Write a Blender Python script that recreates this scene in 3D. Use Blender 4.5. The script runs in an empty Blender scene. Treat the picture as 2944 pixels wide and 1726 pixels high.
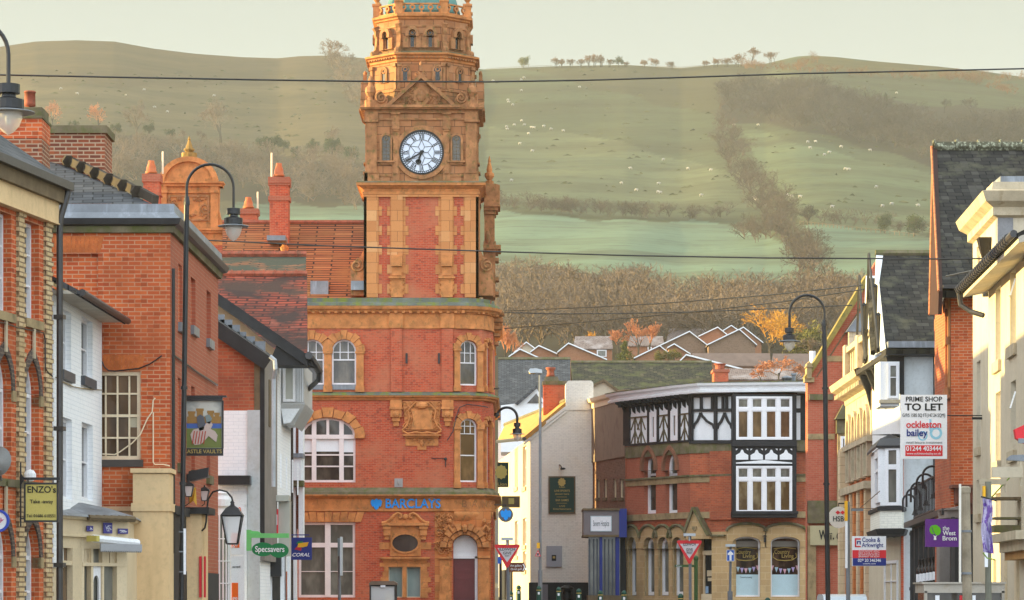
import bpy, bmesh, math, random
import numpy as np
from mathutils import Vector, Matrix
from mathutils.geometry import tessellate_polygon
R=math.radians
random.seed(7)
S=bpy.context.scene
# ---- camera: level telephoto with vertical shift; px,py are measured on a 2944 px wide frame
F=9000.0; CX=1472.0; HY=1720.0; CH=1.7
cam=bpy.data.objects.new('camera',bpy.data.cameras.new('camera')); S.collection.objects.link(cam); S.camera=cam
cam.location=(0,0,CH); cam.rotation_euler=(R(90),0,0)
cam.data.sensor_width=36; cam.data.lens=36*F/2944; cam.data.shift_y=(HY-863)/2944
cam.data.clip_start=1; cam.data.clip_end=9000
# ---- light
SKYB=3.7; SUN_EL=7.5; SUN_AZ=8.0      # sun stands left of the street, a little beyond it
W_=bpy.data.worlds.new('World'); S.world=W_; W_.use_nodes=True
nt=W_.node_tree; bg=nt.nodes['Background']
sky=nt.nodes.new('ShaderNodeTexSky'); sky.sky_type='NISHITA'; sky.sun_disc=False
sky.sun_elevation=R(SUN_EL); sky.sun_rotation=R(270+SUN_AZ); sky.air_density=1.0; sky.dust_density=3.0; sky.ozone_density=0.6
hs=nt.nodes.new('ShaderNodeHueSaturation'); hs.inputs['Saturation'].default_value=0.55
mx=nt.nodes.new('ShaderNodeMix'); mx.data_type='RGBA'; mx.inputs[0].default_value=0.8
mx.inputs[7].default_value=(4.2,4.62,4.2,1)
# the sky behind and above the camera is brighter than the strip over the hill
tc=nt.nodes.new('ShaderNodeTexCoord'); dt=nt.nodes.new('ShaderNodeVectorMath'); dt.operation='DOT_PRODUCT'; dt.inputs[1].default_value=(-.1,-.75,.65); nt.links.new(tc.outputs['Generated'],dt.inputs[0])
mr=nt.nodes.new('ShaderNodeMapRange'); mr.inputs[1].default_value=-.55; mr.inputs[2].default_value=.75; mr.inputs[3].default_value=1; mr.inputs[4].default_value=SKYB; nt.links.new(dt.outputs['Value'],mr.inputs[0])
sx=nt.nodes.new('ShaderNodeSeparateXYZ'); nt.links.new(tc.outputs['Generated'],sx.inputs[0]); gr=nt.nodes.new('ShaderNodeMapRange'); gr.inputs[1].default_value=.155; gr.inputs[2].default_value=.20; gr.inputs[3].default_value=1.10; gr.inputs[4].default_value=.97; nt.links.new(sx.outputs[2],gr.inputs[0])
v0=nt.nodes.new('ShaderNodeVectorMath'); v0.operation='SCALE'; nt.links.new(mx.outputs[2],v0.inputs[0]); nt.links.new(gr.outputs[0],v0.inputs[3])
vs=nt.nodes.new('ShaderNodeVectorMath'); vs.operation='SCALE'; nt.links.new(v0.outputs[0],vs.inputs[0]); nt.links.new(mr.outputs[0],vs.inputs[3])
nt.links.new(sky.outputs[0],hs.inputs['Color']); nt.links.new(hs.outputs[0],mx.inputs[6]); mr2=nt.nodes.new('ShaderNodeMapRange'); mr2.inputs[1].default_value=-.55; mr2.inputs[2].default_value=.75; nt.links.new(dt.outputs['Value'],mr2.inputs[0])
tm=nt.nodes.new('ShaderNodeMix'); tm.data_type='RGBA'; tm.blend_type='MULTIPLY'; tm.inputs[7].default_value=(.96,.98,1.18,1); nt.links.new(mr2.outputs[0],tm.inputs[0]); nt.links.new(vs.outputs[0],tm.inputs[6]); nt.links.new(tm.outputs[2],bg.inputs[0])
bg.inputs[1].default_value=0.05
sl=bpy.data.lights.new('sun','SUN'); sl.energy=5.0; sl.angle=R(0.6); sl.color=(1.0,0.76,0.30)
so=bpy.data.objects.new('sun',sl); S.collection.objects.link(so)
_sd=Vector((-math.cos(R(SUN_EL))*math.cos(R(SUN_AZ)),math.cos(R(SUN_EL))*math.sin(R(SUN_AZ)),math.sin(R(SUN_EL))))
so.rotation_euler=_sd.to_track_quat('Z','Y').to_euler()
S.view_settings.view_transform='Standard'; S.view_settings.look='None'; S.view_settings.gamma=1
S.view_settings.exposure=1.6
S.render.engine='CYCLES'; S.render.resolution_x=1024; S.render.resolution_y=600
S.cycles.max_bounces=6; S.cycles.volume_bounces=1; S.cycles.transparent_max_bounces=16

# ---- pixel helpers
def WX(px,Y): return (px-CX)/F*Y
def WZ(py,Y): return CH+(HY-py)/F*Y
def P(px,py,Y): return Vector((WX(px,Y),Y,WZ(py,Y)))
_gk=[(-50,0),(60,0),(92,.4),(135,1.15),(165,1.65),(230,3),(300,10),(400,28)]
def gz(Y):
    for (a,b),(c,d) in zip(_gk,_gk[1:]):
        if Y<=c: return b+(d-b)*(Y-a)/(c-a)
    return 28
# ---- mesh builder
ORG={}
class Fc:
    """vertical facade frame: u runs left to right seen from outside, d outward, z up"""
    def __init__(s,x0,y0,x1,y1):
        s.O=Vector((x0,y0)); t=Vector((x1-x0,y1-y0)); s.L=t.length; s.t=t.normalized(); s.n=Vector((s.t.y,-s.t.x))
        s.M=Matrix(((s.t.x,s.n.x,0,x0),(s.t.y,s.n.y,0,y0),(0,0,1,0),(0,0,0,1)))
    def s_(s,px,d=0):
        o=s.O+s.n*d; dx=(px-CX)/F
        return (o.x*s.t.y-o.y*s.t.x)/(dx*s.t.y-s.t.x)
    def u(s,px,d=0):
        k=s.s_(px,d); return (Vector(((px-CX)/F*k,k))-s.O).dot(s.t)
    def z(s,px,py,d=0): return CH+(HY-py)/F*s.s_(px,d)
    def r(s,px0,py0,px1,py1,d=0):
        return s.u(px0,d),s.u(px1,d),s.z(px0,py1,d),s.z(px0,py0,d)
    def off(s,d):
        a=s.O+s.n*d; return Fc(a.x,a.y,a.x+s.t.x*s.L,a.y+s.t.y*s.L)
def front(px0,px1,Y): return Fc(WX(px0,Y),Y,WX(px1,Y),Y)
def vp(px0,Y0,px1,dirx):
    """facade through pixel column px0 at distance Y0 running along (dirx,1) until column px1"""
    X0=WX(px0,Y0); k=(px1-CX)/F; Y1=(dirx*Y0-X0)/(dirx-k) if abs(dirx-k)>1e-6 else Y0
    return Fc(X0,Y0,k*Y1,Y1)
WORLD=Fc(0,0,1,0); WORLD.M=Matrix.Identity(4)
class MB:
    def __init__(s,fc=None): s.v=[]; s.f=[]; s.M=(fc.M if fc else Matrix.Identity(4)); s.fc=fc; s.sm=False
    def add(s,vs,fs):
        k=len(s.v); M=s.M
        s.v+= [tuple(M@Vector(p)) for p in vs]; s.f+=[tuple(i+k for i in f) for f in fs]; return s
    def b(s,u0,u1,z0,z1,d0,d1):          # box: u, z, d ranges
        v=[(u0,d0,z0),(u1,d0,z0),(u1,d1,z0),(u0,d1,z0),(u0,d0,z1),(u1,d0,z1),(u1,d1,z1),(u0,d1,z1)]
        return s.add(v,[(0,1,2,3),(4,7,6,5),(0,4,5,1),(1,5,6,2),(2,6,7,3),(3,7,4,0)])
    def pb(s,px0,py0,px1,py1,d0,d1):     # box by pixels on the facade
        u0,u1,z0,z1=s.fc.r(px0,py0,px1,py1); return s.b(u0,u1,z0,z1,d0,d1)
    def frus(s,u0,u1,z0,z1,d0,d1,tu,td0,td1): # box whose top is inset
        v=[(u0,d0,z0),(u1,d0,z0),(u1,d1,z0),(u0,d1,z0),(u0+tu,d0+td0,z1),(u1-tu,d0+td0,z1),(u1-tu,d1-td1,z1),(u0+tu,d1-td1,z1)]
        return s.add(v,[(0,1,2,3),(4,7,6,5),(0,4,5,1),(1,5,6,2),(2,6,7,3),(3,7,4,0)])
    def prism(s,pts,d0,d1):              # extrude a (u,z) outline between d0 and d1
        n=len(pts); t=tessellate_polygon([[Vector((a,b,0)) for a,b in pts]])
        v=[(a,d0,b) for a,b in pts]+[(a,d1,b) for a,b in pts]
        f=[tuple(x) for x in t]+[tuple(n+i for i in reversed(x)) for x in t]
        f+=[(i,(i+1)%n,n+(i+1)%n,n+i) for i in range(n)]
        return s.add(v,f)
    def slab(s,out,holes,d0,d1):         # outline with holes, front at d1, back at d0
        loops=[out]+holes; allp=[p for l in loops for p in l]
        t=tessellate_polygon([[Vector((a,b,0)) for a,b in l] for l in loops]); n=len(allp)
        v=[(a,d1,b) for a,b in allp]+[(a,d0,b) for a,b in allp]
        f=[tuple(x) for x in t]; k=0
        for l in loops:
            m=len(l); f+=[(k+i,k+(i+1)%m,n+k+(i+1)%m,n+k+i) for i in range(m)]; k+=m
        return s.add(v,f)
    def loft(s,path,prof,closed=False,cap=True): # path [(x,y)], prof [(offset outward, z)]
        n=len(path); pts=[Vector(p) for p in path]; nr=[]
        def en(a,b):
            t=(b-a).normalized(); return Vector((t.y,-t.x))
        for i in range(n):
            e=[]
            if closed or i>0: e.append(en(pts[i-1],pts[i]))
            if closed or i<n-1: e.append(en(pts[i],pts[(i+1)%n]))
            q=sum(e,Vector((0,0)))/len(e); q=q.normalized(); q=q/max(.35,q.dot(e[0])); nr.append(q)
        v=[]; f=[]
        for o,z in prof:
            for p,q in zip(pts,nr): v.append((p.x+q.x*o,p.y+q.y*o,z))
        m=n if closed else n-1
        for j in range(len(prof)-1):
            for i in range(m):
                a=j*n+i; b_=j*n+(i+1)%n; f.append((a,b_,b_+n,a+n))
        if closed and cap:
            f.append(tuple(range(n))); k=(len(prof)-1)*n; f.append(tuple(k+i for i in reversed(range(n))))
        return s.add(v,f)
    def lathe(s,c,prof,n=12,a0=0,arc=2*math.pi): # prof [(r,z)] about vertical axis at c
        v=[]; f=[]; full=arc>6.28; m=n if full else n+1
        for r,z in prof:
            for i in range(m):
                a=a0+arc*i/n; v.append((c[0]+r*math.cos(a),c[1]+r*math.sin(a),c[2]+z))
        for j in range(len(prof)-1):
            for i in range(n):
                a=j*m+i; b_=j*m+(i+1)%m; f.append((a,b_,b_+m,a+m))
        if full:
            f.append(tuple(range(n))); k=(len(prof)-1)*n; f.append(tuple(k+i for i in reversed(range(n))))
        return s.add(v,f)
    def tube(s,pts,r,n=8,taper=None):
        pts=[Vector(p) for p in pts]; v=[]; f=[]; up=Vector((0,0,1)); prev=None
        for i,p in enumerate(pts):
            t=((pts[min(i+1,len(pts)-1)]-pts[max(i-1,0)])).normalized()
            a=(prev-t*prev.dot(t)) if prev is not None else t.cross(up if abs(t.z)<.9 else Vector((1,0,0)))
            a=a.normalized(); prev=a; c=t.cross(a); rr=r if taper is None else r+(taper-r)*i/(len(pts)-1)
            for k in range(n):
                w=2*math.pi*k/n; q=p+(a*math.cos(w)+c*math.sin(w))*rr; v.append(tuple(q))
        for i in range(len(pts)-1):
            for k in range(n):
                a=i*n+k; b_=i*n+(k+1)%n; f.append((a,b_,b_+n,a+n))
        f.append(tuple(range(n))); k=(len(pts)-1)*n; f.append(tuple(k+i for i in reversed(range(n))))
        return s.add(v,f)
    def ring(s,outer,inner,d0,d1):       # frame between two outlines with equal point counts
        n=len(outer); v=[(a,d,b) for d in (d1,d0) for l in (outer,inner) for a,b in l]; f=[]
        for i in range(n):
            j=(i+1)%n
            f+=[(i,j,n+j,n+i),(2*n+i,2*n+j,3*n+j,3*n+i),(i,j,2*n+j,2*n+i),(n+i,n+j,3*n+j,3*n+i)]
        return s.add(v,f)
    def poly(s,pts): return s.add(pts,[tuple(range(len(pts)))])
    def quad(s,a,b,c,d,th=0.0):          # thin slab under a sloping quad (world points)
        a,b,c,d=[Vector(x) for x in (a,b,c,d)]
        if th==0: return s.add([a,b,c,d],[(0,1,2,3)])
        n=(b-a).cross(d-a).normalized()*th
        if n.z>0: n=-n
        return s.add([a,b,c,d,a+n,b+n,c+n,d+n],[(0,1,2,3),(7,6,5,4),(0,4,5,1),(1,5,6,2),(2,6,7,3),(3,7,4,0)])
    def build(s,name,mat,parent=None,smooth=False,kind=None,loc=None,label=None,cat=None,group=None):
        org=ORG.get(parent.name,Vector((0,0,0))) if parent else (Vector(loc) if loc else Vector((0,0,0)))
        me=bpy.data.meshes.new(name); me.from_pydata([tuple(Vector(q)-org) for q in s.v],[],s.f)
        bm=bmesh.new(); bm.from_mesh(me); bmesh.ops.recalc_face_normals(bm,faces=bm.faces)
        uv=bm.loops.layers.uv.new('UVMap')
        for fa in bm.faces:
            n=fa.normal; t=Vector((-n.y,n.x,0))
            if t.length<.08: t=Vector((1,0,0)); b_=Vector((0,1,0))
            else:
                t.normalize(); b_=n.cross(t)
                if b_.z<0: b_=-b_
            for l in fa.loops: l[uv].uv=((l.vert.co+org).dot(t),(l.vert.co+org).dot(b_))
            fa.smooth=smooth or s.sm
        bm.to_mesh(me); bm.free(); me.materials.append(mat)
        o=bpy.data.objects.new(name,me); S.collection.objects.link(o)
        if parent: o.parent=parent
        else: o.location=org
        ORG[o.name]=org
        if kind: o['kind']=kind
        if label: o['label']=label
        if cat: o['category']=cat
        if group: o['group']=group
        return o
def thing(name,label,cat,loc,group=None):
    o=bpy.data.objects.new(name,None); S.collection.objects.link(o); o.location=loc; o.empty_display_size=.3
    ORG[o.name]=Vector(loc); o['label']=label; o['category']=cat
    if group: o['group']=group
    return o
def dup(root,loc,label,group=None,rz=None):
    r=root.copy(); S.collection.objects.link(r); r.location=loc; r['label']=label; ORG[r.name]=Vector(loc)
    if group: r['group']=group
    if rz is not None: r.rotation_euler=(0,0,rz)
    for ch in list(root.children):
        c=ch.copy(); S.collection.objects.link(c); c.parent=r
        for g in list(ch.children):
            d=g.copy(); S.collection.objects.link(d); d.parent=c
    return r
# ---- outlines
def arch(u0,u1,z0,zs,rise,kind='round',n=10):
    """bottom left, bottom right, then the head right to left; zs = spring height"""
    p=[(u0,z0),(u1,z0)]; c=(u0+u1)/2; h=(u1-u0)/2
    if rise<=0: return p+[(u1,zs),(u0,zs)]
    for i in range(n+1):
        a=math.pi*i/n
        if kind=='round': p.append((c+h*math.cos(a),zs+rise*math.sin(a)))
        else:
            x=math.cos(a); y=math.sqrt(max(0,1-((abs(x)+.55)/1.55)**2))/math.sqrt(1-(.55/1.55)**2)
            p.append((c+h*x,zs+rise*y))
    return p
def inset(u0,u1,z0,zs,rise,t,kind='round',n=10):
    return arch(u0+t,u1-t,z0+t,zs if rise>0 else zs-t,max(0,rise-t) if rise>0 else 0,kind,n)
def rect(u0,u1,z0,z1): return [(u0,z0),(u1,z0),(u1,z1),(u0,z1)]
# ---- materials
def _n(name,rough=.8,spec=.3):
    m=bpy.data.materials.new(name); m.use_nodes=True; t=m.node_tree; b=t.nodes['Principled BSDF']
    b.inputs['Roughness'].default_value=rough; b.inputs['Specular IOR Level'].default_value=spec
    return m,t,b
def _noise(t,scale,detail=4,vec=None,rough=.6,obj=True):
    n=t.nodes.new('ShaderNodeTexNoise'); n.inputs['Scale'].default_value=scale; n.inputs['Detail'].default_value=detail; n.inputs['Roughness'].default_value=rough
    if vec is None:
        g=t.nodes.new('ShaderNodeNewGeometry'); vec=g.outputs['Position']
    t.links.new(vec,n.inputs['Vector']); return n
def _mix(t,a,b,f,mode='MIX'):
    m=t.nodes.new('ShaderNodeMix'); m.data_type='RGBA'; m.blend_type=mode
    for i,x in ((6,a),(7,b)):
        if isinstance(x,tuple): m.inputs[i].default_value=(*x[:3],1)
        else: t.links.new(x,m.inputs[i])
    if isinstance(f,(int,float)): m.inputs[0].default_value=f
    else: t.links.new(f,m.inputs[0])
    return m.outputs[2]
def _ramp(t,f,lo,hi):
    r=t.nodes.new('ShaderNodeMapRange'); r.inputs[1].default_value=lo; r.inputs[2].default_value=hi; t.links.new(f,r.inputs[0]); return r.outputs[0]
def plain(name,c,rough=.7,var=.25,scale=1.5,dirt=None,dlo=.52,dhi=.75,metal=0,spec=.3,bump=.0,streak=False):
    m,t,b=_n(name,rough,spec); b.inputs['Metallic'].default_value=metal
    n=_noise(t,scale)
    dark=tuple(x*(1-var) for x in c); lite=tuple(min(.95,x*(1+var*.6)) for x in c)
    col=_mix(t,dark,lite,_ramp(t,n.outputs[0],.3,.7))
    n2=_noise(t,scale*14,3); col=_mix(t,col,tuple(x*.75 for x in c),_ramp(t,n2.outputs[0],.5,.9))
    if dirt:
        g=t.nodes.new('ShaderNodeNewGeometry'); mp=t.nodes.new('ShaderNodeMapping'); mp.inputs['Scale'].default_value=(1,1,.18 if streak else .7)
        t.links.new(g.outputs['Position'],mp.inputs[0]); n3=_noise(t,scale*2.3 if not streak else 3.5,5,mp.outputs[0])
        col=_mix(t,col,dirt,_ramp(t,n3.outputs[0],dlo,dhi))
    t.links.new(col,b.inputs['Base Color'])
    if bump:
        bp=t.nodes.new('ShaderNodeBump'); bp.inputs['Strength'].default_value=bump; bp.inputs['Distance'].default_value=.02
        t.links.new(n2.outputs[0],bp.inputs['Height']); t.links.new(bp.outputs[0],b.inputs['Normal'])
    return m
def bricks(name,c1,c2,mort,w=.225,h=.075,ms=.010,rough=.85,dirt=None,dlo=.52,dhi=.78,dscale=.6,bump=.35,offs=.5,var2=None,v2lo=.5,v2hi=.62,spec=.2,sq=False):
    m,t,b=_n(name,rough,spec)
    uv=t.nodes.new('ShaderNodeUVMap'); uv.uv_map='UVMap'
    bt=t.nodes.new('ShaderNodeTexBrick'); bt.inputs['Scale'].default_value=1; bt.inputs['Brick Width'].default_value=w; bt.inputs['Row Height'].default_value=h
    bt.inputs['Mortar Size'].default_value=ms; bt.inputs['Mortar Smooth'].default_value=.1; bt.inputs['Bias'].default_value=-.1; bt.offset=offs
    bt.inputs['Color1'].default_value=(*c1,1); bt.inputs['Color2'].default_value=(*c2,1); bt.inputs['Mortar'].default_value=(*mort,1)
    t.links.new(uv.outputs[0],bt.inputs['Vector'])
    col=bt.outputs['Color']
    # second value variation brick by brick
    sn=t.nodes.new('ShaderNodeVectorMath'); sn.operation='SNAP'; t.links.new(uv.outputs[0],sn.inputs[0]); sn.inputs[1].default_value=(w/2,h,1)
    wn=t.nodes.new('ShaderNodeTexWhiteNoise'); wn.noise_dimensions='3D'; t.links.new(sn.outputs[0],wn.inputs['Vector'])
    big=_noise(t,dscale,5)
    col=_mix(t,col,var2 if var2 else tuple(x*.45 for x in c2),_ramp(t,wn.outputs['Value'],.8,1.15),'MIX')
    if dirt: col=_mix(t,col,dirt,_ramp(t,big.outputs[0],dlo,dhi))
    n4=_noise(t,9,3); col=_mix(t,col,(0,0,0),_ramp(t,n4.outputs[0],.55,2.2))
    t.links.new(col,b.inputs['Base Color'])
    if bump:
        bp=t.nodes.new('ShaderNodeBump'); bp.inputs['Strength'].default_value=bump; bp.inputs['Distance'].default_value=.012; bp.invert=True
        t.links.new(bt.outputs['Fac'],bp.inputs['Height']); t.links.new(bp.outputs[0],b.inputs['Normal'])
    return m
def glass(name,c=(.035,.03,.025),c2=(.12,.10,.075),rough=.08,scale=.9):
    m,t,b=_n(name,rough,.5); b.inputs['IOR'].default_value=1.5
    g=t.nodes.new('ShaderNodeNewGeometry'); mp=t.nodes.new('ShaderNodeMapping'); mp.inputs['Scale'].default_value=(1.6,1.6,.7); t.links.new(g.outputs['Position'],mp.inputs[0])
    n=_noise(t,scale,3,mp.outputs[0]); t.links.new(_mix(t,c,c2,_ramp(t,n.outputs[0],.42,.68)),b.inputs['Base Color'])
    n2=_noise(t,1.2,2); bp=t.nodes.new('ShaderNodeBump'); bp.inputs['Strength'].default_value=.12; bp.inputs['Distance'].default_value=.05
    t.links.new(n2.outputs[0],bp.inputs['Height']); t.links.new(bp.outputs[0],b.inputs['Normal'])
    return m
TERR=bricks('terracotta',(.56,.20,.06),(.46,.155,.05),(.24,.09,.03),w=.62,h=.34,ms=.008,dirt=(.20,.12,.05),dlo=.58,dhi=.85,dscale=.9,bump=.25,var2=(.66,.33,.13))
TERD=bricks('weathered_terracotta',(.42,.185,.08),(.33,.14,.06),(.12,.06,.03),w=.62,h=.34,ms=.014,dirt=(.11,.09,.035),dlo=.5,dhi=.8,dscale=1.1,bump=.3,var2=(.46,.24,.12))
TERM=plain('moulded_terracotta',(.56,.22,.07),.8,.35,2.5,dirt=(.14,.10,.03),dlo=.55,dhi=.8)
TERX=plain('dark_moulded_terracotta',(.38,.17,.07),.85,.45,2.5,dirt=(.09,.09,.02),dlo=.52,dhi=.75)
RED=bricks('bright_red_brick',(.52,.085,.035),(.38,.055,.026),(.44,.17,.1),ms=.010,dirt=(.48,.17,.09),dlo=.46,dhi=.78,dscale=.8,bump=.3,var2=(.14,.04,.03))
RED2=bricks('orange_red_brick',(.60,.13,.038),(.44,.075,.027),(.56,.28,.16),ms=.010,dirt=(.34,.085,.03),dlo=.5,dhi=.8,bump=.4)
RED3=bricks('dusty_red_brick',(.40,.115,.065),(.36,.10,.055),(.38,.20,.13),ms=.007,dirt=(.25,.08,.05),dlo=.52,dhi=.8,bump=.25,var2=(.30,.10,.06))
BRN=bricks('old_brown_brick',(.26,.075,.035),(.13,.045,.03),(.38,.27,.18),ms=.013,dirt=(.09,.045,.025),bump=.5,var2=(.40,.11,.04))
BRM=bricks('mixed_red_brick',(.46,.11,.05),(.30,.07,.04),(.36,.18,.1),ms=.008,dirt=(.20,.06,.035),bump=.35,var2=(.48,.13,.06))
BUF=bricks('buff_quoin_brick',(.62,.47,.27),(.54,.39,.20),(.22,.15,.09),w=.30,h=.078,ms=.012,dirt=(.38,.25,.12),bump=.5,var2=(.66,.52,.32))
SAND=bricks('sandstone_blocks',(.52,.36,.18),(.44,.30,.145),(.58,.44,.27),w=.55,h=.28,ms=.010,dirt=(.30,.22,.12),bump=.3,var2=(.40,.25,.12))
STN=plain('carved_sandstone',(.36,.265,.14),.85,.3,2,dirt=(.13,.11,.06),dlo=.5,dhi=.8,bump=.2)
STD=plain('mossy_stone',(.17,.14,.085),.9,.4,2,dirt=(.10,.11,.03),dlo=.45,dhi=.7)
BATH=bricks('pale_limestone',(.62,.50,.33),(.56,.44,.28),(.30,.22,.14),w=.7,h=.32,ms=.008,dirt=(.36,.26,.14),dlo=.55,dhi=.85,bump=.2,var2=(.66,.56,.40))
BATM=plain('moulded_limestone',(.48,.40,.28),.8,.25,2,dirt=(.25,.18,.09),dlo=.55,dhi=.8)
SLT=bricks('grey_slate',(.075,.078,.085),(.04,.042,.048),(.008,.008,.008),w=.36,h=.22,ms=.016,rough=.65,dirt=(.13,.13,.135),dlo=.55,dhi=.8,bump=.5,var2=(.12,.12,.125),spec=.25)
SLD=bricks('dark_old_slate',(.032,.029,.025),(.018,.017,.015),(.004,.004,.004),w=.42,h=.26,ms=.018,rough=.8,dirt=(.075,.07,.045),dlo=.52,dhi=.7,dscale=1.4,bump=.6,var2=(.085,.078,.066))
SLM=bricks('mossy_slate',(.055,.05,.035),(.035,.034,.026),(.008,.008,.006),w=.45,h=.28,ms=.02,rough=.85,dirt=(.085,.09,.035),dlo=.48,dhi=.72,dscale=1.2,bump=.6,var2=(.14,.12,.07))
TIL=bricks('orange_clay_tiles',(.33,.105,.038),(.25,.075,.028),(.035,.012,.008),w=1.6,h=.21,ms=.040,rough=.8,dirt=(.24,.10,.035),dlo=.48,dhi=.75,bump=.7,var2=(.46,.18,.07))
TIB=bricks('sooty_clay_tiles',(.36,.075,.04),(.22,.05,.03),(.07,.02,.015),w=.55,h=.19,ms=.034,rough=.8,dirt=(.06,.035,.028),dlo=.42,dhi=.58,dscale=.9,bump=.7,var2=(.42,.14,.09))
TIM=bricks('mossy_clay_tiles',(.26,.10,.05),(.16,.08,.04),(.06,.03,.02),w=.55,h=.19,ms=.034,rough=.85,dirt=(.05,.055,.04),dlo=.40,dhi=.52,dscale=1.1,bump=.7,var2=(.30,.14,.08))
RIDG=plain('red_ridge_tiles',(.36,.10,.055),.8,.4,4,dirt=(.12,.08,.05))
LEAD=plain('lead_sheet',(.20,.215,.235),.45,.3,1.6,dirt=(.38,.42,.48),dlo=.55,dhi=.8,spec=.5,streak=True)
LEAM=plain('mossy_lead',(.13,.145,.12),.7,.4,1.2,dirt=(.16,.18,.03),dlo=.45,dhi=.65,streak=True)
WHT=plain('white_paint',(.80,.82,.84),.5,.06,2)
WHW=plain('white_window_paint',(.80,.80,.82),.4,.05,2)
WARM=plain('cream_window_paint',(.80,.66,.46),.5,.08,2)
PNK=plain('pinkish_white_window_paint',(.80,.70,.68),.5,.06,2)
WREN=bricks('white_painted_brick',(.90,.91,.92),(.87,.88,.90),(.74,.77,.80),ms=.006,dirt=(.76,.76,.73),dlo=.52,dhi=.85,bump=.35,var2=(.84,.85,.86))
WRE2=bricks('grey_white_painted_brick',(.84,.82,.72),(.80,.78,.69),(.66,.65,.58),ms=.007,dirt=(.72,.66,.52),dlo=.5,dhi=.8,bump=.3,var2=(.66,.65,.57))
CRM=plain('cream_render',(.74,.53,.29),.75,.12,.8,dirt=(.54,.38,.20),dlo=.5,dhi=.85,streak=True)
CRN=plain('ivory_render',(.56,.49,.37),.75,.10,.8,dirt=(.48,.40,.26),dlo=.5,dhi=.85,streak=True)
CRS=plain('cream_shopfront_paint',(.66,.54,.36),.5,.08,1.5)
SOFF=plain('pale_soffit_boards',(.50,.45,.37),.7,.15,3)
BLK=plain('black_timber',(.028,.027,.028),.6,.35,3)
BLI=plain('black_iron',(.022,.022,.024),.35,.3,5,metal=.3,spec=.5)
GUT=plain('dark_gutter',(.045,.042,.042),.4,.3,4,spec=.5)
BRT=plain('weathered_brown_timber',(.16,.115,.065),.8,.3,4)
ORT=plain('orange_stained_timber',(.42,.15,.06),.75,.3,5,dirt=(.14,.05,.03),dlo=.5,dhi=.7)
MAR=plain('maroon_paint',(.16,.022,.024),.4,.15,2,spec=.5)
GST=plain('galvanised_steel',(.20,.215,.235),.45,.2,3,metal=.3)
CONC=plain('aged_concrete',(.30,.25,.18),.85,.3,2.5,dirt=(.15,.12,.08))
GLS=glass('window_glass')
GLG=glass('grey_window_glass',(.10,.10,.085),(.22,.215,.18))
GLB=glass('brown_lit_window_glass',(.07,.04,.022),(.20,.115,.06))
GLT=glass('frosted_teal_glass',(.16,.23,.22),(.26,.33,.31),.35)
GLC=glass('curtained_window_glass',(.42,.42,.36),(.55,.55,.48),.3)
_m=None
def emis(name,c,s):
    m,t,b=_n(name,.4); b.inputs['Base Color'].default_value=(*c,1); b.inputs['Emission Color'].default_value=(*c,1); b.inputs['Emission Strength'].default_value=s; return m
CP={}
def col(name,c,rough=.5):
    if name not in CP: CP[name]=plain(name,c,rough,.06,3)
    return CP[name]
BLUB=col('bright_blue_paint',(.01,.28,.80)); NAVY=col('navy_paint',(.02,.035,.22)); WSG=col('white_sign_face',(.82,.83,.86)); REDP=col('red_sign_paint',(.68,.03,.04))
BLKP=col('black_sign_paint',(.015,.015,.015)); GRNP=col('green_sign_paint',(.01,.20,.06)); PURP=col('purple_sign_paint',(.12,.025,.24)); DGR=col('dark_green_board',(.012,.045,.03))
GOLD=col('gold_lettering',(.48,.36,.10)); YEL=col('yellow_sign_face',(.55,.47,.13)); ORG_=col('orange_sign_paint',(.85,.13,.01)); BBOL=col('dark_green_bollard_paint',(.01,.06,.04))
CLR=None
def clear_glass():
    m,t,b=_n('clear_lantern_glass',.05,.5); b.inputs['Base Color'].default_value=(.9,.9,.9,1)
    b.inputs['Alpha'].default_value=.45; return m
CLR=clear_glass()
# ---- lettering
def text(s,fc,u,z,size,mat,parent,d=.02,name='lettering',align='CENTER',bold=0,sx=1.0,shear=0,ext=.004,space=1.0,maxw=None):
    c=bpy.data.curves.new('t','FONT'); c.body=s; c.size=size; c.align_x=align; c.align_y='CENTER'; c.extrude=ext; c.offset=bold*size*1.3; c.shear=shear; c.space_character=space
    o=bpy.data.objects.new('t',c); S.collection.objects.link(o); dg=bpy.context.evaluated_depsgraph_get()
    me=bpy.data.meshes.new_from_object(o.evaluated_get(dg)); bpy.data.objects.remove(o); bpy.data.curves.remove(c)
    xs=[v.co.x for v in me.vertices] or [0]
    if maxw and max(xs)-min(xs)>0: sx=maxw/(max(xs)-min(xs))
    org=ORG.get(parent.name,Vector((0,0,0)))
    for v in me.vertices:
        x,y,e=v.co; q=fc.M@Vector((u+x*sx,d+e,z+y)); v.co=q-org
    me.name=name; me.materials.clear(); me.materials.append(mat)
    o=bpy.data.objects.new(name,me); S.collection.objects.link(o); o.parent=parent; ORG[o.name]=org; return o
def ptext(s,fc,px,py,hpx,mat,parent,d=.02,wpx=None,**k):
    sc=F/fc.s_(px); return text(s,fc,fc.u(px),fc.z(px,py),hpx/sc*1.38,mat,parent,d,maxw=(wpx/sc if wpx else None),**k)
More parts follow.
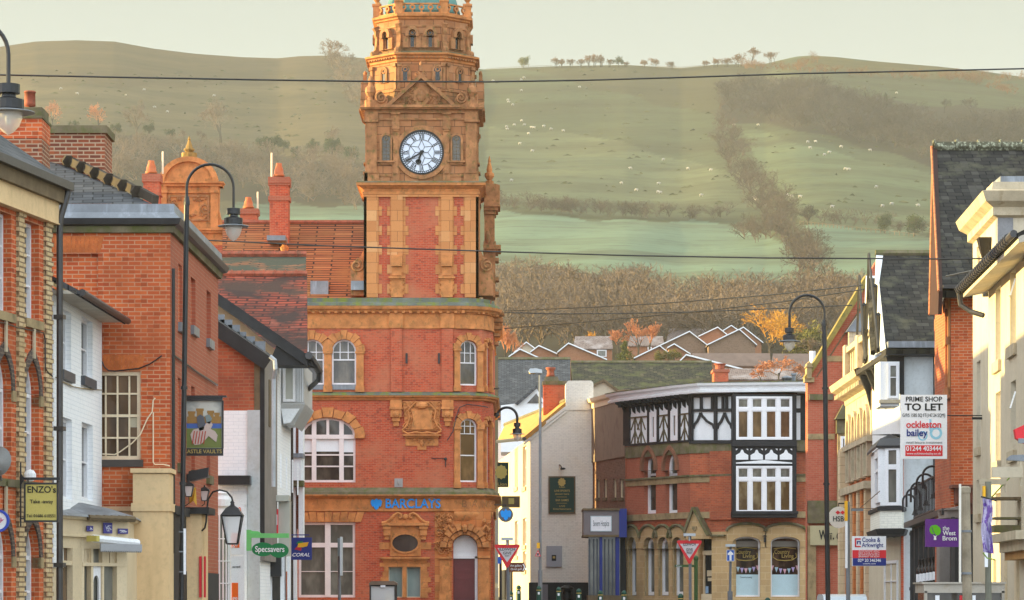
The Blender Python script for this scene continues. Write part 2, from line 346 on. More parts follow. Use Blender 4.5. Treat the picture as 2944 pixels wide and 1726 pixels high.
# ---- window: frame part with pane (and sill) as sub-parts
def window(par,fc,u0,u1,z0,z1,cols=2,rows=(.5,),rise=0,kind='round',dep=.14,fw=.06,bw=.03,mat=None,pane=None,sill=None,sillm=None,sp=.06,name='window',vtop=None,mid=None,vb0=None):
    mat=mat or WHW; zs=z1-rise; m=MB(fc)
    m.ring(arch(u0,u1,z0,zs,rise,kind),inset(u0,u1,z0,zs,rise,fw,kind),-dep-.05,-dep+.03)
    def top(u):
        if rise<=0: return z1-fw
        x=abs((u-(u0+u1)/2)/((u1-u0)/2)); x=min(x,1)
        if kind=='round': return zs+rise*math.sqrt(1-x*x)
        return zs+rise*math.sqrt(max(0,1-((x+.55)/1.55)**2))/.935
    for i in range(1,cols):
        u=u0+(u1-u0)*i/cols; m.b(u-bw/2,u+bw/2,z0+fw if vb0 is None else z0+(z1-z0)*vb0,top(u)-.01,-dep-.03,-dep+.015)
    for k,r in enumerate(rows):
        z=z0+(z1-z0)*r; w=bw*(1.6 if mid==k else 1)
        if z<z1-.02:
            a=u0
            if z>zs and rise>0:
                y=(z-zs)/rise; h=(u1-u0)/2*math.sqrt(max(0,1-y*y))*(1 if kind=='round' else .75); m.b((u0+u1)/2-h,(u0+u1)/2+h,z-w/2,z+w/2,-dep-.028,-dep+.018)
            else: m.b(u0+.01,u1-.01,z-w/2,z+w/2,-dep-.028,-dep+.018)
    o=m.build(name,mat,par)
    g=MB(fc); g.prism(inset(u0,u1,z0,zs,rise,fw*.6,kind),-dep-.045,-dep-.035); g.build('pane',pane or GLS,o)
    if sill:
        q=MB(fc); q.b(u0-sp,u1+sp,z0-sill,z0-.003,-dep+.04,.07); q.build('sill',sillm or STN,o)
    return o
def gable_box(m,fc,u0,u1,z0,ze,zr,d0,d1,ur=None):
    ur=(u0+u1)/2 if ur is None else ur
    m.prism([(u0,z0),(u1,z0),(u1,ze),(ur,zr),(u0,ze)],d0,d1)
def chimney(par,fc,u0,u1,z0,z1,d0,d1,mat,bands=((.0,.12,.05),),pots=1,ph=.6,pr=.15,potm=None,cap=None):
    """stack with oversailing bands (height below top, thickness, projection)"""
    m=MB(fc); m.b(u0,u1,z0,z1,d0,d1); o=m.build('chimney',mat,par)
    q=MB(fc)
    for t,h,p in bands: q.b(u0-p,u1+p,z1-t-h,z1-t+.002,d0-p,d1+p)
    q.build('cornice',cap or mat,o)
    for i in range(pots):
        u=u0+(u1-u0)*(i+.5)/pots; c=fc.M@Vector((u,(d0+d1)/2,z1)); w=MB(); w.lathe(c,[(pr*.95,0),(pr*1.15,.08),(pr*1.1,.25*ph),(pr*.8,.7*ph),(pr*.95,.75*ph),(pr*.9,ph),(pr*.6,ph)],10); w.build('chimney_pot',potm or RIDG,o,smooth=True)
    return o
# ---- ground, road, pavement
m=MB(); ys=[-60,0,60,92,135,165,230,300]
for a,b in zip(ys,ys[1:]): m.poly([(-420,a,gz(a)-.12),(700,a,gz(a)-.12),(700,b,gz(b)-.12),(-420,b,gz(b)-.12)])
m.build('ground',plain('trodden_ground',(.10,.09,.07),.9,.3,.3),kind='structure')
ASP=plain('worn_asphalt',(.055,.055,.056),.9,.25,1.2,dirt=(.075,.073,.07))
m=MB()
for a,b in zip(ys,ys[1:]): m.poly([(-4.2,a,gz(a)-.11),(6.2,a,gz(a)-.11),(6.2,b,gz(b)-.11),(-4.2,b,gz(b)-.11)])
m.build('road',ASP,kind='structure')
PAV=bricks('paving_slabs',(.24,.215,.18),(.20,.18,.15),(.09,.08,.07),w=.6,h=.45,ms=.01)
for x0,x1 in ((-30,-4.2),(6.2,30)):
    m=MB()
    for a,b in zip(ys[:-1],ys[1:]):
        m.add([(x0,a,gz(a)),(x1,a,gz(a)),(x1,b,gz(b)),(x0,b,gz(b)),(x0,a,gz(a)-.115),(x1,a,gz(a)-.115),(x1,b,gz(b)-.115),(x0,b,gz(b)-.115)],[(0,1,2,3),(0,4,7,3),(1,5,6,2)])
    m.build('pavement',PAV,kind='structure')
# ---- hills
_sk=[(-3000,330),(-1500,210),(-400,160),(0,135),(100,120),(220,116),(330,120),(440,140),(560,155),(700,165),(800,168),(860,162),(940,160),(1150,175),(1390,200),(1500,195),(1620,190),(1750,188),(1800,187),(1900,193),(1960,196),(2060,186),(2200,184),(2245,173),(2290,163),(2330,160),(2400,164),(2530,178),(2700,192),(2830,206),(2944,222),(3500,330),(4500,420),(6000,600)]
def sky_y(px): return float(np.interp(px,[a for a,b in _sk],[b for a,b in _sk]))
_wy=[400,500,650,850,1050,1300,1480,1600]; _ww=[0,.14,.27,.42,.575,.78,.93,1]
def terr(px,Y):
    s=sky_y(px)
    if Y<=400: return gz(Y)-.3 if Y<300 else gz(Y)-.3
    if Y<=1600:
        w=float(np.interp(Y,_wy,_ww)); py=1130-(1130-s)*w
        py+=7*math.sin(px/160+Y/130)*math.sin(math.pi*min(1,w))+4*math.sin(px/70-Y/60)*math.sin(math.pi*w)
        return WZ(py,Y)
    z=WZ(s,1600); return z-((Y-1600)**2)/3500-(Y-1600)*.02
def onhill(px,py):
    lo,hi=400.,1600.
    for _ in range(26):
        mid=(lo+hi)/2
        if HY-(terr(px,mid)-CH)/mid*F>py: lo=mid
        else: hi=mid
    return Vector((WX(px,lo),lo,terr(px,lo)))
def inpoly(x,y,p):
    c=False; j=len(p)-1
    for i in range(len(p)):
        if (p[i][1]>y)!=(p[j][1]>y) and x<(p[j][0]-p[i][0])*(y-p[i][1])/(p[j][1]-p[i][1])+p[i][0]: c=not c
        j=i
    return c
# fields as drawn by hedges: (polygon, colour)
GRN1=(.40,.55,.33); OLV=(.20,.175,.075); TAN=(.33,.25,.12); OLG=(.22,.24,.11); BRK=(.15,.12,.065); WOODF=(.13,.095,.06)
fields=[([(-3000,-500),(1210,-500),(1210,1200),(-3000,1200)],TAN),([(-3000,-500),(1210,-500),(1210,235),(400,250),(-3000,230)],(.27,.19,.09)),
 ([(1210,-500),(6000,-500),(6000,1200),(1210,1200)],OLG),
 ([(1480,180),(2250,170),(2100,340),(1900,300),(1650,240)],OLV),
 ([(1400,370),(1700,390),(2000,470),(2150,500),(2200,560),(2180,600),(1400,570)],(.34,.36,.17)),
 ([(700,560),(1210,600),(1210,760),(600,700)],GRN1),
 ([(1400,600),(1700,632),(2080,640),(2300,720),(2330,850),(1400,850)],GRN1),
 ([(2290,640),(2700,680),(3200,700),(3200,820),(2330,820)],GRN1),
 ([(2120,365),(2400,440),(2700,500),(3200,560),(3200,690),(2700,670),(2320,640),(2200,500)],(.32,.37,.17)),
 ([(2310,160),(2700,185),(3100,250),(3100,235),(2700,225),(2350,205)],(.28,.22,.07)),
 ([(-3000,350),(120,350),(700,440),(1100,480),(1100,600),(700,580),(-3000,800)],WOODF),
 ([(2050,235),(2290,225),(2420,255),(2600,300),(3300,330),(3300,520),(2700,480),(2400,400),(2250,365),(2100,350)],WOODF),
 ([(1400,770),(1560,760),(1700,800),(1850,770),(1900,850),(2050,830),(2340,800),(3200,800),(3200,1300),(-500,1300),(-500,850),(1300,850)],WOODF)]
pxs=np.concatenate([np.linspace(-900,-80,16),np.linspace(-60,3000,330),np.linspace(3080,5600,40)])
Ys=np.concatenate([[292,310,330,350,375],np.linspace(400,1600,210),np.linspace(1620,2300,18)])
vv=[];cc=[]
for Y in Ys:
    for px in pxs:
        z=terr(px,Y) if Y>=400 else gz(Y)-.3
        vv.append((WX(px,Y),Y,z))
        py=HY-(z-CH)/Y*F if Y<=1600 else sky_y(px)
        jx=px+9*math.sin(py/23); jy=py+5*math.sin(px/31); c=TAN
        for p,k in fields:
            if inpoly(jx,jy,p): c=k
        cc.append((*c,1))
nx=len(pxs); ff=[(j*nx+i,j*nx+i+1,(j+1)*nx+i+1,(j+1)*nx+i) for j in range(len(Ys)-1) for i in range(nx-1)]
me=bpy.data.meshes.new('hills'); me.from_pydata(vv,[],ff); at=me.color_attributes.new('field','FLOAT_COLOR','POINT'); at.data.foreach_set('color',[x for c in cc for x in c])
me.polygons.foreach_set('use_smooth',[True]*len(ff))
mt,t,b=_n('hill_fields',.95,.1); vc=t.nodes.new('ShaderNodeVertexColor'); vc.layer_name='field'
g=t.nodes.new('ShaderNodeNewGeometry'); mp=t.nodes.new('ShaderNodeMapping'); mp.inputs['Scale'].default_value=(.006,.03,.03); t.links.new(g.outputs['Position'],mp.inputs[0])
n1=_noise(t,1,6,mp.outputs[0]); n2=_noise(t,.12,4)
c_=_mix(t,vc.outputs[0],(.15,.12,.055),_ramp(t,n1.outputs[0],.40,.80)); c_=_mix(t,c_,(.09,.085,.045),_ramp(t,n2.outputs[0],.5,1.1)); c_=_mix(t,c_,(.34,.34,.34),1.0,'MULTIPLY'); t.links.new(c_,b.inputs['Base Color'])
me.materials.append(mt); o=bpy.data.objects.new('hills',me); S.collection.objects.link(o); o['kind']='structure'
# ---- relief helpers
def spiral(m,fc,u,z,r,d,turns=1.6,sg=1,a0=0,w=None):
    pts=[]; n=int(16*turns)
    for i in range(n+1):
        k=i/n; a=a0+sg*2*math.pi*turns*k; q=r*(1-.85*k); pts.append((u+q*math.cos(a),d+.02+.03*k,z+q*math.sin(a)))
    return m.tube(pts,w or r*.16,5)
def blob(m,c,rx,ry,rz,n=8):
    v=[];f=[];h=5
    for j in range(h+1):
        a=math.pi*j/h
        for i in range(n):
            b_=2*math.pi*i/n; v.append((c[0]+rx*math.sin(a)*math.cos(b_),c[1]+ry*math.sin(a)*math.sin(b_),c[2]+rz*math.cos(a)))
    for j in range(h):
        for i in range(n): a=j*n+i; b_=j*n+(i+1)%n; f.append((a,b_,b_+n,a+n))
    return m.add(v,f)
def foliage_relief(m,u0,u1,z0,z1,d,n,rnd,s=.07):
    for i in range(n):
        u=rnd.uniform(u0,u1); z=rnd.uniform(z0,z1)
        a=rnd.uniform(0,6.28); L=s*rnd.uniform(.8,1.8); pts=[(u+L*k*math.cos(a+k*1.3)*1.0,d+.03+.05*math.sin(k*3.14),z+L*k*math.sin(a+k*1.3)) for k in (0,.4,.8,1.2)]
        m.tube(pts,s*.33,5,taper=s*.12)
YB=135.0
def zb(py): return WZ(py,YB)
def xb(px): return WX(px,YB)
bank=thing('corner_bank_building','red brick bank with orange terracotta trim, rounded corner and tall clock tower','bank building',(xb(1180),YB,gz(YB)))
fb=front(700,1303,YB); U=fb.u
def hole(fc,px0,py0,px1,py1,rise=0,kind='round'):
    u0,u1,z0,z1=fc.r(px0,py0,px1,py1); return arch(u0,u1,z0,z1-rise,rise,kind)
def win(par,fc,px0,py0,px1,py1,risepx=0,**k):
    u0,u1,z0,z1=fc.r(px0,py0,px1,py1); rs=risepx/F*fc.s_(px0); return window(par,fc,u0,u1,z0,z1,rise=rs,**k)
PXM=YB/F
# front wall
zg=gz(YB)-.4
hl=[hole(fb,954,976,1024,1106,35*PXM),hole(fb,862,976,932,1106,35*PXM),hole(fb,864,1200,1022,1387,54*PXM),hole(fb,858,1502,1021,1718),hole(fb,1117,1630,1157,1718),hole(fb,1169,1630,1209,1718)]
m=MB(fb); m.slab(rect(0,U(1303),zg,zb(882)),hl,-.35,0); m.b(0,U(1303),zg,zb(860),-9,-.36); m.build('wall',RED,bank)
for px0,px1 in ((954,1024),(862,932)): win(bank,fb,px0,976,px1,1106,35,cols=3,rows=(.55,.72),fw=.07,bw=.035,dep=.13,mid=0,vb0=.55,sill=.22,sillm=LEAD,sp=.0,pane=glass('dim_window_glass',(.05,.045,.04),(.15,.13,.10),.1,1.2))
w=win(bank,fb,864,1200,1022,1387,54,cols=1,rows=(),fw=.10,dep=.15,pane=GLS,mat=PNK)
m=MB(fb)
for a,b_ in ((896,909),(975,988)): m.pb(a,1205,b_,1387,-.2,-.06)
m.pb(938,1201,946,1254,-.2,-.08); m.pb(866,1250,1020,1262,-.2,-.05)
for y in (1306,1339): m.pb(866,y,1020,y+4,-.2,-.1)
m.build('frame',PNK,w)
m=MB(fb); m.pb(909,1263,975,1298,-.185,-.18); m.pb(868,1263,896,1300,-.185,-.18); m.pb(988,1263,1016,1300,-.185,-.18); m.build('roller_blind',WHT,w)
w=win(bank,fb,858,1502,1021,1718,cols=1,rows=(.345,.0),fw=.11,dep=.15,pane=GLG,mat=PNK)
m=MB(fb); m.pb(934,1503,950,1717,-.2,-.065); m.pb(860,1561,1019,1574,-.2,-.072); m.build('frame',PNK,w)
for a,b_ in ((1117,1157),(1169,1209)): win(bank,fb,a,1630,b_,1718,cols=1,rows=(),fw=.03,dep=.22,pane=GLT,mat=WARM)
# rounded corner, three facets, and the side wall
cor=[(xb(1303),YB),(xb(1345),YB+.06),(xb(1386),YB+.42),(xb(1405),YB+.95),(xb(1417),YB+1.75),(WX(1423,YB+15),YB+15)]
FA=Fc(cor[0][0],cor[0][1],cor[2][0],cor[2][1]); FB=Fc(cor[2][0],cor[2][1],cor[4][0],cor[4][1])
hA=[hole(FA,1321,978,1371,1108,25*PXM),hole(FA,1321,1203,1371,1386,25*PXM)]
hB=[hole(FB,1393,982,1407,1112,14*PXM),hole(FB,1393,1207,1407,1390,14*PXM)]
m=MB(FA); m.slab(rect(0,FA.L,zb(1422),zb(900)),hA,-.3,0); M1=m
m.M=FB.M; m.slab(rect(0,FB.L,zb(1422),zb(900)),hB,-.3,0)
FS=Fc(cor[4][0],cor[4][1],cor[5][0],cor[5][1]); m.M=FS.M; m.b(0,FS.L,zg,zb(860),-5,0)
m.M=Matrix.Identity(4); m.prism([(xb(1303),zb(1422)),(xb(1398),zb(1422)),(xb(1398),zb(870)),(xb(1303),zb(870))],YB+1.0,YB+8)
m.M=fb.M; m.b(U(1303),U(1262+148),zg,zb(1468),-6,-.5) ; m.build('corner_wall',RED,bank)
for y0,y1 in ((978,1108),(1203,1386)):
    tall=y0>1100
    win(bank,FA,1321,y0,1371,y1,25,cols=3,rows=(.50,.72) if not tall else (.42,.76,.88),fw=.07,bw=.03,dep=.12,mid=0,vb0=.5 if not tall else .76,pane=GLB if tall else GLS)
    win(bank,FB,1393,y0+4,1407,y1+4,14,cols=2,rows=(.5,.72),fw=.06,bw=.03,dep=.12,mid=0,pane=GLG)
# terracotta window surrounds
def surround(m,fc,px0,py0,px1,py1,rp,wp,base,d=.12,n=9,keys=True):
    u0,u1,z0,z1=fc.r(px0,py0,px1,py1); w=wp*PXM; rs=rp*PXM; zs=z1-rs; c=(u0+u1)/2; h=(u1-u0)/2
    zbm=fc.z(px0,base)
    for a,b_ in ((u0-w,u0-.002),(u1+.002,u1+w)):
        m.b(a,b_,zbm,zs,0,d); m.b(a-.04,b_+.04,zs-.10,zs,0,d+.06); m.b(a-.03,b_+.03,zbm,zbm+.25,0,d+.04)
    for i in range(n):
        a0=math.pi*i/n+.012; a1=math.pi*(i+1)/n-.012; e=.07 if (i%2==0 and keys) else 0
        m.prism([(c+h*math.cos(a0),zs+rs*math.sin(a0)),(c+(h+w+e)*math.cos(a0),zs+(rs+w+e)*math.sin(a0)),(c+(h+w+e)*math.cos(a1),zs+(rs+w+e)*math.sin(a1)),(c+h*math.cos(a1),zs+rs*math.sin(a1))],0,d+(.03 if e else 0))
for fc_,a in ((fb,(954,976,1024,1106,35,22,1128)),(fb,(862,976,932,1106,35,21.5,1128,.125)),(fb,(864,1200,1022,1387,54,24,1254)),(FA,(1321,978,1371,1108,25,17,1126)),(FA,(1321,1203,1371,1386,25,17,1404)),(FB,(1393,982,1407,1112,14,7,1126)),(FB,(1393,1207,1407,1390,14,7,1404))):
    m=MB(fc_); surround(m,fc_,*a); m.build('window_surround',TERM,bank)
m=MB(fb)
for i in range(9):   # splayed voussoirs over ground window
    a=848+i*21.5; b_=a+20.5; k=(i-4)*3; e=6 if i%2==0 else 0
    m.prism([(U(a-k*.2),zb(1501)),(U(b_-k*.2),zb(1501)),(U(b_+k*.6),zb(1474-e*.3)),(U(a+k*.6),zb(1474-e*.3))],0,.06+.03*(i%2))
m.pb(1091,1560,1122,1580,0,.04); m.pb(1210,1560,1240,1580,0,.04)
for i,(a,b_) in enumerate(((1104,1228),(1100,1232),(1094,1238),(1102,1230),(1090,1240),(1100,1230))):
    m.b(U(a),U(1117) ,zb(1630+15*(i+1))+.01,zb(1630+15*i),0,.05); m.b(U(1209),U(b_),zb(1630+15*(i+1))+.01,zb(1630+15*i),0,.05)
m.pb(1157,1630,1169,1718,-.2,.05); m.pb(1092,1618,1236,1630,0,.05)
m.pb(1094,1602,1236,1607,0,.26); m.pb(1098,1607,1232,1612,0,.18); m.pb(1102,1612,1228,1618,0,.10)
m.build('twin_window_frame',TERM,bank)
# oval window with pediment
m=MB(fb); oc=(U(1165),zb(1562)); ov=[(oc[0]+37*PXM*math.cos(a),oc[1]+25*PXM*math.sin(a)) for a in [2*math.pi*i/24 for i in range(24)]]
ov2=[(oc[0]+42*PXM*math.cos(a),oc[1]+30*PXM*math.sin(a)) for a in [2*math.pi*i/24 for i in range(24)]]
m.slab([(U(1122),zb(1600)),(U(1210),zb(1600)),(U(1210),zb(1512)),(U(1122),zb(1512))],[ov],.0,.10); m.ring(ov2,ov,.1,.16)
for a,b_ in ((1101,1125),(1206,1230)):
    m.pb(a,1514,b_,1522,.0,.24); m.pb(a+2,1522,b_-2,1540,.0,.2); m.pb(a+5,1540,b_-5,1552,0,.12)
m.pb(1098,1504,1234,1512,0,.28)
for sg in (-1,1):
    pts=[(U(1166+sg*x),.12,zb(y)) for x,y in ((68,1504),(56,1502),(44,1494),(33,1482),(22,1476),(13,1480),(12,1488),(18,1490))]; m.tube(pts,.075,6)
m.prism([(U(1110),zb(1506)),(U(1222),zb(1506)),(U(1205),zb(1494)),(U(1190),zb(1480)),(U(1142),zb(1480)),(U(1127),zb(1494))],0,.1)
blob(m,(U(1166),.15,zb(1486)),.12,.08,.13); m.build('oval_window_surround',TERM,bank)
m=MB(fb); m.prism(ov,.02,.03); m.build('oval_window_pane',glass('brown_glass',(.05,.035,.03),(.09,.065,.05)),bank)
# brick pilaster strips, slots
for a,b_ in ((1124,1156),(1270,1302)):
    m=MB(fb); m.pb(a,946,b_,1127,0,.10); m.build('pilaster',RED,bank)
for x in (1166,1259):
    m=MB(fb); m.pb(x,1016,x+6,1046,0,.05); m.build('slot_vent',col('dark_slot',(.04,.03,.03)),bank)
# cornices following front + corner + side
path=[(xb(700),YB)]+cor
def corn(name,prof,mat): m=MB(); m.loft(path,[(o,zb(p)) for o,p in prof]); return m.build(name,mat,bank)
corn('frieze',[(0,946),(.06,945),(.06,941),(.03,940),(.03,903),(.10,902),(.10,900),(.22,898),(.26,894),(.36,890),(.40,882),(.0,880)],TERM)
corn('lead_parapet',[(.30,881),(.26,872),(.06,868),(.06,857),(-.3,855)],LEAM)
corn('cornice',[(0,1152),(.10,1150),(.12,1146),(.22,1143),(.26,1138),(.0,1137)],TERM)
corn('lead_ledge',[(.27,1138),(.24,1134),(.02,1128),(0,1127)],LEAM)
corn('lead_ledge',[(.30,1424),(.28,1416),(.04,1405),(0,1402)],STD)
path=[(xb(700),YB),(xb(1303),YB),(xb(1350),YB+.0),(xb(1392),YB+.22),(xb(1410),YB+.8),(xb(1419),YB+1.75),(WX(1423,YB+15),YB+15)]
corn('fascia',[(0,1472),(.08,1470),(.08,1465),(.05,1464),(.05,1436),(.12,1434),(.2,1430),(.32,1426),(.32,1423),(0,1421)],TERM)
for k in range(26):
    px=790+k*21.5; m=MB(fb); m.pb(px,893,px+9,902,.02,.24); m.build('dentil',TERM,bank)
for k in range(6): m=MB(FA); u=.15+k*.22; m.b(u,u+.10,zb(902),zb(893),.02,.24); m.build('dentil',TERM,bank)
for k in range(7): m=MB(FB); u=.12+k*.2; m.b(u,u+.09,zb(902),zb(893),.02,.24); m.build('dentil',TERM,bank)
for a,b_ in ((1118,1160),(1266,1306)): m=MB(fb); m.pb(a,900,b_,944,.0,.12); m.build('frieze_block',TERM,bank)
# cartouche between the brackets
rn=random.Random(3); m=MB(fb)
for a in (1120,1268):
    m.pb(a+2,1151,a+36,1172,0,.16); m.pb(a,1172,a+38,1178,0,.28); m.pb(a+3,1178,a+35,1200,0,.22); m.pb(a+8,1200,a+30,1212,0,.16); m.pb(a+11,1212,a+27,1226,0,.1)
    blob(m,(U(a+19),.2,zb(1192)),.17,.1,.15)
m.prism([(U(1158),zb(1154)),(U(1268),zb(1154)),(U(1262),zb(1240)),(U(1166),zb(1240))],0,.08)
m.prism([(U(1184),zb(1182)),(U(1244),zb(1182)),(U(1240),zb(1205)),(U(1247),zb(1236)),(U(1182),zb(1236)),(U(1188),zb(1205))],.08,.17)
for sg in (-1,1):
    c=1213
    for (x,y,r,t) in ((38,1184,9,1.4),(42,1228,10,1.5),(20,1164,9,1.3),(33,1206,7,1.2),(48,1163,7,1.1),(14,1247,6,1.2)): spiral(m,fb,U(c+sg*x),zb(y),r*PXM*1.2,.08,t,sg,0 if sg>0 else math.pi)
    m.tube([(U(c+sg*x),.14,zb(y)) for x,y in ((0,1160),(18,1158),(30,1170),(40,1182),(36,1205),(44,1225),(56,1238))],.045,5)
    m.tube([(U(c+sg*x),.14,zb(y)) for x,y in ((0,1246),(20,1244),(40,1248),(56,1240))],.05,5)
    for (x,y,r) in ((24,1263,6),(10,1268,5)): spiral(m,fb,U(c+sg*x),zb(y),r*PXM*1.2,.04,1.2,sg)
blob(m,(U(1213),.16,zb(1166)),.28,.12,.16)
m.pb(1158,1250,1268,1254,0,.26); m.pb(1164,1254,1262,1259,0,.16); m.pb(1166,1259,1260,1282,0,.04); m.pb(1200,1282,1226,1294,0,.04); blob(m,(U(1213),.06,zb(1274)),.1,.08,.16)
foliage_relief(m,U(1160),U(1184),zb(1236),zb(1160),.08,16,rn); foliage_relief(m,U(1244),U(1266),zb(1236),zb(1160),.08,16,rn)
foliage_relief(m,U(1175),U(1250),zb(1268),zb(1260),.04,12,rn,.05)
m.build('carved_cartouche',TERM,bank)
m=MB(fb); m.pb(1134,1376,1158,1401,0,.04); blob(m,(U(1146),.05,zb(1388)),.05,.04,.12); m.build('stone_plaque',col('grey_plaque',(.33,.31,.30)),bank)
m=MB(fb); m.tube([(U(1281),.03,zb(y)) for y in (1318,1343)],.02,5); blob(m,(U(1281),.05,zb(1320)),.07,.05,.07); m.tube([(U(1240),.03,zb(1318)),(U(1281),.03,zb(1318))],.015,5); m.build('wall_hook',BLI,bank)
# entrance
m=MB(fb); u0,u1=U(1299),U(1373); zs=zb(1575)
fo=front(1252,1412,YB); m.slab(rect(U(1250),U(1411),zg,zb(1470)),[arch(u0,u1,zg+.001,zs,37*PXM)],-.7,.01); m.build('entrance_wall',TERR,bank)
m=MB(fb)
for i in range(11):
    a0=math.pi*i/11+.015; a1=math.pi*(i+1)/11-.015; e=.09 if i%2==0 else 0; c=(u0+u1)/2
    for r0,r1,d in ((.57,.74,.10),(.78,.98+e,.2)): m.prism([(c+r*math.cos(a),zs+r*math.sin(a)) for r,a in ((r0,a0),(r1,a0),(r1,a1),(r0,a1))],0,d+e)
m.pb(1261,1602,1297,1607,0,.2); m.pb(1264,1607,1294,1718,0,.08); m.pb(1262,1700,1296,1726,0,.14); m.pb(1270,1622,1289,1700,.08,.11); m.pb(1375,1602,1406,1726,0,.12); m.pb(1373,1598,1409,1605,0,.2)
for a in ((1254,1480),(1262,1500),(1276,1490),(1290,1484),(1258,1530),(1270,1520),(1256,1560),(1266,1580)): spiral(m,fb,U(a[0]+5),zb(a[1]+4),.16,.05,1.3,1,a[0])
foliage_relief(m,U(1252),U(1300),zb(1596),zb(1476),.05,75,rn,.10); foliage_relief(m,U(1384),U(1408),zb(1560),zb(1500),.05,30,rn,.10)
for sg,cx in ((1,1290),(-1,1396)):   # reclining figures
    m.tube([(U(cx-sg*10),.15,zb(1525)),(U(cx),.2,zb(1512)),(U(cx+sg*12),.2,zb(1530))],.1,7,taper=.06); blob(m,(U(cx+sg*4),.25,zb(1499)),.09,.09,.11)
blob(m,(U(1337),.2,zb(1520)),.14,.12,.18)
m.build('carved_entrance_arch',TERM,bank)
m=MB(); m.loft([(xb(1306),YB),(xb(1345),YB-.0),(xb(1386),YB+.2),(xb(1408),YB+.9)],[(-.3,zb(1512)),(-.12,zb(1508)),(.05,zb(1496)),(.14,zb(1484)),(.18,zb(1472)),(0,zb(1470))]); m.build('corbel_bowl',TERM,bank,smooth=True)
m=MB(fb); m.prism(arch(u0+.02,u1-.02,zb(1600),zs,36*PXM),-.45,-.4); o=m.build('fanlight',WHT,bank)
m=MB(fb); m.b(u0,u1,zb(1606),zb(1598),-.45,-.3); m.b(u1-.12,u1,zg,zb(1600),-.45,-.3); m.b(u0,u0+.04,zg,zb(1600),-.45,-.3); m.build('door_frame',WHW,bank)
m=MB(fb); m.b(u0+.04,u1-.12,zg,zb(1606),-.5,-.42)
for a,b_,c,d in ((1304,1330,1616,1645),(1336,1362,1616,1645),(1304,1330,1662,1720),(1336,1362,1662,1720)): m.ring(rect(*fb.r(a,c,b_,d)),[(x+.06*(1 if i in(0,3) else -1),y+.06*(1 if i<2 else -1)) for i,(x,y) in enumerate(rect(*fb.r(a,c,b_,d)))],-.42,-.39)
m.build('door',MAR,bank)
# bank lettering
m=MB(fb)
eag=[(1082,1432),(1088,1438),(1093,1436),(1099,1442),(1097,1452),(1094,1458),(1090,1455),(1089,1461),(1082,1467),(1076,1461),(1075,1455),(1071,1458),(1067,1450),(1066,1441),(1071,1436),(1077,1439)]
m.prism([(U(x),zb(y)) for x,y in eag],.06,.11); m.build('eagle_emblem',BLUB,bank)
ptext('BARCLAYS',fb,1187,1449.5,27,BLUB,bank,.07,158,ext=.03,bold=.012)
for ch,x,w in (('B',1335,14),('A',1364,15),('N',1393,13),('K',1409,5)): ptext(ch,fb,x,1450,20,TERX,bank,.052 if x<1380 else -.02,w,ext=.006,name='engraved_letter')
# roofs
m=MB()
m.quad(P(640,858,136.2),P(1060,858,136.2),P(1060,642,142),P(640,642,142),.15); m.quad(P(640,642,142.1),P(1060,642,142.1),P(1060,850,148),P(640,850,148),.15)
m.build('roof',TIL,bank)
m=MB(); m.tube([P(640,640,142.05),P(1050,640,142.05)],.12,6); m.build('ridge',RIDG,bank)
m=MB(); m.b(xb(886),xb(938),zb(843),zb(798),YB+1.5,YB+3); m.build('roof_hatch',LEAD,bank)
m=MB(); m.b(xb(1376),xb(1412),zb(900),zb(858),YB+1,YB+7);m.build('parapet_block',RED,bank)
# ---- tower
XT=xb(1210.5)
def sqp(a): y0=YB+.35; return [(XT-a,y0),(XT+a,y0),(XT+a,y0+2*a),(XT-a,y0+2*a)]
def octp(a,b_,yc): return [(XT-b_,yc-a),(XT+b_,yc-a),(XT+a,yc-b_),(XT+a,yc+b_),(XT+b_,yc+a),(XT-b_,yc+a),(XT-a,yc+b_),(XT-a,yc-b_)]
a0=2.38; YC=YB+.35+a0; ft=Fc(XT-a0,YB+.35,XT+a0,YB+.35); V=ft.u; zt=lambda py: WZ(py,YB+.35)
fl=Fc(XT-a0,YB+.35+2*a0,XT-a0,YB+.35); fr=Fc(XT+a0,YB+.35,XT+a0,YB+.35+2*a0)
m=MB(); m.loft(sqp(a0),[(0,zt(870)),(0,zt(528))],True); m.build('tower_shaft',RED,bank)
m=MB(ft)
def bothsides(m,fn):
    for f_ in (ft,fl,fr): m.M=f_.M; fn(m)
W2=2*a0
def shaftstone(m):
    z0,z1=zt(856),zt(566)
    for a,b_ in ((-.10,.50),(W2-.50,W2+.10)): m.b(a,b_,z0,z1,-.02,.10)
    for a,b_ in ((1.08,1.58),(W2-1.52,W2-1.02)): m.b(a,b_,z0,z1,-.02,.12)
    k=0; z=z1
    while z>z0+.3:
        h=.42; e=.18 if k%2 else .05
        for a,b_,s in ((.50,.50+e,0),(1.08-e,1.08,0),(1.58,1.58+e+.07,0),(W2-.50-e,W2-.50,0),(W2-1.02,W2-1.02+e,0),(W2-1.52-e-.07,W2-1.52,0)): m.b(a,b_,z-h+.012,z,-.02,.03)
        z-=h; k+=1
    m.b(-.1,W2+.1,z1-.02,zt(555),-.02,.13)
bothsides(m,shaftstone); m.build('stone_pilasters',bricks('light_terracotta',(.58,.25,.09),(.48,.195,.07),(.24,.10,.04),w=.9,h=.45,ms=.008,dirt=(.32,.2,.08),dlo=.58,dhi=.85,bump=.2,var2=(.70,.40,.18)),bank)
m=MB(ft)
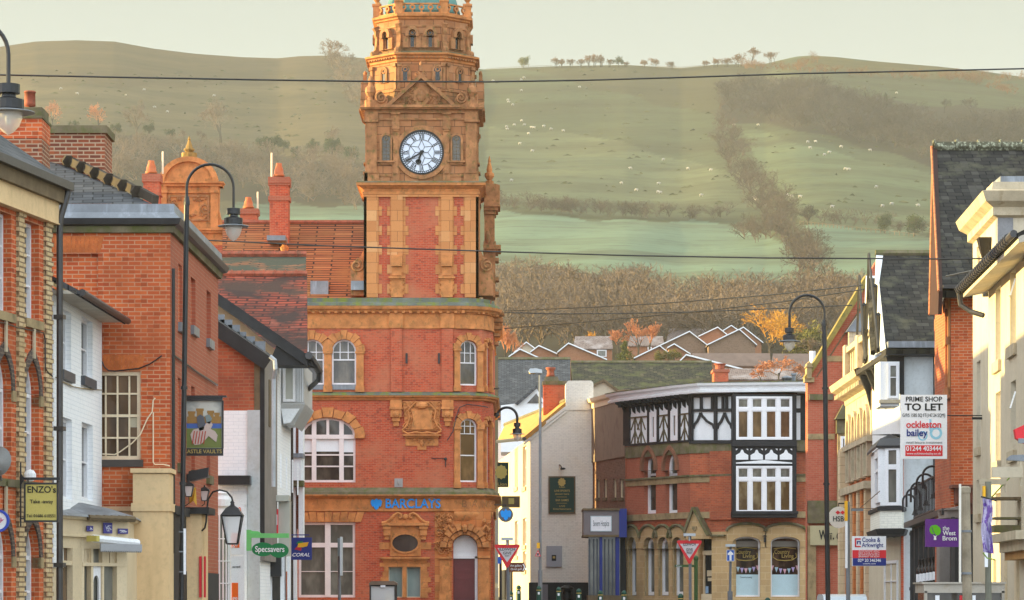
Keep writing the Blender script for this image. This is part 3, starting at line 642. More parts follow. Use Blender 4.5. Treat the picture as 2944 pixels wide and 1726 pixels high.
def cons(m,c):
    if 1:
        m.b(c-.24,c+.24,zt(768),zt(735),.1,.22); m.lathe((0,0,0),[(0,0)],3) if False else None
        m.prism([(c-.24,zt(768)),(c+.24,zt(768)),(c+.24,zt(738)),(c-.24,zt(738))],.1,.34); m.b(c-.20,c+.20,zt(794),zt(769),.1,.2); m.b(c-.36,c+.36,zt(802),zt(797),.1,.3); m.b(c-.30,c+.30,zt(806),zt(802),.1,.22)
        m.b(c-.25,c+.25,zt(856),zt(806),.1,.18)
        for s in (-1,1):
            for y in (815,830,845): blob(m,(c+s*.27,.12,zt(y)),.05,.05,.09,6)
for c_ in (1.33,W2-1.27):
    m=MB(ft); cons(m,c_); m.build('scroll_console',TERM,bank)
def vol(px,sg):   # big side volutes leaning on the shaft
    m=MB(); Y0=YB+.6; f_=front(px-10,px+10,Y0); m.M=f_.M; W=lambda x,y:(f_.u(x),f_.z(x,y))
    e=1052 if sg<0 else 1374
    pts=[(e,700),(e+sg*6,718),(e+sg*16,738),(e+sg*34,750),(e+sg*44,762),(e+sg*45,775),(e+sg*44,783),(e+sg*44,850),(e,850)]
    m.prism([W(x,y) for x,y in pts],-.9,0); spiral(m,f_,*W(e+sg*26,764),.30,.0,1.7,sg,math.pi/2)
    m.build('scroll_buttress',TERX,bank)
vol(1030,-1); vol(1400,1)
m=MB(); m.b(WX(1008,YB),WX(1052,YB),zt(834),zt(808),YB+.3,YB+.6); m.build('lead_flashing',LEAD,bank)
def sqc(name,a,prof,mat): m=MB(); p=[(XT-a,YC-a),(XT+a,YC-a),(XT+a,YC+a),(XT-a,YC+a)]; m.loft(p,[(o,zt(y)) for o,y in prof],True); return m.build(name,mat,bank)
sqc('cornice',a0+.1,[(0,562),(.06,560),(.06,553),(.0,552),(.03,545),(.14,541),(.2,538),(.30,536),(.32,528),(.25,526),(-.2,525)],TERM)
sqc('mossy_ledge',a0+.1,[(.33,529),(.26,524),(-.1,523)],STD)
# clock stage
a1=2.32
m=MB(); m.loft([(XT-a1,YC-a1),(XT+a1,YC-a1),(XT+a1,YC+a1),(XT-a1,YC+a1)],[(0,zt(526)),(0,zt(311))],True)
o=m.build('clock_stage',TERD,bank)
cf=Fc(XT-a1,YC-a1,XT+a1,YC-a1); cl=Fc(XT-a1,YC+a1,XT-a1,YC-a1); cr=Fc(XT+a1,YC-a1,XT+a1,YC+a1); W3=2*a1
m=MB(cf)
def stg(m):
    for a,b_ in ((-.06,.40),(W3-.40,W3+.06)):
        m.b(a,b_,zt(496),zt(350),0,.10); m.b(a-.08,b_+.10,zt(525),zt(496),0,.16); m.b(a-.05,b_+.06,zt(499),zt(494),.0,.2); m.b(a-.06,b_+.08,zt(352),zt(345),0,.2); m.b(a-.04,b_+.05,zt(345),zt(322),0,.14)
    for c in (1.22,W3-1.22):
        m.b(c-.16,c+.16,zt(523),zt(322),0,.08); m.b(c-.20,c+.20,zt(330),zt(324),0,.16); m.b(c-.17,c+.17,zt(372),zt(352),0,.16); m.b(c-.12,c+.12,zt(378),zt(372),0,.13); m.b(c-.10,c+.10,zt(440),zt(400),.08,.12); m.b(c-.10,c+.10,zt(500),zt(450),.08,.12)
    m.b(.40,W3-.40,zt(345),zt(340),0,.07); m.b(.40,W3-.40,zt(326),zt(322),0,.12)
    for c in (.80,W3-.80):
        h=.19; q=zt(402); m.ring(arch(c-h-.1,c+h+.1,zt(464),q,h+.1),arch(c-h,c+h,zt(462),q,h),0,.08); m.b(c-.38,c+.38,zt(468),zt(463),0,.2); m.b(c-.28,c+.28,zt(474),zt(468),0,.1)
        m.b(c-.4,c+.4,zt(508),zt(500),0,.04)
for f_ in (cf,cl,cr): m.M=f_.M; stg(m)
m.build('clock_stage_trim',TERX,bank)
for f_ in (cf,cl,cr):
    for c in (.80,W3-.80):
        m=MB(f_); m.prism(arch(c-.19,c+.19,zt(462),zt(402),.19),.0,.02); o=m.build('lancet_window',GLS,bank)
        q=MB(f_); q.ring([(c+.1*math.cos(a),zt(398)+.1*math.sin(a)) for a in [6.283*i/12 for i in range(12)]],[(c+.055*math.cos(a),zt(398)+.055*math.sin(a)) for a in [6.283*i/12 for i in range(12)]],.02,.06)
        for k in (-.17,.17): q.b(c+k-.03,c+k+.03,zt(462),zt(404),.02,.05)
        for y in (415,425,435,445,455): q.b(c-.16,c+.16,zt(y),zt(y)+.018,.02,.035)
        q.b(c-.01,c+.01,zt(462),zt(406),.02,.035); q.build('tracery',BRT,o)
sqc('cornice',a1,[(0,324),(.10,322),(.14,318),(.30,316),(.34,311),(.1,309),(-.3,308)],TERX)
# side pediment blocks + front pediment
m=MB()
for f_ in (cf,cl,cr):
    m.M=f_.M; c=W3/2; zp=zt(311)
    for sg in (-1,1):
        p=[(c+sg*1.62,zp),(c+sg*1.40,zp),(c,zt(228)),(c,zt(214))]; m.prism(p,.0,.38)
    m.prism([(c-1.45,zp),(c+1.45,zp),(c,zt(226))],-.5,.14); m.b(c-1.66,c+1.66,zp-.02,zp+.09,0,.42)
    for sg in (-1,1):
        spiral(m,f_,c+sg*.17,zt(216),.13,.3,1.5,sg,math.pi/2); spiral(m,f_,c+sg*1.72,zt(282),.26,.05,1.8,-sg,math.pi/2)
        m.prism([(c+sg*1.5,zp),(c+sg*2.05,zp),(c+sg*2.02,zt(275)),(c+sg*1.72,zt(262)),(c+sg*1.45,zt(285))],-.3,.05)
    m.b(c-.07,c+.07,zt(207),zt(190),.15,.3); blob(m,(c,.22,zt(186)),.08,.08,.12)
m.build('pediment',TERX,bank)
m=MB(cf); c=W3/2; blob(m,(c,.2,zt(278)),.20,.12,.27,10); m.prism([(c-.30,zt(262)),(c+.30,zt(262)),(c+.34,zt(290)),(c+.15,zt(306)),(c-.15,zt(306)),(c-.34,zt(290))],.14,.2)
for sg in (-1,1):
    for (x,y,r) in ((.40,262,.13),(.52,285,.15),(.75,298,.14),(.35,300,.10),(.95,303,.1),(.2,244,.12)): spiral(m,cf,c+sg*x,zt(y),r,.14,1.3,sg)
foliage_relief(m,c-.9,c-.3,zt(306),zt(275),.14,30,rn,.07); foliage_relief(m,c+.3,c+.9,zt(306),zt(275),.14,30,rn,.07)
m.build('carved_crest',TERX,bank)
for f_ in (cl,cr):
    m=MB(f_); m.b(W3/2-1.1,W3/2+1.1,zt(311),zt(224),.02,.36); m.build('pediment_block',TERD,bank)
# urns on the corners
for sx in (-1,1):
    for sy in (-1,1):
        m=MB(); m.lathe((XT+sx*(a1-.12),YC+sy*(a1-.12),zt(311)),[(.26,0),(.26,.35),(.14,.38),(.12,.5),(.24,.7),(.22,.9),(.1,1.0),(.08,1.15),(.12,1.2),(.05,1.4),(.01,1.45)],8); m.build('urn_finial',TERX,bank)
# octagon stages
def ost(name,a,b_,y0,y1,mat): m=MB(); m.loft(octp(a,b_,YC),[(0,zt(y0)),(0,zt(y1))],True); return m.build(name,mat,bank)
aC,bC=2.22,1.05; aD,bD=1.98,.98
ost('octagon_stage',aC,bC,312,166,TERD); ost('octagon_stage',aD,bD,150,44,TERD)
def ocor(name,a,b_,prof,mat): m=MB(); m.loft(octp(a,b_,YC),[(o,zt(y)) for o,y in prof],True); return m.build(name,mat,bank)
ocor('cornice',aC,bC,[(0,176),(.06,174),(.06,168),(.12,166),(.14,160),(.26,157),(.28,152),(.1,150),(-.1,149)],TERM)
ocor('mossy_ledge',aC,bC,[(.27,152),(.12,148.5),(-.2,146)],STD)
ocor('cornice',aC,bC,[(0,262),(.05,261),(.05,256),(0,255)],TERX)
ocor('plinth',aD,bD,[(.05,150),(.05,142),(0,141)],STD)
ocor('cornice',aD,bD,[(0,74),(.05,73),(.05,68),(0,67)],TERX)
ocor('cornice',aD,bD,[(0,52),(.08,50),(.10,46),(.20,43),(.22,37),(0,35),(-.3,35)],TERM)
def ofaces(a,b_):
    p=octp(a,b_,YC); return [Fc(*p[i],*p[(i+1)%8]) for i in range(8)]
gd=glass('dark_louvre_glass',(.012,.01,.008),(.03,.022,.015))
def owin(m,m2,f_):
    o=m.build('belfry_window',TERX,bank); m2.build('opening',gd,o)
m=MB()
for i,f_ in enumerate(ofaces(aC,bC)):
    if i in (3,4,5): continue
    L=f_.L; cs=([L/2-.70,L/2+.70] if i==0 else [L/2])
    for c in cs:
        h=.15; q=zt(200); mk=m; m=MB(f_); m2=MB(); m.ring(arch(c-h-.09,c+h+.09,zt(232),q,h+.09),arch(c-h,c+h,zt(231),q,h),0,.07); m2.M=f_.M; m2.prism(arch(c-h,c+h,zt(231),q,h),0,.02); m.ring([(c+.11*math.cos(a),zt(198)+.11*math.sin(a)) for a in [6.283*k/10 for k in range(10)]],[(c+.06*math.cos(a),zt(198)+.06*math.sin(a)) for a in [6.283*k/10 for k in range(10)]],.02,.06)
        for k in (-.12,.12): m.b(c+k-.025,c+k+.025,zt(231),zt(204),.02,.05)
        owin(m,m2,f_); m=mk
    for u in (0,L): 
        m.M=f_.M; m.b(u-.14 if u else .0,u if u else .14,zt(255),zt(182),0,.07); m.b(u-.2 if u else 0,u if u else .2,zt(190),zt(180),0,.13)
    for k in range(int(L/.16)): m.b(k*.16+.03,k*.16+.11,zt(166),zt(162),.05,.2)
for i,f_ in enumerate(ofaces(aD,bD)):
    if i in (3,4,5): continue
    L=f_.L; cs=([L/2-.40,L/2+.38] if i==0 else [L/2])
    for c in cs:
        h=.15; q=zt(92); mk=m; m=MB(f_); m2=MB(); m.ring(arch(c-h-.15,c+h+.15,zt(101),q,h+.15),arch(c-h,c+h,zt(101),q,h),0,.22); m.ring(arch(c-h-.05,c+h+.05,zt(133),q,h+.05),arch(c-h,c+h,zt(132),q,h),0,.1)
        m2.M=f_.M; m2.prism(arch(c-h,c+h,zt(132),q,h),0,.02); m.ring([(c+.11*math.cos(a),zt(90)+.11*math.sin(a)) for a in [6.283*k/10 for k in range(10)]],[(c+.06*math.cos(a),zt(90)+.06*math.sin(a)) for a in [6.283*k/10 for k in range(10)]],.02,.07)
        for s in (-1,1): m.b(c+s*.28-.12,c+s*.28+.12,zt(134),zt(101),0,.14)
        for k in (-.11,.11): m.b(c+k-.03,c+k+.03,zt(132),zt(96),.02,.06)
        owin(m,m2,f_); m=mk
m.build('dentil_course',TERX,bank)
# flared scroll buttresses on the octagon corners
for (x,y) in octp(aD,bD,YC):
    dx,dy=x-XT,y-YC; L=math.hypot(dx,dy); dx/=L; dy/=L; f_=Fc(x-dx*.1,y-dy*.1,x+dx,y+dy); m=MB(f_)
    m.prism([(0,zt(149)),(.38,zt(149)),(.36,zt(138)),(.22,zt(130)),(.16,zt(118)),(.14,zt(96)),(.2,zt(88)),(.2,zt(76)),(.3,zt(66)),(.1,zt(60)),(0,zt(60))],-.1,.1)
    blob(m,(.32,0,zt(141)),.09,.13,.12)
    m.build('scroll_buttress',TERX,bank)
# pierced balustrade with corner posts
m=MB()
for i,f_ in enumerate(ofaces(aD,bD)):
    L=f_.L; m.M=f_.M; m.b(0,L,zt(36),zt(31),-.1,.08); m.b(.1,L-.1,zt(8),zt(4),-.06,.06)
    n=5 if i%2==0 else 3
    for k in range(n):
        c=(k+.5)*L/n; cc=zt(16); m.ring([(c+.13*math.cos(a),cc+.13*math.sin(a)) for a in [6.283*j/10 for j in range(10)]],[(c+.065*math.cos(a),cc+.065*math.sin(a)) for a in [6.283*j/10 for j in range(10)]],-.05,.05)
        m.b(c-.035,c+.035,zt(31),zt(25),-.05,.05); m.b(c-.17,c+.17,zt(8),zt(6),-.05,.05)
m.build('balustrade',TERM,bank)
for (x,y) in octp(aD,bD,YC):
    m=MB(); m.b(x-.16,x+.16,zt(36),zt(-2),y-.16,y+.16); m.b(x-.2,x+.2,zt(2),zt(-4),y-.2,y+.2); m.lathe((x,y,zt(-4)),[(.1,0),(.06,.08),(.15,.2),(.12,.36),(.03,.5),(.01,.7)],8)
    m.build('balustrade_post',TERM,bank)
cop=plain('green_copper',(.10,.24,.21),.5,.35,2,metal=.1,streak=True,dirt=(.05,.12,.11))
m=MB(); p=octp(1.62,.8,YC); m.loft(p,[(0,zt(34)),(0.03,zt(20)),(-.05,zt(2)),(-.25,zt(-40)),(-.6,zt(-90)),(-1.0,zt(-130)),(-1.3,zt(-150))],True); m.build('dome',cop,bank)
# clock
cc=(XT,zt(438)); cd=.0
ck=MB(cf); cu=cf.u(1212); cz=zt(438.4)
def crc(r,n=48,a=0): return [(cu+r*math.cos(6.28318*i/n+a),cz+r*math.sin(6.28318*i/n+a)) for i in range(n)]
ck.ring(crc(1.16),crc(.97),0,.10); o=ck.build('clock_surround',TERX,bank)
ck=MB(cf); ck.prism(crc(.95),.0,.03); clock=ck.build('clock_face',col('white_clock_glass',(.66,.72,.82),.3),bank)
k=MB(cf); k.ring(crc(.97),crc(.895),.03,.12); k.ring(crc(.835),crc(.815),.03,.05); k.ring(crc(.56),crc(.54),.03,.05)
def bar(m,r0,a0,r1,a1,w,d=.05):
    p0=Vector((cu+r0*math.sin(a0),cz+r0*math.cos(a0))); p1=Vector((cu+r1*math.sin(a1),cz+r1*math.cos(a1))); t=(p1-p0).normalized(); n=Vector((-t.y,t.x))*w/2
    m.prism([tuple(p0-n),tuple(p1-n),tuple(p1+n),tuple(p0+n)],.03,d)
for i in range(60): a=6.28318*(i+.5)/60; bar(k,.83,a,.90,a,.022)
nums=['XII','I','II','III','IIII','V','VI','VII','VIII','IX','X','XI']
for i,s in enumerate(nums):
    a=6.28318*i/12; wd={'I':.05,'V':.11,'X':.11}; tot=sum(wd[x] for x in s)*1.15; x=-tot/2
    for chh in s:
        w_=wd[chh]*1.15; c_=x+w_/2; an=lambda off,r: a+off/r
        if chh=='I': bar(k,.58,an(c_,.58),.80,an(c_,.80),.030)
        elif chh=='V': bar(k,.58,an(c_,.58),.80,an(c_-.045,.80),.032); bar(k,.58,an(c_,.58),.80,an(c_+.045,.80),.018)
        else: bar(k,.58,an(c_-.04,.58),.80,an(c_+.045,.80),.018); bar(k,.58,an(c_+.04,.58),.80,an(c_-.045,.80),.034)
        x+=w_
for i in range(6):  # star tracery
    a=6.28318*i/6
    for s in (-1,1): bar(k,.27,a+s*.5236,.55,a,.018); bar(k,.05,a+s*.5236,.27,a+s*.5236,.016)
k.build('clock_dial_markings',BLKP,clock)
h=MB(cf); a=6.28318*40/60; bar(h,-.12,a,.76,a,.05,.11); a=6.28318*6.62/12; bar(h,-.1,a,.45,a,.07,.09)
q=Vector((cu+.42*math.sin(a),cz+.42*math.cos(a))); h.prism([(q.x+.13*math.cos(x),q.y+.11*math.sin(x)) for x in [6.283*i/10 for i in range(10)]],.04,.09); h.prism([(cu+.08*math.cos(x),cz+.08*math.sin(x)) for x in [6.283*i/10 for i in range(10)]],.04,.13)
h.build('clock_hands',BLKP,clock)
# side elevation gable seen edge-on, right of the tower
m=MB(); Y1=YB+4.5
def bx(m,px0,py0,px1,py1,dY,Y=Y1): m.b(WX(px0,Y),WX(px1,Y),WZ(py1,Y),WZ(py0,Y),Y-dY,Y+dY)
bx(m,1392,556,1437,598,.9); bx(m,1391,598,1438,602,1.0); bx(m,1391,602,1432,612,.9); bx(m,1392,612,1426,622,.8)
bx(m,1393,622,1422,700,.7); bx(m,1391,700,1426,712,.8); bx(m,1390,712,1440,724,1.1); bx(m,1390,724,1432,730,1); bx(m,1390,730,1424,860,.8)
for y in (745,800,842): bx(m,1420,y,1434,y+10,.5)
m.prism([(WX(1392,Y1),WZ(556,Y1)),(WX(1437,Y1),WZ(556,Y1)),(WX(1437,Y1),WZ(540,Y1)),(WX(1425,Y1),WZ(536,Y1)),(WX(1392,Y1),WZ(536,Y1))],Y1-.9,Y1+.9)
blob(m,(WX(1402,YB+3.5),YB+3.4,WZ(682,YB+3.4)),.12,.12,.3)
m.build('side_gable',TERX,bank)
for y in (900,918,940,960,985): m=MB(); bx(m,1420,y,1450-(y-900)/5,y+9,.35,YB+2.6); m.build('side_moulding',TERX,bank)
m=MB(); m.lathe((WX(1407,Y1),Y1,WZ(536,Y1)),[(.19,0),(.19,.22),(.1,.26),(.22,.45),(.2,.58),(.12,.62),(.13,.75),(.05,1.1),(.07,1.12),(.01,1.35)],8); m.build('obelisk_finial',TERM,bank)
# round projecting sign
sg=thing('round_projecting_sign','round grey projecting sign with blue eagle on the bank corner','shop sign',(WX(1454,134),134,WZ(1502,134)))
f_=front(1430,1480,134); c=(f_.u(1454),f_.z(1454,1480))
m=MB(f_); m.prism([(c[0]+.32*math.cos(a),c[1]+.32*math.sin(a)) for a in [6.283*i/28 for i in range(28)]],-.07,.05); m.build('disc',col('grey_sign_rim',(.12,.12,.13)),sg)
m=MB(f_); e=[(x-1082,y-1449) for x,y in eag]; m.prism([(c[0]+x*PXM*.95,c[1]-y*PXM*.95) for x,y in e],.05,.08); m.build('eagle_emblem',BLUB,sg)
m=MB(f_); m.tube([(f_.u(1420),-.02,f_.z(1420,1452)),(f_.u(1456),-.02,f_.z(1454,1452))],.02,5); m.tube([(c[0],-.02,f_.z(1454,1452)),(c[0],-.02,c[1]+.28)],.02,5); m.build('bracket',BLI,sg)

m=MB(FA); m.tube([(FA.u(1303)-.3,.06,zb(1268))]+[(FA.u(x)-.0,.16,zb(y)) for x,y in ((1300,1240),(1308,1200),(1318,1172),(1340,1163),(1370,1165),(1400,1170))],.022,5); m.build('wall_cable',BLI,None,label='black cable looping round the upper window of the bank corner',cat='cable')
t=thing('street_name_post','slim grey post with a narrow edge on sign plate before the bank window','sign post',(WX(977,110),110,gz(110))); m=MB(); m.tube([P(975,1555,110),P(977,1820,110)],.055,8); m.build('post',GST,t); m=MB(); m.b(WX(979,109.9),WX(984,109.9),WZ(1655,109.9),WZ(1544,109.9),109.5,110.3); m.build('plate',col('pale_grey_lamp',(.5,.55,.58)),t); m=MB(); m.b(WX(971,109.8),WX(978,109.8),WZ(1600,109.8),WZ(1548,109.8),109.75,109.85); m.build('back_plate',col('grey_green_plate',(.2,.26,.27)),t)
# ================= left side of the street =================
def board(name,label,cat,fc,px0,py0,px1,py1,face,th=.05,border=None,bw=.03,d=0,group=None,zg_=None):
    """flat sign board on/at facade plane fc; returns the thing"""
    u0,u1,z0,z1=fc.r(px0,py0,px1,py1); base=fc.M@Vector(((u0+u1)/2,d,z0)); t=thing(name,label,cat,base,group)
    m=MB(fc); m.b(u0,u1,z0,z1,d,d+th); m.build('board',face,t)
    if border: m=MB(fc); m.ring(rect(u0-.004,u1+.004,z0-.004,z1+.004),rect(u0+bw,u1-bw,z0+bw,z1-bw),d-.003,d+th+.012); m.build('border',border,t)
    return t
# ---- red brick shop with cream brick strips, far left
O0=Vector((WX(0,48),48)); dd=Vector((.17,1)).normalized(); A0=O0-dd*6.5
tmp=Fc(A0.x,A0.y,O0.x,O0.y); L1=Fc(A0.x,A0.y,*( (Vector(A0)+dd*tmp.u(150)) ))
sh=thing('brick_shop_building','red brick building with cream brick strips and pointed gothic window arches at the left edge','building',(WX(60,49),49,0))
u=L1.u; pit=u(125)-u(46); qw=u(145)-u(125); Z0=L1.z
zF=Z0(0,588); zw1=(Z0(70,914),Z0(70,632)); zw2=(Z0(70,1366),Z0(70,1030)); zw3=(-.1,Z0(62,1500))
holes=[]; wins=[]
ow=u(112)-u(69)
for k in range(4):
    a=u(69)-k*pit; b_=a+ow
    if a<.1: break
    wins.append((a,b_)); holes.append(rect(a,b_,zw1[0],zw1[1])); 
    for z0,z1 in (zw2,zw3): holes.append(arch(a,b_,z0 if z0>0 else .9,z1-.55,.55,'point'))
m=MB(L1); m.slab(rect(0,L1.L,-.3,zF+.02),holes,-.3,0); m.b(0,L1.L-.02,-.3,zF+.6,-8,-.32); m.build('wall',RED2,sh)
for a,b_ in wins:
    window(sh,L1,a,b_,zw1[0],zw1[1],cols=1,rows=(.36,.68),fw=.05,bw=.03,dep=.16,pane=GLS,sill=.14,sillm=STN,sp=.06)
    window(sh,L1,a,b_,zw2[0],zw2[1],cols=1,rows=(.38,.70),rise=.55,kind='point',fw=.05,bw=.04,dep=.16,mid=1)
    window(sh,L1,a,b_,.9,zw3[1],cols=1,rows=(.45,.72),rise=.55,kind='point',fw=.05,bw=.04,dep=.16,mid=1)
DV=bricks('dark_arch_brick',(.10,.075,.065),(.07,.055,.05),(.16,.12,.09),w=.3,h=.07,ms=.012)
for a,b_ in wins:
    for z1 in (zw2[1],zw3[1]):
        m=MB(L1); zs=z1-.55; m.ring(arch(a-.12,b_+.12,zs,zs+.01,.72,'point'),arch(a,b_,zs,zs+.0,.55,'point'),.0,.03); m.build('window_arch',DV,sh)
        m=MB(L1); c=(a+b_)/2; m.b(c-.04,c+.04,z1+.02,z1+.6,.03,.06); m.build('keystone',BATM,sh)
        for x0,x1 in ((a-.16,a-.0),(b_+.0,b_+.16)):
            m=MB(L1); m.b(x0,x1,zs-.17,zs-.002,-.2,.035); m.build('impost_block',STN,sh)
k=0
while u(46)-k*pit+pit>0:
    a=u(46)-(k-1)*pit
    m=MB(L1); z=-.3; j=0
    m.b(a,a+qw*.8,-.3,zF,0,.045)
    while z<zF-.08: m.b(a-.0,a+qw*.8+.05,z+.006,z+.075,0,.062 if j%2 else .052); z+=.156; j+=1
    m.build('cream_brick_strip',BUF,sh); k+=1
m=MB(L1)
for z in (Z0(0,1398),): m.b(0,L1.L-.02,z,z+.12,0,.06)
m.build('string_course',STD,sh)
m=MB(L1); m.b(0,L1.L,zF,zF+.33,0,.12); m.b(0,L1.L,zF-.02,zF,0,.14); m.build('stucco_fascia',CRM,sh)
m=MB(L1); m.b(0,L1.L+.18,zF+.33,zF+.55,0,.20); m.build('eaves_board',BRT,sh)
m=MB(L1); m.prism([(0,zF+.55),(L1.L+.22,zF+.55),(L1.L+.22,zF+.68),(0,zF+.68)],.16,.30); m.build('gutter',GUT,sh)
m=MB(L1); z=zF+.66; m.add([(0,.26,z),(L1.L+.18,.26,z),(L1.L+.18,-3.2,z+2.4),(0,-3.2,z+2.4),(0,.26,z-.1),(L1.L+.18,.26,z-.1),(L1.L+.18,-3.2,z+2.3),(0,-3.2,z+2.3)],[(0,1,2,3),(4,7,6,5),(0,4,5,1),(1,5,6,2),(2,6,7,3),(3,7,4,0)]); m.build('roof',SLT,sh)
m=MB(L1); q=L1.L; m.tube([(q+.1,.24,zF+.55),(q+.05,.2,zF+.35),(q+.02,.14,zF+.12),(q+.02,.12,zF-.05)]+[(q+.02,.12,zz) for zz in (5,3,1,-.2)],.055,8); 
for zz in (6.2,4.4,2.2): m.lathe((L1.M@Vector((q+.02,.12,zz))),[(.075,0),(.075,.1)],8) if False else m.b(q-.06,q+.1,zz,zz+.07,.04,.2)
m.build('downpipe',GUT,sh)
m=MB(L1); pts=[(u(px),.05,Z0(px,py)) for px,py in ((-20,925),(10,930),(40,942),(70,948),(100,952),(117,958),(121,975),(122,1060),(130,1072),(142,1082))]; m.tube(pts,.012,5)
t=m.build('wall_cable',BLI,None,label='black clipped cable sagging across the red brick facade at the left edge',cat='cable')
# chimney of the shop
cf_=front(-30,122,56.5); cu_=cf_.u
m=MB(cf_); m.b(cu_(-30),cu_(120),cf_.z(0,560),cf_.z(0,398),-1.0,0); o=m.build('chimney',BRN,sh)
m=MB(cf_); m.b(cu_(-30),cu_(121),cf_.z(0,398),cf_.z(0,341),-1.0,.01); m.build('chimney_top',RED2,o)
m=MB(cf_); m.b(cu_(-36),cu_(124),cf_.z(0,341),cf_.z(0,334),-1.05,.05); m.b(cu_(68),cu_(119),cf_.z(0,334),cf_.z(0,306),-.9,-.1); m.build('flaunching',STD,o)
m=MB(); c=P(86,306,56); m.lathe(c,[(.10,0),(.10,.06),(.095,.24),(.11,.24),(.10,.27),(.07,.27)],12); m.build('chimney_pot',RIDG,o,smooth=True)
# hanging takeaway sign
f_=front(60,180,48.6); s_=board('hanging_takeaway_sign','yellow framed hanging sign reading ENZO\'s Take-away beside the downpipe','shop sign',f_,71,1389,169,1501,YEL,.05,BLI,.025)
ptext("ENZO's",f_,121,1409,19,BLKP,s_,.055,82,bold=.012); ptext("Take -away",f_,121,1443,11,BLKP,s_,.055,66,bold=.006); ptext("Tel: 01686 610551",f_,120,1484,9,BLKP,s_,.055,82,bold=.005)
m=MB(f_); z=f_.z(100,1377); m.b(f_.u(58),f_.u(174),z-.02,z+.02,.0,.05); m.tube([(f_.u(60),.02,f_.z(60,1330)),(f_.u(60),.02,f_.z(60,1515))],.014,6); m.prism([(f_.u(60),f_.z(60,1398)),(f_.u(60),f_.z(60,1360)),(f_.u(72),z)],.0,.04)
for x in (80,152): m.b(f_.u(x),f_.u(x+3),z-.08,z,.01,.04)
m.b(f_.u(58),f_.u(72),f_.z(60,1494),f_.z(60,1490),.01,.04); m.build('bracket',BLI,s_)
# satellite dish, dome light, round blue sign
t=thing('satellite_dish','grey satellite dish on the brick wall at the left edge','satellite dish',P(0,1360,47.5)); m=MB()
c=P(-4,1330,47.3); M=Matrix.Translation(c)@Matrix.Rotation(R(-18),4,'Z')@Matrix.Rotation(R(78),4,'X'); m.M=M; m.lathe((0,0,0),[(.01,-.03),(.12,-.02),(.2,.02),(.235,.05),(.24,.055)],20); m.build('dish',col('grey_dish',(.25,.25,.24)),t,smooth=True)
m=MB(); m.tube([c+Vector((0,.02,-.05)),c+Vector((-.02,.35,-.25))],.02,6); m.tube([c+Vector((0,-.03,-.22)),c+Vector((.08,-.3,-.12))],.012,5); m.build('arm',GST,t)
t=thing('round_bracket_sign','round white sign with blue rim at the left edge of the photo','shop sign',P(0,1530,47)); f_=front(-60,60,47.2); m=MB(f_); c=(f_.u(-6),f_.z(-6,1498)); PP=47.2/F
ci=lambda r,n=26:[(c[0]+r*PP*math.cos(6.2832*i/n),c[1]+r*PP*math.sin(6.2832*i/n)) for i in range(n)]
m.ring(ci(33),ci(26),-.04,.03); m.build('rim',BLUB if False else col('royal_blue',(.03,.07,.45)),t); m=MB(f_); m.prism(ci(26.2),-.03,.015); m.build('board',WSG,t)
m=MB(f_); m.tube([(c[0]+x*PP,.03,c[1]+y*PP) for x,y in ((2,-8),(8,-4),(12,4),(10,9),(6,2),(12,-1),(17,5))],.006,5); m.build('lettering',col('magenta_script',(.6,.05,.2)),t)
m=MB(); blob(m,P(77,1368,48.9)+Vector((.05,0,0)),.10,.07,.10,12); m.build('wall_alarm',WHT,None,label='small white dome fixed to the brick wall above the takeaway sign',cat='alarm box')
# ---- white painted house
wh=thing('white_house','narrow white painted house with low slate roof and cream shopfront beside the brick shop','house',(WX(220,53),53,0))
L2=Fc(WX(151,50.6),50.6,WX(293,55.95),55.95); zE=6.62
cb=lambda px0,y0,px1,y1,px2=None: rect(L2.u(px0),L2.u(px1),L2.z(px0,y1),L2.z(px0,y0))
hs_=[(174,884,204,1062),(234,909,266,1080),(176,1197,207,1432),(235,1213,267,1434)]
m=MB(L2); m.slab(rect(0,L2.L,2.2,zE+.1),[cb(*h) for h in hs_],-.2,0); m.b(0,L2.L-.03,-.2,zE+.1,-4,-.22); m.build('wall',WREN,wh)
for i,h in enumerate(hs_):
    a,b_,z0,z1=L2.u(h[0]),L2.u(h[2]),L2.z(h[0],h[3]),L2.z(h[0],h[1])
    window(wh,L2,a,b_,z0,z1,cols=1,rows=(.5,),fw=.055,dep=.12,pane=GLS,sill=.16 if i<2 else None,sillm=col('dark_grey_sill',(.07,.075,.085)),sp=.05)
m=MB(L2); 
def rslope(m,L_,d0,d1,z0,k,th=.09,ua=0,ub=0): 
    z1=z0+(d0-d1)*k; m.add([(ua,d0,z0),(L_+ub,d0,z0),(L_+ub,d1,z1),(ua,d1,z1),(ua,d0,z0-th),(L_+ub,d0,z0-th),(L_+ub,d1,z1-th),(ua,d1,z1-th)],[(0,1,2,3),(4,7,6,5),(0,4,5,1),(1,5,6,2),(2,6,7,3),(3,7,4,0)])
rslope(m,L2.L,.44,-3,zE+.05,.54,.1,0,-.15); m.build('roof',SLT,wh)
m=MB(L2); m.b(0,L2.L-.05,zE-.0,zE+.06,0,.40); m.build('soffit',SOFF,wh)
m=MB(L2); m.tube([(0,.48,zE+.02),(L2.L-.1,.48,zE+.02)],.06,8); m.build('gutter',GUT,wh)
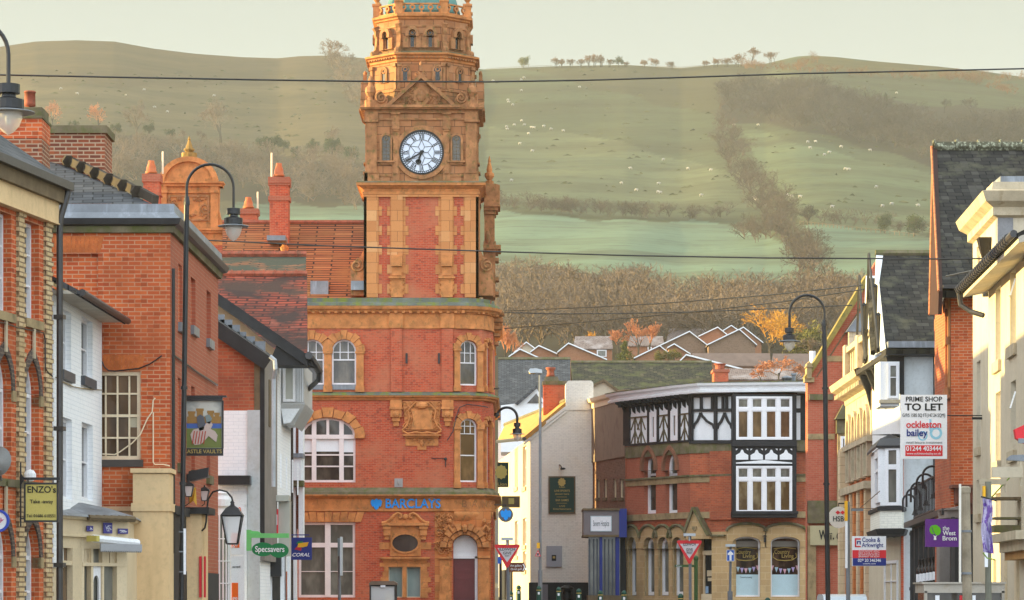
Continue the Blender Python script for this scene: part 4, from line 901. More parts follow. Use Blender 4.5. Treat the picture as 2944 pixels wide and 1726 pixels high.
# cream shopfront below it
SA=Fc(WX(147,50.9),50.9,WX(233,52.3),52.3); SB=Fc(WX(233,52.3),52.3,WX(362,53.1),53.1); SC=Fc(WX(362,53.1),53.1,WX(362,53.1)-.1,56)
def zz(py): return WZ(py,52.4)
sf=MB(); pth=[tuple(SA.O),tuple(SB.O),(SB.O.x+SB.t.x*SB.L,SB.O.y+SB.t.y*SB.L),(WX(362,53.1)-.2,55.9)]
sf.loft(pth,[(-.3,zz(1578)),(0,zz(1578)),(0,zz(1546)),(.06,zz(1545)),(.06,zz(1541)),(0.03,zz(1540)),(.03,zz(1497)),(.1,zz(1494)),(.12,zz(1486)),(-.3,zz(1480))]); o=sf.build('shop_fascia',CRS,wh)
m=MB(); m.loft(pth,[(.16,zz(1488)),(.14,zz(1482)),(-.3,zz(1458)),(-.75,zz(1441))]); m.build('lead_roof',LEAD,wh)
for i in range(6):
    a=SB.L*(i/6); m=MB(SB); m.tube([(a+.02,.16,zz(1489)),(a+SB.L/6+.03,.17,zz(1491))],.055,6); 
    m.build('hip_tile',BRT,wh)
m=MB()
for f_,ps in ((SA,((147,158),(206,233))),(SB,((233,240),(260,266),(292,297),(334,362)))):
    m.M=f_.M
    for a,b_ in ps: m.b(f_.u(a),f_.u(b_),-.1,zz(1577),-.12,.02)
m.M=SA.M; m.b(0,SA.L,zz(1627),zz(1614),-.1,.01); m.M=SB.M; m.b(0,SB.L,zz(1628),zz(1618),-.1,.035); m.M=SC.M; m.b(0,SC.L,-.1,zz(1577),-.1,0); m.build('shopfront_frame',CRS,wh)
m=MB(SB)
for a,b_ in ((240,268),(293,336)):
    for k in range(5): x=SB.u(a)+(SB.u(b_)-SB.u(a))*k/5; m.b(x,x+(SB.u(b_)-SB.u(a))/5-.012,zz(1618),zz(1578),-.08,-.03+.01*(k%2))
m.build('boarded_transom',CRS,wh)
m=MB(SA); m.b(SA.u(158),SA.u(206),-.1,zz(1578),-.09,-.08); m.build('shop_window_pane',GLB,wh)
m=MB(SB); m.b(SB.u(240),SB.u(334),-.1,zz(1627),-.10,-.09); m.b(SB.u(268),SB.u(293),zz(1618),zz(1578),-.08,-.07); m.build('shop_window_pane',GLG,wh)
m=MB(SB); m.slab(rect(SB.u(266),SB.u(293),-.1,zz(1628)),[arch(SB.u(271),SB.u(287),.05,zz(1675),.12)],-.06,-.02); m.build('door',WHW,wh)
aw=thing('retracted_awning','rolled up grey awning with scalloped edge over the cream shopfront','awning',SB.M@Vector((SB.L/2,.2,zz(1590))))
m=MB(SB); m.tube([(SB.u(240),.22,zz(1549)),(SB.u(370),.22,zz(1560))],.065,8); m.build('cassette',WHT,aw)
m=MB(SB); m.b(SB.u(237),SB.u(246),zz(1558),zz(1541),.1,.34); m.build('end_cap',YEL,aw)
m=MB(SB); n=22; a=SB.u(256); b_=SB.u(374); p=[(a,zz(1563)),(a,zz(1583))]
for i in range(n): x=a+(b_-a)*(i+.5)/n; p+= [(x,zz(1588)),(a+(b_-a)*(i+1)/n,zz(1582))]
p+=[(b_,zz(1564))]; m.prism(p,.26,.29); m.build('valance',col('grey_canvas',(.33,.34,.36)),aw)
blu=col('violet_blue_sign',(.05,.045,.22))
for nm,a in (('small blue square sign on the cream shop fascia, left one',(240,1512,258,1528)),('tall blue emblem sign in the middle of the cream shop fascia',(288,1503,313,1534)),('long blue sign on the cream shop fascia, right one',(330,1520,358,1535))):
    t=board('fascia_sign',nm,'sign',SB,*a,blu,.015,d=.07,group='blue signs on the cream fascia')
    m=MB(SB); uu0,uu1,z0,z1=SB.r(*a); rn=random.Random(a[0])
    for k in range(3): m.tube([(rn.uniform(uu0+.02,uu1-.02),.09,rn.uniform(z0+.02,z1-.02)) for j in range(4)],.004,4)
    m.build('marking',WSG,t)
f_=front(330,380,55.85); t=board('pub_poster_board','dark maroon framed poster board low on the wall between cream shop and pub','sign',f_,343,1620,376,1760,col('charcoal_poster',(.03,.03,.035)),.03,MAR,.02)
ptext("Castle",f_,357,1640,6,GOLD,t,.035,26); ptext("STLE",f_,357,1654,11,WSG,t,.035,20,bold=.008); ptext("'S",f_,348,1668,9,WSG,t,.035,8,bold=.006)
# ---- pub building (corner faces the camera)
pb_=thing('pub_building','orange red brick pub with grey lead parapet and cream ground floor beside the white house','pub',(WX(400,56),56,0))
P3=front(110,490,56); P3s=vp(490,56,627,.0117)
h1=rect(*P3.r(268,1068,404,1322)); m=MB(P3)
m.slab(rect(0,P3.L,P3.z(300,1480),P3.z(300,668)),[h1,rect(*P3.r(112,730,282,960))],-.28,0); m.build('front_wall',RED2,pb_)
m=MB(P3); m.pb(112,726,284,962,-.2,-.07); m.b(0,P3.L-.03,-.2,P3.z(300,664),-9,-.29); m.build('blind_recess',RED2,pb_)
a,b_,z0,z1=P3.r(268,1068,404,1322); w=window(pb_,P3,a,b_,z0,z1,cols=4,rows=(.25,.5,.75),fw=.07,bw=.03,dep=.10,mat=WARM,pane=GLB,mid=1,sill=.13,sillm=col('dark_stone_sill',(.06,.05,.045)),sp=.05)
m=MB(P3); m.pb(368,1200,398,1228,-.130,-.124); m.build('net_curtain',col('net',(.5,.45,.33)),w)
VS=plain('rubbed_orange_brick',(.56,.15,.04),.8,.35,5,dirt=(.40,.09,.03))
for y0,y1,x0,x1 in ((679,727,112,300),(1021,1065,262,418)):
    n=14; m=MB(P3); c=(x0+x1)/2
    for i in range(n):
        a=x0+(x1-x0)*i/n; b_=x0+(x1-x0)*(i+1)/n-1; k=lambda x:c+(x-c)*.88
        m.prism([(P3.u(k(a)),P3.z(300,y1)),(P3.u(k(b_)),P3.z(300,y1)),(P3.u(b_),P3.z(300,y0)),(P3.u(a),P3.z(300,y0))],0,.006)
    m.build('flat_arch',VS,pb_)
slits=[(513,757,524,925),(549,795,562,934),(594,833,606,972)]; sl2=[(511,1085,521,1330),(550,1109,560,1350),(594,1135,604,1365)]
hh=[]
for s4 in slits+sl2: hh.append(rect(P3s.u(s4[0]),P3s.u(s4[2]),P3s.z(s4[0],s4[3]),P3s.z(s4[0],s4[1])))
zt3=P3.z(300,668); m=MB(P3s); m.slab(rect(0,P3s.L,2.0,zt3),hh,-.25,0); m.build('side_wall',RED3,pb_)
for i,h in enumerate(hh):
    a,b_,z0,z1=h[0][0],h[1][0],h[0][1],h[2][1]; m=MB(P3s); m.b(a,b_,z0,z1,-.24,-.12); o=m.build('blind_window',BRM,pb_)
    m=MB(P3s); m.b(a-.06,b_+.10,z0-.18,z0-.01,-.1,.07); m.build('sill',LEAD if i<3 else STD,o)
pth=[(P3.O.x,56),(WX(490,56),56),(P3s.O.x+P3s.t.x*P3s.L,P3s.O.y+P3s.t.y*P3s.L),(P3s.O.x-6,P3s.O.y+P3s.L)]
z3=lambda py:P3.z(300,py)
def c3(n,pr,mt): m=MB(); m.loft(pth,[(o,z3(p)) for o,p in pr]); m.build(n,mt,pb_)
c3('stone_band',[(0,671),(.07,670),(.09,652),(0,650)],STD); c3('gutter',[(.08,652),(.17,648),(.2,636),(.21,631),(0,630)],GUT); c3('lead_parapet',[(.20,632),(.17,629),(.08,612),(.07,588),(-.4,586)],LEAD)
m=MB(); m.poly([P(60,432,61),P(126,449,61),P(436,586,56.5),P(60,586,56.5)]); m.build('roof',SLT,pb_)
m=MB(); A=P(120,446,60.9); B=P(434,585,56.5); d_=(B-A)
for i in range(8):
    a=A+d_*(i/8); b_=A+d_*((i+1)/8+.01); m.quad(a+Vector((0,0,.03)),b_+Vector((0,0,.0)),b_+Vector((.02,.0,.16)),a+Vector((.02,0,.19)),.12); m.tube([a+Vector((0,-.02,.10)),a+d_*.012+Vector((0,-.02,.1))],.125,6)
m.build('hip_tiles',plain('lichened_hip_tile',(.055,.042,.03),.9,.3,4,dirt=(.075,.06,.03),dlo=.55,dhi=.8),pb_)
f_=front(131,301,60); m=MB(f_); m.b(0,f_.L,f_.z(200,620),f_.z(200,384),-1.1,0); o=m.build('chimney',BRN,pb_)
m=MB(f_); m.b(-.03,f_.L+.05,f_.z(200,384),f_.z(200,362),-1.15,.06); m.build('cap_stone',STD,o)
m=MB(); m.tube([P(126,395,59),P(127,470,59)],.03,6); m.build('vent_pipe',WHT,pb_)
# cream ground floor of the pub
m=MB(P3); m.b(P3.u(292),P3.u(382),-.2,z3(1457),-.1,.06); m.b(P3.u(290),P3.u(384),z3(1470),z3(1457),0,.1)
P4=front(382,486,55.3); q=MB(P4); z4=lambda y:P4.z(400,y)
m.build('ground_floor_wall',plain('pinkish_cream_render',(.72,.46,.27),.75,.1,1),pb_)
q.b(0,P4.L,-.2,z4(1362),-.75,0); q.b(-.04,P4.L+.04,z4(1360),z4(1347),-.8,.05); q.b(-.03,P4.L+.03,z4(1470),z4(1447),-.78,.035); q.build('cream_pilaster',CRM,pb_)
ds=P3s
m=MB(ds); m.b(0,2.2,-.2,z4(1470),-.5,.03); m.b(0,2.2,z4(1475),z4(1450),-.4,.1); m.b(2.2,ds.L,-.2,2.2,-.5,.02); m.build('black_pubfront',BLK,pb_)
P5=front(534,580,58.4); m=MB(P5); z5=lambda y:P5.z(550,y); m.b(0,P5.L,-.2,z5(1476),-1.2,0); m.build('cream_pilaster',CRM,pb_)
m=MB(P5); m.b(-.1,P5.L+.14,z5(1478),z5(1459),-1.2,.1); m.build('canopy',BLK,pb_)
m=MB(P5)
for a,b_ in ((573,580),(586,591)): m.b(P5.u(a),P5.u(b_),z5(1718),z5(1600),-.1,.03)
m.build('red_door_frame',REDP,pb_)
m=MB(P3s); m.tube([(.04,.05,z) for z in (7.6,5,2.5)],.03,6); m.build('downpipe',BLI,pb_)
# wall lanterns, folded parasol cloth, floodlight
def lantern(name,label,c,w,h,bracket,cat='wall lantern',group=None):
    t=thing(name,label,cat,c,group); c=Vector(c)
    m=MB()
    def ringz(r,z): return [(c.x+r*math.cos(R(45+90*i)),c.y+r*math.sin(R(45+90*i)),c.z+z) for i in range(4)]
    a=ringz(w*.33,0); b_=ringz(w*.62,h*.66)
    for i in range(4): m.tube([a[i],b_[i]],w*.035,4); m.tube([a[i],a[(i+1)%4]],w*.035,4); m.tube([b_[i],b_[(i+1)%4]],w*.05,4)
    m.build('frame',BLI,t); m=MB(); m.add(a+b_,[(0,1,5,4),(1,2,6,5),(2,3,7,6),(3,0,4,7)]); m.build('glass',CLR,t)
    m=MB(); m.lathe((c.x,c.y,c.z+h*.66),[(w*.70,0),(w*.66,.02),(w*.38,h*.17),(w*.12,h*.24),(w*.1,h*.29),(w*.14,h*.30),(w*.03,h*.36)],4,R(45)); m.build('roof',BLI,t)
    m=MB(); m.tube(bracket,w*.045,6); m.build('bracket',BLI,t); return t
c=P(543,1428,57.8)
lantern('wall_lantern','small black lantern on the pub side, next to the tall lamp post',c,.20,.30,[c+Vector((0,0,0)),c+Vector((0,.05,-.12)),c+Vector((-.12,.1,-.2))],group='lanterns on the pub side')
c=P(588,1440,61); lantern('wall_lantern','small black lantern on a scroll bracket above the pub canopy',c,.20,.30,[c,c+Vector((0,.02,-.06)),c+Vector((-.08,.05,-.12)),c+Vector((-.2,.08,-.10)),c+Vector((-.3,.1,-.14))],group='lanterns on the pub side')
c=P(668,1564,58.4); br=[P(580,1527,58.4),P(589,1518,58.4),P(593,1500,58.4),P(594,1470,58.4),P(599,1435,58.4),P(612,1415,58.4),P(632,1409,58.4),P(652,1414,58.4),P(666,1430,58.4),P(672,1452,58.4),P(672,1478,58.4)]
lantern('arched_bracket_lantern','large four sided street lantern hanging from an arched black bracket',c,.42,.80,br)
m=MB(); c=P(568,1370,58.6)
m.M=Matrix.Translation(c)@Matrix.Rotation(R(-14),4,'Y'); m.b(-.2,.2,-.07,.08,-.12,.12); m.prism([(-.2,-.07),(.2,-.07),(.26,.1),(-.12,.12)],-.2,-.12); m.tube([(0,.1,0),(0,.5,.05)],.025,5); m.build('floodlight',BLI,None,loc=c,label='black floodlight on a bracket behind the tall lamp post above the pub',cat='floodlight')
m=MB(); m.add([P(545,1402,58.2),P(563,1402,58.2),P(566,1455,58.2),P(556,1440,58.1),P(543,1450,58.2),P(545,1402,58.3),P(563,1402,58.3),P(566,1455,58.3),P(556,1440,58.2),P(543,1450,58.3)],[(0,1,2,3,4),(5,6,7,8,9),(0,1,6,5),(1,2,7,6),(2,3,8,7),(3,4,9,8),(4,0,5,9)]); m.build('banner',col('mustard_cloth',(.55,.30,.03)),None,label='short mustard yellow banner hanging beside the small pub lanterns',cat='banner')
# pub hanging sign with painted picture
f_=front(500,650,58.5); ps=thing('pub_hanging_sign','black framed pub sign with painted horse and castle, reading CASTLE VAULTS','pub sign',f_.M@Vector((.5,0,f_.z(580,1310))))
m=MB(f_); m.pb(499,1138,652,1143,-.06,.08); m.pb(519,1143,640,1153,-.04,.06); m.pb(522,1153,535,1290,-.02,.03); m.pb(638,1153,643,1290,-.02,.03); m.pb(522,1289,642,1311,-.02,.03); m.build('frame',BLI,ps)
def picture():
    m,t,b=_n('painted_sky',.5); g=t.nodes.new('ShaderNodeNewGeometry'); n=_noise(t,3,3); t.links.new(_mix(t,(.30,.32,.30),(.55,.56,.50),_ramp(t,n.outputs[0],.4,.6)),b.inputs['Base Color']); return m
m=MB(f_); m.pb(535,1153,638,1289,-.015,.01); m.build('picture_panel',picture(),ps)
m=MB(f_); m.pb(536,1232,637,1288,.01,.014); m.build('painted_meadow',col('painted_meadow',(.16,.2,.05)),ps)
m=MB(f_); m.pb(536,1215,637,1232,.01,.013); m.build('painted_river',col('painted_blue',(.06,.13,.40)),ps)
m=MB(f_)
for a,y0,b_ in ((542,1186,560),(566,1178,584),(598,1184,614),(618,1190,630)): m.pb(a,y0,b_,1216,.013,.02); m.pb(a-2,y0-3,b_+2,y0+4,.014,.022)
m.pb(538,1198,636,1218,.013,.017); m.build('painted_castle',col('painted_ochre',(.32,.18,.05)),ps)
rn=random.Random(11)
for nm,cl,pts in (('painted_horse',(.55,.45,.40),[(548,1250),(556,1236),(572,1232),(588,1226),(596,1214),(606,1212),(612,1222),(606,1234),(618,1240),(626,1252),(622,1272),(612,1264),(600,1254),(590,1266),(578,1278),(560,1280),(552,1268)]),('painted_rider',(.10,.11,.13),[(566,1200),(576,1192),(586,1198),(590,1216),(586,1236),(574,1240),(568,1222)]),('painted_knight',(.20,.26,.26),[(590,1196),(602,1192),(610,1204),(604,1220),(594,1216)])):
    m=MB(f_); m.prism([(f_.u(x),f_.z(x,y)) for x,y in pts],.014+.003*len(nm)/8,.03); m.build(nm,col(nm,cl),ps)
for i in range(5):
    x=552+i*8; m=MB(f_); m.prism([(f_.u(x),f_.z(x,1276)),(f_.u(x+3),f_.z(x,1278)),(f_.u(x+9),f_.z(x,1240)),(f_.u(x+6),f_.z(x,1240))],.03,.034); m.build('painted_stripe',col('painted_red',(.42,.07,.04)),ps)
ptext("CASTLE VAULTS",f_,583,1299,11,GOLD,ps,.033,110,bold=.006)
# cables on the pub front
def cable(label,pts,f_,r=.012,mt=None,d=.03):
    m=MB(f_); m.tube([(f_.u(x),d,f_.z(x,y)) for x,y in pts],r,5); return m.build('wall_cable',mt or WARM,None,label=label,cat='cable')
cable('pale cable looping down from the pub wall to the corner',[(447,1145),(441,1152),(438,1185),(424,1205),(404,1250),(380,1275),(345,1300),(330,1308),(295,1306)],P3)
cable('pale cable running straight down the pub wall beside the sash window',[(441,1186),(441,1330),(446,1336),(470,1336),(489,1340)],P3)
cable('dark cable drooping above the pub sash window',[(466,1023),(450,1035),(430,1048),(400,1060),(365,1064),(330,1068),(312,1066),(300,1055),(293,1038)],P3,.012,BLI)
m=MB(P3s); m.tube([(P3s.u(x),.04,P3s.z(x,y)) for x,y in ((494,1022),(520,1040),(560,1070),(600,1095),(620,1108))],.02,5); m.build('wall_cable',BLI,None,label='thick black clipped cable sloping down the side wall of the pub',cat='cable')
# ---- gabled shop beyond the pub
gs=thing('gabled_shop','narrow shop with brown brick gable, white painted lower wall and white bow window','shop building',(WX(690,67),67,0))
G=front(600,772,67); z6=lambda px,py:G.z(px,py); U6=G.u
m=MB(G); m.prism([(U6(610),z6(0,1182)),(U6(732),z6(0,1182)),(U6(732),z6(0,1000)),(U6(610),z6(0,918))],-.3,0); m.build('brick_gable',BRM,gs)
m=MB(G); m.b(U6(600),U6(748),-.2,z6(0,1181),-4,.02); m.build('painted_wall',WREN,gs)
m=MB(G); m.b(U6(731),U6(749),z6(0,1182),z6(0,1008),-.2,.03); m.build('timber_post',BRT,gs)
m=MB(G); m.b(U6(748),U6(761),z6(0,1560),z6(0,1015),-.2,.05); m.build('black_post',BLK,gs)
gsd=vp(761,67,797,.0117); m=MB(gsd); m.b(0,gsd.L,2.5,z6(0,1010),-3,0); m.build('side_wall',plain('grey_tile_hanging',(.24,.21,.185),.8,.2,2),gs)
m=MB(gsd); m.b(.9,1.3,gsd.z(770,1225),gsd.z(770,1090),-.01,.02); m.build('slit_window',BRT,gs)
m=MB(); m.quad(P(600,895,68.5),P(600,905,66.8),P(782,1030,66.8),P(782,1022,68.5),.3); m.build('roof',BLK,gs)
m=MB()
for i,(x,y) in enumerate(((628,905),(650,920),(672,935),(690,955),(715,968),(745,982))): m.b(WX(x-16,67.8),WX(x+18,67.8),WZ(y+26+i*4,67.8),WZ(y,67.8),67.75,67.82)
m.build('stepped_flashing',LEAD,gs)
m=MB(); m.tube([P(776,1025,66.6),P(790,1036,66.6),P(792,1060,66.6),P(787,1090,66.8),P(786,1400,66.8)],.045,8); m.build('downpipe',plain('grey_blue_pipe',(.45,.50,.54)),gs)
m=MB(G); m.b(U6(632),U6(724),z6(0,1396),z6(0,1370),0,.5); m.build('canopy',BLI,gs)
m=MB(); cb_=P(640,1726,65.8); m.lathe((WX(628,66.2),66.2,-.2),[(.20,0),(.20,WZ(1462,66)+.2),(.27,WZ(1455,66)+.2),(.28,WZ(1436,66)+.2),(.22,WZ(1425,66)+.2),(.25,WZ(1418,66)+.2),(.2,WZ(1412,66)+.2)],20); m.build('bow_window_cornice',WHT,gs,smooth=False)
m=MB(); c_=(WX(628,66.2),66.2); 
for i in range(9): a=R(200+i*20); x=c_[0]+.235*math.cos(a); y=c_[1]+.235*math.sin(a); m.b(x-.015,x+.015,-.1,WZ(1480,66),y-.02,y+.02)
for yy in (1548,1612,1676): m.loft([(c_[0]+.24*math.cos(R(190+i*20)),c_[1]+.24*math.sin(R(190+i*20))) for i in range(10)],[(0,WZ(yy+3,66)),(.02,WZ(yy+3,66)),(.02,WZ(yy,66)),(0,WZ(yy,66))])
m.build('glazing_bars',WHW,gs)
m=MB(); m.lathe((c_[0],c_[1],-.1),[(.225,0),(.225,WZ(1482,66)+.1)],20); m.build('bow_window_pane',GLG,gs)
m=MB(G); m.b(U6(700),U6(711),-.2,z6(0,1452),0,.06); m.b(U6(662),U6(711),z6(0,1452),z6(0,1420),0,.12); m.build('white_pilaster',WHT,gs)
G2=front(660,712,66.7); t=board('phone_shop_panel','tall white shop panel with two orange squares reading ge','shop sign',G2,664,1600,703,1740,WSG,.03)
t2=board('phone_shop_panel','upper white shop panel with orange ring beside the arched bracket lantern','shop sign',G2,664,1452,703,1594,WSG,.03)
for tt,a in ((t2,(667,1533,689,1575)),(t,(667,1676,685,1740))):
    m=MB(G2); m.pb(*a,.03,.04); m.build('orange_square',ORG_,tt); ptext('ge',G2,a[0]+9,a[1]+(33 if tt is t2 else 44),12,WSG,tt,.043,15)
ptext('ected',G2,680,1630,7,BLKP,t,.035,22)
m=MB(G2); c=(G2.u(689),G2.z(689,1468)); m.ring([(c[0]+.035*math.cos(a),c[1]+.07*math.sin(a)) for a in [.5236*i for i in range(12)]],[(c[0]+.02*math.cos(a),c[1]+.05*math.sin(a)) for a in [.5236*i for i in range(12)]],.03,.04); m.build('ring_mark',ORG_,t2)
m=MB(G); m.b(U6(712),U6(748),-.2,z6(0,1180),.02,.08); m.build('grey_pilaster',plain('dirty_white_render',(.52,.55,.55),.8,.12,1,dirt=(.42,.42,.38)),gs)
G3=front(722,845,70); sh2=thing('maroon_shopfront','maroon and white shopfront under the green optician sign','shop building',G3.M@Vector((1,0,0)))
m=MB(G3); m.pb(722,1590,764,1760,-.5,0); 
for x in (726,738,750): m.pb(x,1600,x+5,1760,0,.03)
m.build('maroon_front',MAR,sh2)
m=MB(G3); m.pb(764,1440,782,1760,-.4,.03); m.pb(806,1600,818,1760,-.4,.02); m.pb(826,1600,833,1760,-.4,.0); m.build('white_posts',WHT,sh2)
m=MB(G3); m.pb(778,1602,810,1658,.03,.2); m.build('black_box',BLI,sh2)
m=MB(G3); m.pb(782,1658,806,1760,-.4,-.1); m.build('window_pane',GLS,sh2)
m=MB(G3); m.pb(748,1437,776,1530,-.4,.05); m.build('black_panel',BLK,sh2)
m=MB(G3); m.pb(782,1464,800,1535,-.3,.06); m.build('notice_board',REDP,sh2)
m=MB(G3); m.pb(783,1470,790,1530,.06,.07); m.pb(792,1480,798,1510,.06,.07); m.build('notices',WSG,sh2)
m=MB(G3); m.pb(800,1440,832,1600,-.6,-.05); m.pb(795,1425,832,1442,-.4,.2); m.build('shop_window',GLC,sh2)
# ---- tall house with oriel bay and sooty tiled roofs
oh=thing('oriel_house','tall white house with jutting oriel window under a sooty red tiled roof','house',(WX(780,72),72,0))
H=front(600,884,71); zh=lambda y:H.z(0,y)
m=MB(H); m.prism([(H.u(600),zh(1180)),(H.u(796),zh(1180)),(H.u(796),zh(1010)),(H.u(600),zh(850))],-.2,0); m.build('gable_wall',plain('beige_render',(.42,.30,.19),.85,.2,2),oh)
def strip(m,A,B,w,Yt):  # sloping board
    a0,a1=P(*A,Yt),P(*B,Yt); m.add([a0,a1,a1-Vector((0,0,w)),a0-Vector((0,0,w))]+[v+Vector((0,.5,0)) for v in (a0,a1,a1-Vector((0,0,w)),a0-Vector((0,0,w)))],[(0,1,2,3),(7,6,5,4),(0,4,5,1),(1,5,6,2),(2,6,7,3),(3,7,4,0)])
m=MB(); strip(m,(600,825),(884,1020),.27,70.6); m.build('bargeboard',BLK,oh)
m=MB(); m.prism([(WX(772,70.8),WZ(1052,70.8)),(WX(900,70.8),WZ(1052,70.8)),(WX(884,70.8),WZ(1018,70.8)),(WX(800,70.8),WZ(985,70.8))],70.7,71.6); m.build('eaves_box',BLK,oh)
hs2=vp(797,71,836,.0117); m=MB(hs2); m.b(0,hs2.L,hs2.z(797,1640),zh(1045),-3,0)
for k in range(4): m.b(.8+k*1.6,.9+k*1.6,hs2.z(797,1400),hs2.z(797,1300),0,.03)
m.build('street_wall',WREN,oh)
m=MB(); B0=front(806,874,72); m.b(WX(800,72),WX(874,72),WZ(1160,72),WZ(1046,72),72,75); 
m.loft([(WX(800,72),72),(WX(874,72),72),(WX(874,72),75)],[(-.25,WZ(1222,72)),(-.02,WZ(1175,72)),(.03,WZ(1162,72)),(.03,WZ(1158,72))]); m.build('oriel_bay',plain('grey_white_paint',(.46,.46,.45),.5,.08,2),oh)
m=MB(); m.prism([(WX(806,72),WZ(1160,72)),(WX(872,72),WZ(1160,72)),(WX(835,72),WZ(1215,72)),(WX(815,72),WZ(1218,72))],72.02,74); m.build('oriel_corbel',WHT,oh)
window(oh,B0,B0.u(814),B0.u(850),B0.z(0,1156),B0.z(0,1048),cols=1,rows=(),fw=.06,dep=-.04,pane=GLC)
m=MB(B0)
for k in range(4): x=B0.u(853+k*5.3); m.b(x,x+.02,B0.z(0,1156),B0.z(0,1050),0,.03)
m.build('bay_mullions',WHT,oh)
m=MB(); m.tube([P(905,1050,72),P(917,1072,72.3),P(916,1092,72.6),P(880,1125,74),P(872,1135,75)],.06,8); m.build('downpipe',GUT,oh)
m=MB(); m.tube([P(888,1022,70.5),P(906,1048,71.5),P(918,1068,72.5)],.09,8); m.build('gutter',GUT,oh)
m=MB(); m.quad(P(600,1100,79),P(884,1085,79),P(882,792,86),P(600,792,86),.15); m.build('roof',TIB,oh)
m=MB(); m.quad(P(600,800,86.1),P(878,800,86.1),P(880,738,90),P(600,738,90),.15); m.build('upper_roof',TIM,oh)
for y,Yd,xr in ((788,86,884),(731,90,881)):
    m=MB(); x=604
    while x<xr-20: m.tube([P(x,y,Yd),P(min(x+31,xr),y,Yd)],.10,6); m.tube([P(x-1,y,Yd),P(x+2,y,Yd)],.13,6); x+=31
    m.build('ridge_tiles',RIDG,oh)
m=MB(); m.b(-24,WX(812,86),0,WZ(830,86),86.3,88.5); m.build('back_wall',BRM,oh)
m=MB(); m.b(-22,-8.6,0,10.2,73,86.2); m.build('hidden_shade_range',BRM,oh)  # block out of view, added to shade the fronts across the street
hr=thing('hidden_shade_terrace','unseen long brick terrace added to cast shade across the street','building',(-20,110,.8)); m=MB(); m.b(-34,-9.6,0,10.5,90.5,131); m.build('wall',BRM,hr); m=MB(); m.prism([(-35,10.3),(-9.4,10.3),(-22,11.8)],90.4,131.2); m.build('roof',SLT,hr)  # unseen terrace, added to throw its shadow on the right side
# white bay next to the bank, dark pole
wb=thing('white_bay_building','slim white building with a boxed first floor bay left of the bank','building',(WX(860,100),100,.5))
f_=front(843,872,100); m=MB(f_); m.pb(843,1215,850,1760,-.8,0); m.pb(859,1215,872,1560,-.6,.1); m.pb(843,1318,868,1383,-.3,.5); m.build('wall',WHT,wb)
m=MB(f_); m.pb(850,1215,859,1520,-.7,-.2); m.build('brick_strip',RED3,wb)
m=MB(f_); m.pb(840,1306,875,1318,-.3,.6); m.build('lead_sill',LEAD,wb); m=MB(f_); m.pb(838,1383,874,1400,-.3,.4); m.build('ledge',STD,wb)
m=MB(); m.tube([P(838,y,92) for y in (1215,1400,1600,1760)],.055,8); m.b(WX(833,92),WX(843,92),WZ(1460,92),WZ(1452,92),91.9,92.1); m.build('drain_pole',plain('flaking_black_pole',(.04,.028,.022),.6,.4,6,dirt=(.2,.17,.14),dlo=.62,dhi=.7),None,label='dark flaking pipe rising behind the blue betting shop sign',cat='pipe')
# green optician sign
f_=front(705,835,65.6); t=thing('optician_sign','green bracket sign of two overlapping ovals reading Specsavers','shop sign',f_.M@Vector((f_.u(775),0,f_.z(0,1605))))
m=MB(f_); m.pb(709,1524,722,1584,-.1,.05); m.pb(716,1534,831,1547,-.02,.06); m.prism([(f_.u(709),f_.z(0,1526)),(f_.u(722),f_.z(0,1534)),(f_.u(750),f_.z(0,1534)),(f_.u(742),f_.z(0,1528))],-.2,.0); m.build('bracket',col('light_green_paint',(.16,.55,.17)),t)
m=MB(f_)
def ell(cx,cy,rx,ry,n=24): return [(f_.u(cx+rx*math.cos(6.2832*i/n)),f_.z(0,cy+ry*math.sin(6.2832*i/n))) for i in range(n)]
m.prism(ell(756,1580,32,20),-.02,.03); m.prism(ell(802,1583,28,21),-.025,.025); m.build('board',GRNP,t); ptext('Specsavers',f_,776,1580,17,WSG,t,.034,84,bold=.008)
# betting shop sign
f_=front(825,900,86); t=board('betting_shop_sign','square blue hanging sign reading CORAL with a yellow flag mark','shop sign',f_,832,1546,897,1610,NAVY,.08)
ptext('CORAL',f_,865,1596,10,WSG,t,.085,50,bold=.012,shear=.3)
m=MB(f_); m.prism([(f_.u(x),f_.z(0,y)) for x,y in ((856,1574),(858,1563),(872,1561),(888,1559),(884,1571),(872,1574))],.08,.1); m.build('yellow_mark',col('flag_yellow',(.80,.42,.02)),t)
m=MB(f_); m.prism([(f_.u(x),f_.z(0,y)) for x,y in ((847,1580),(856,1570),(868,1576),(866,1584),(856,1582))],.08,.095); m.build('red_mark',col('flag_red',(.45,.02,.05)),t)
m=MB(f_); m.prism([(f_.u(x),f_.z(0,y)) for x,y in ((852,1564),(858,1557),(872,1557),(872,1561),(858,1564))],.08,.095); m.build('green_mark',GRNP,t)
m=MB(f_); m.b(f_.u(832),f_.u(890),f_.z(0,1540),f_.z(0,1537),.02,.05); m.build('bracket',NAVY,t)
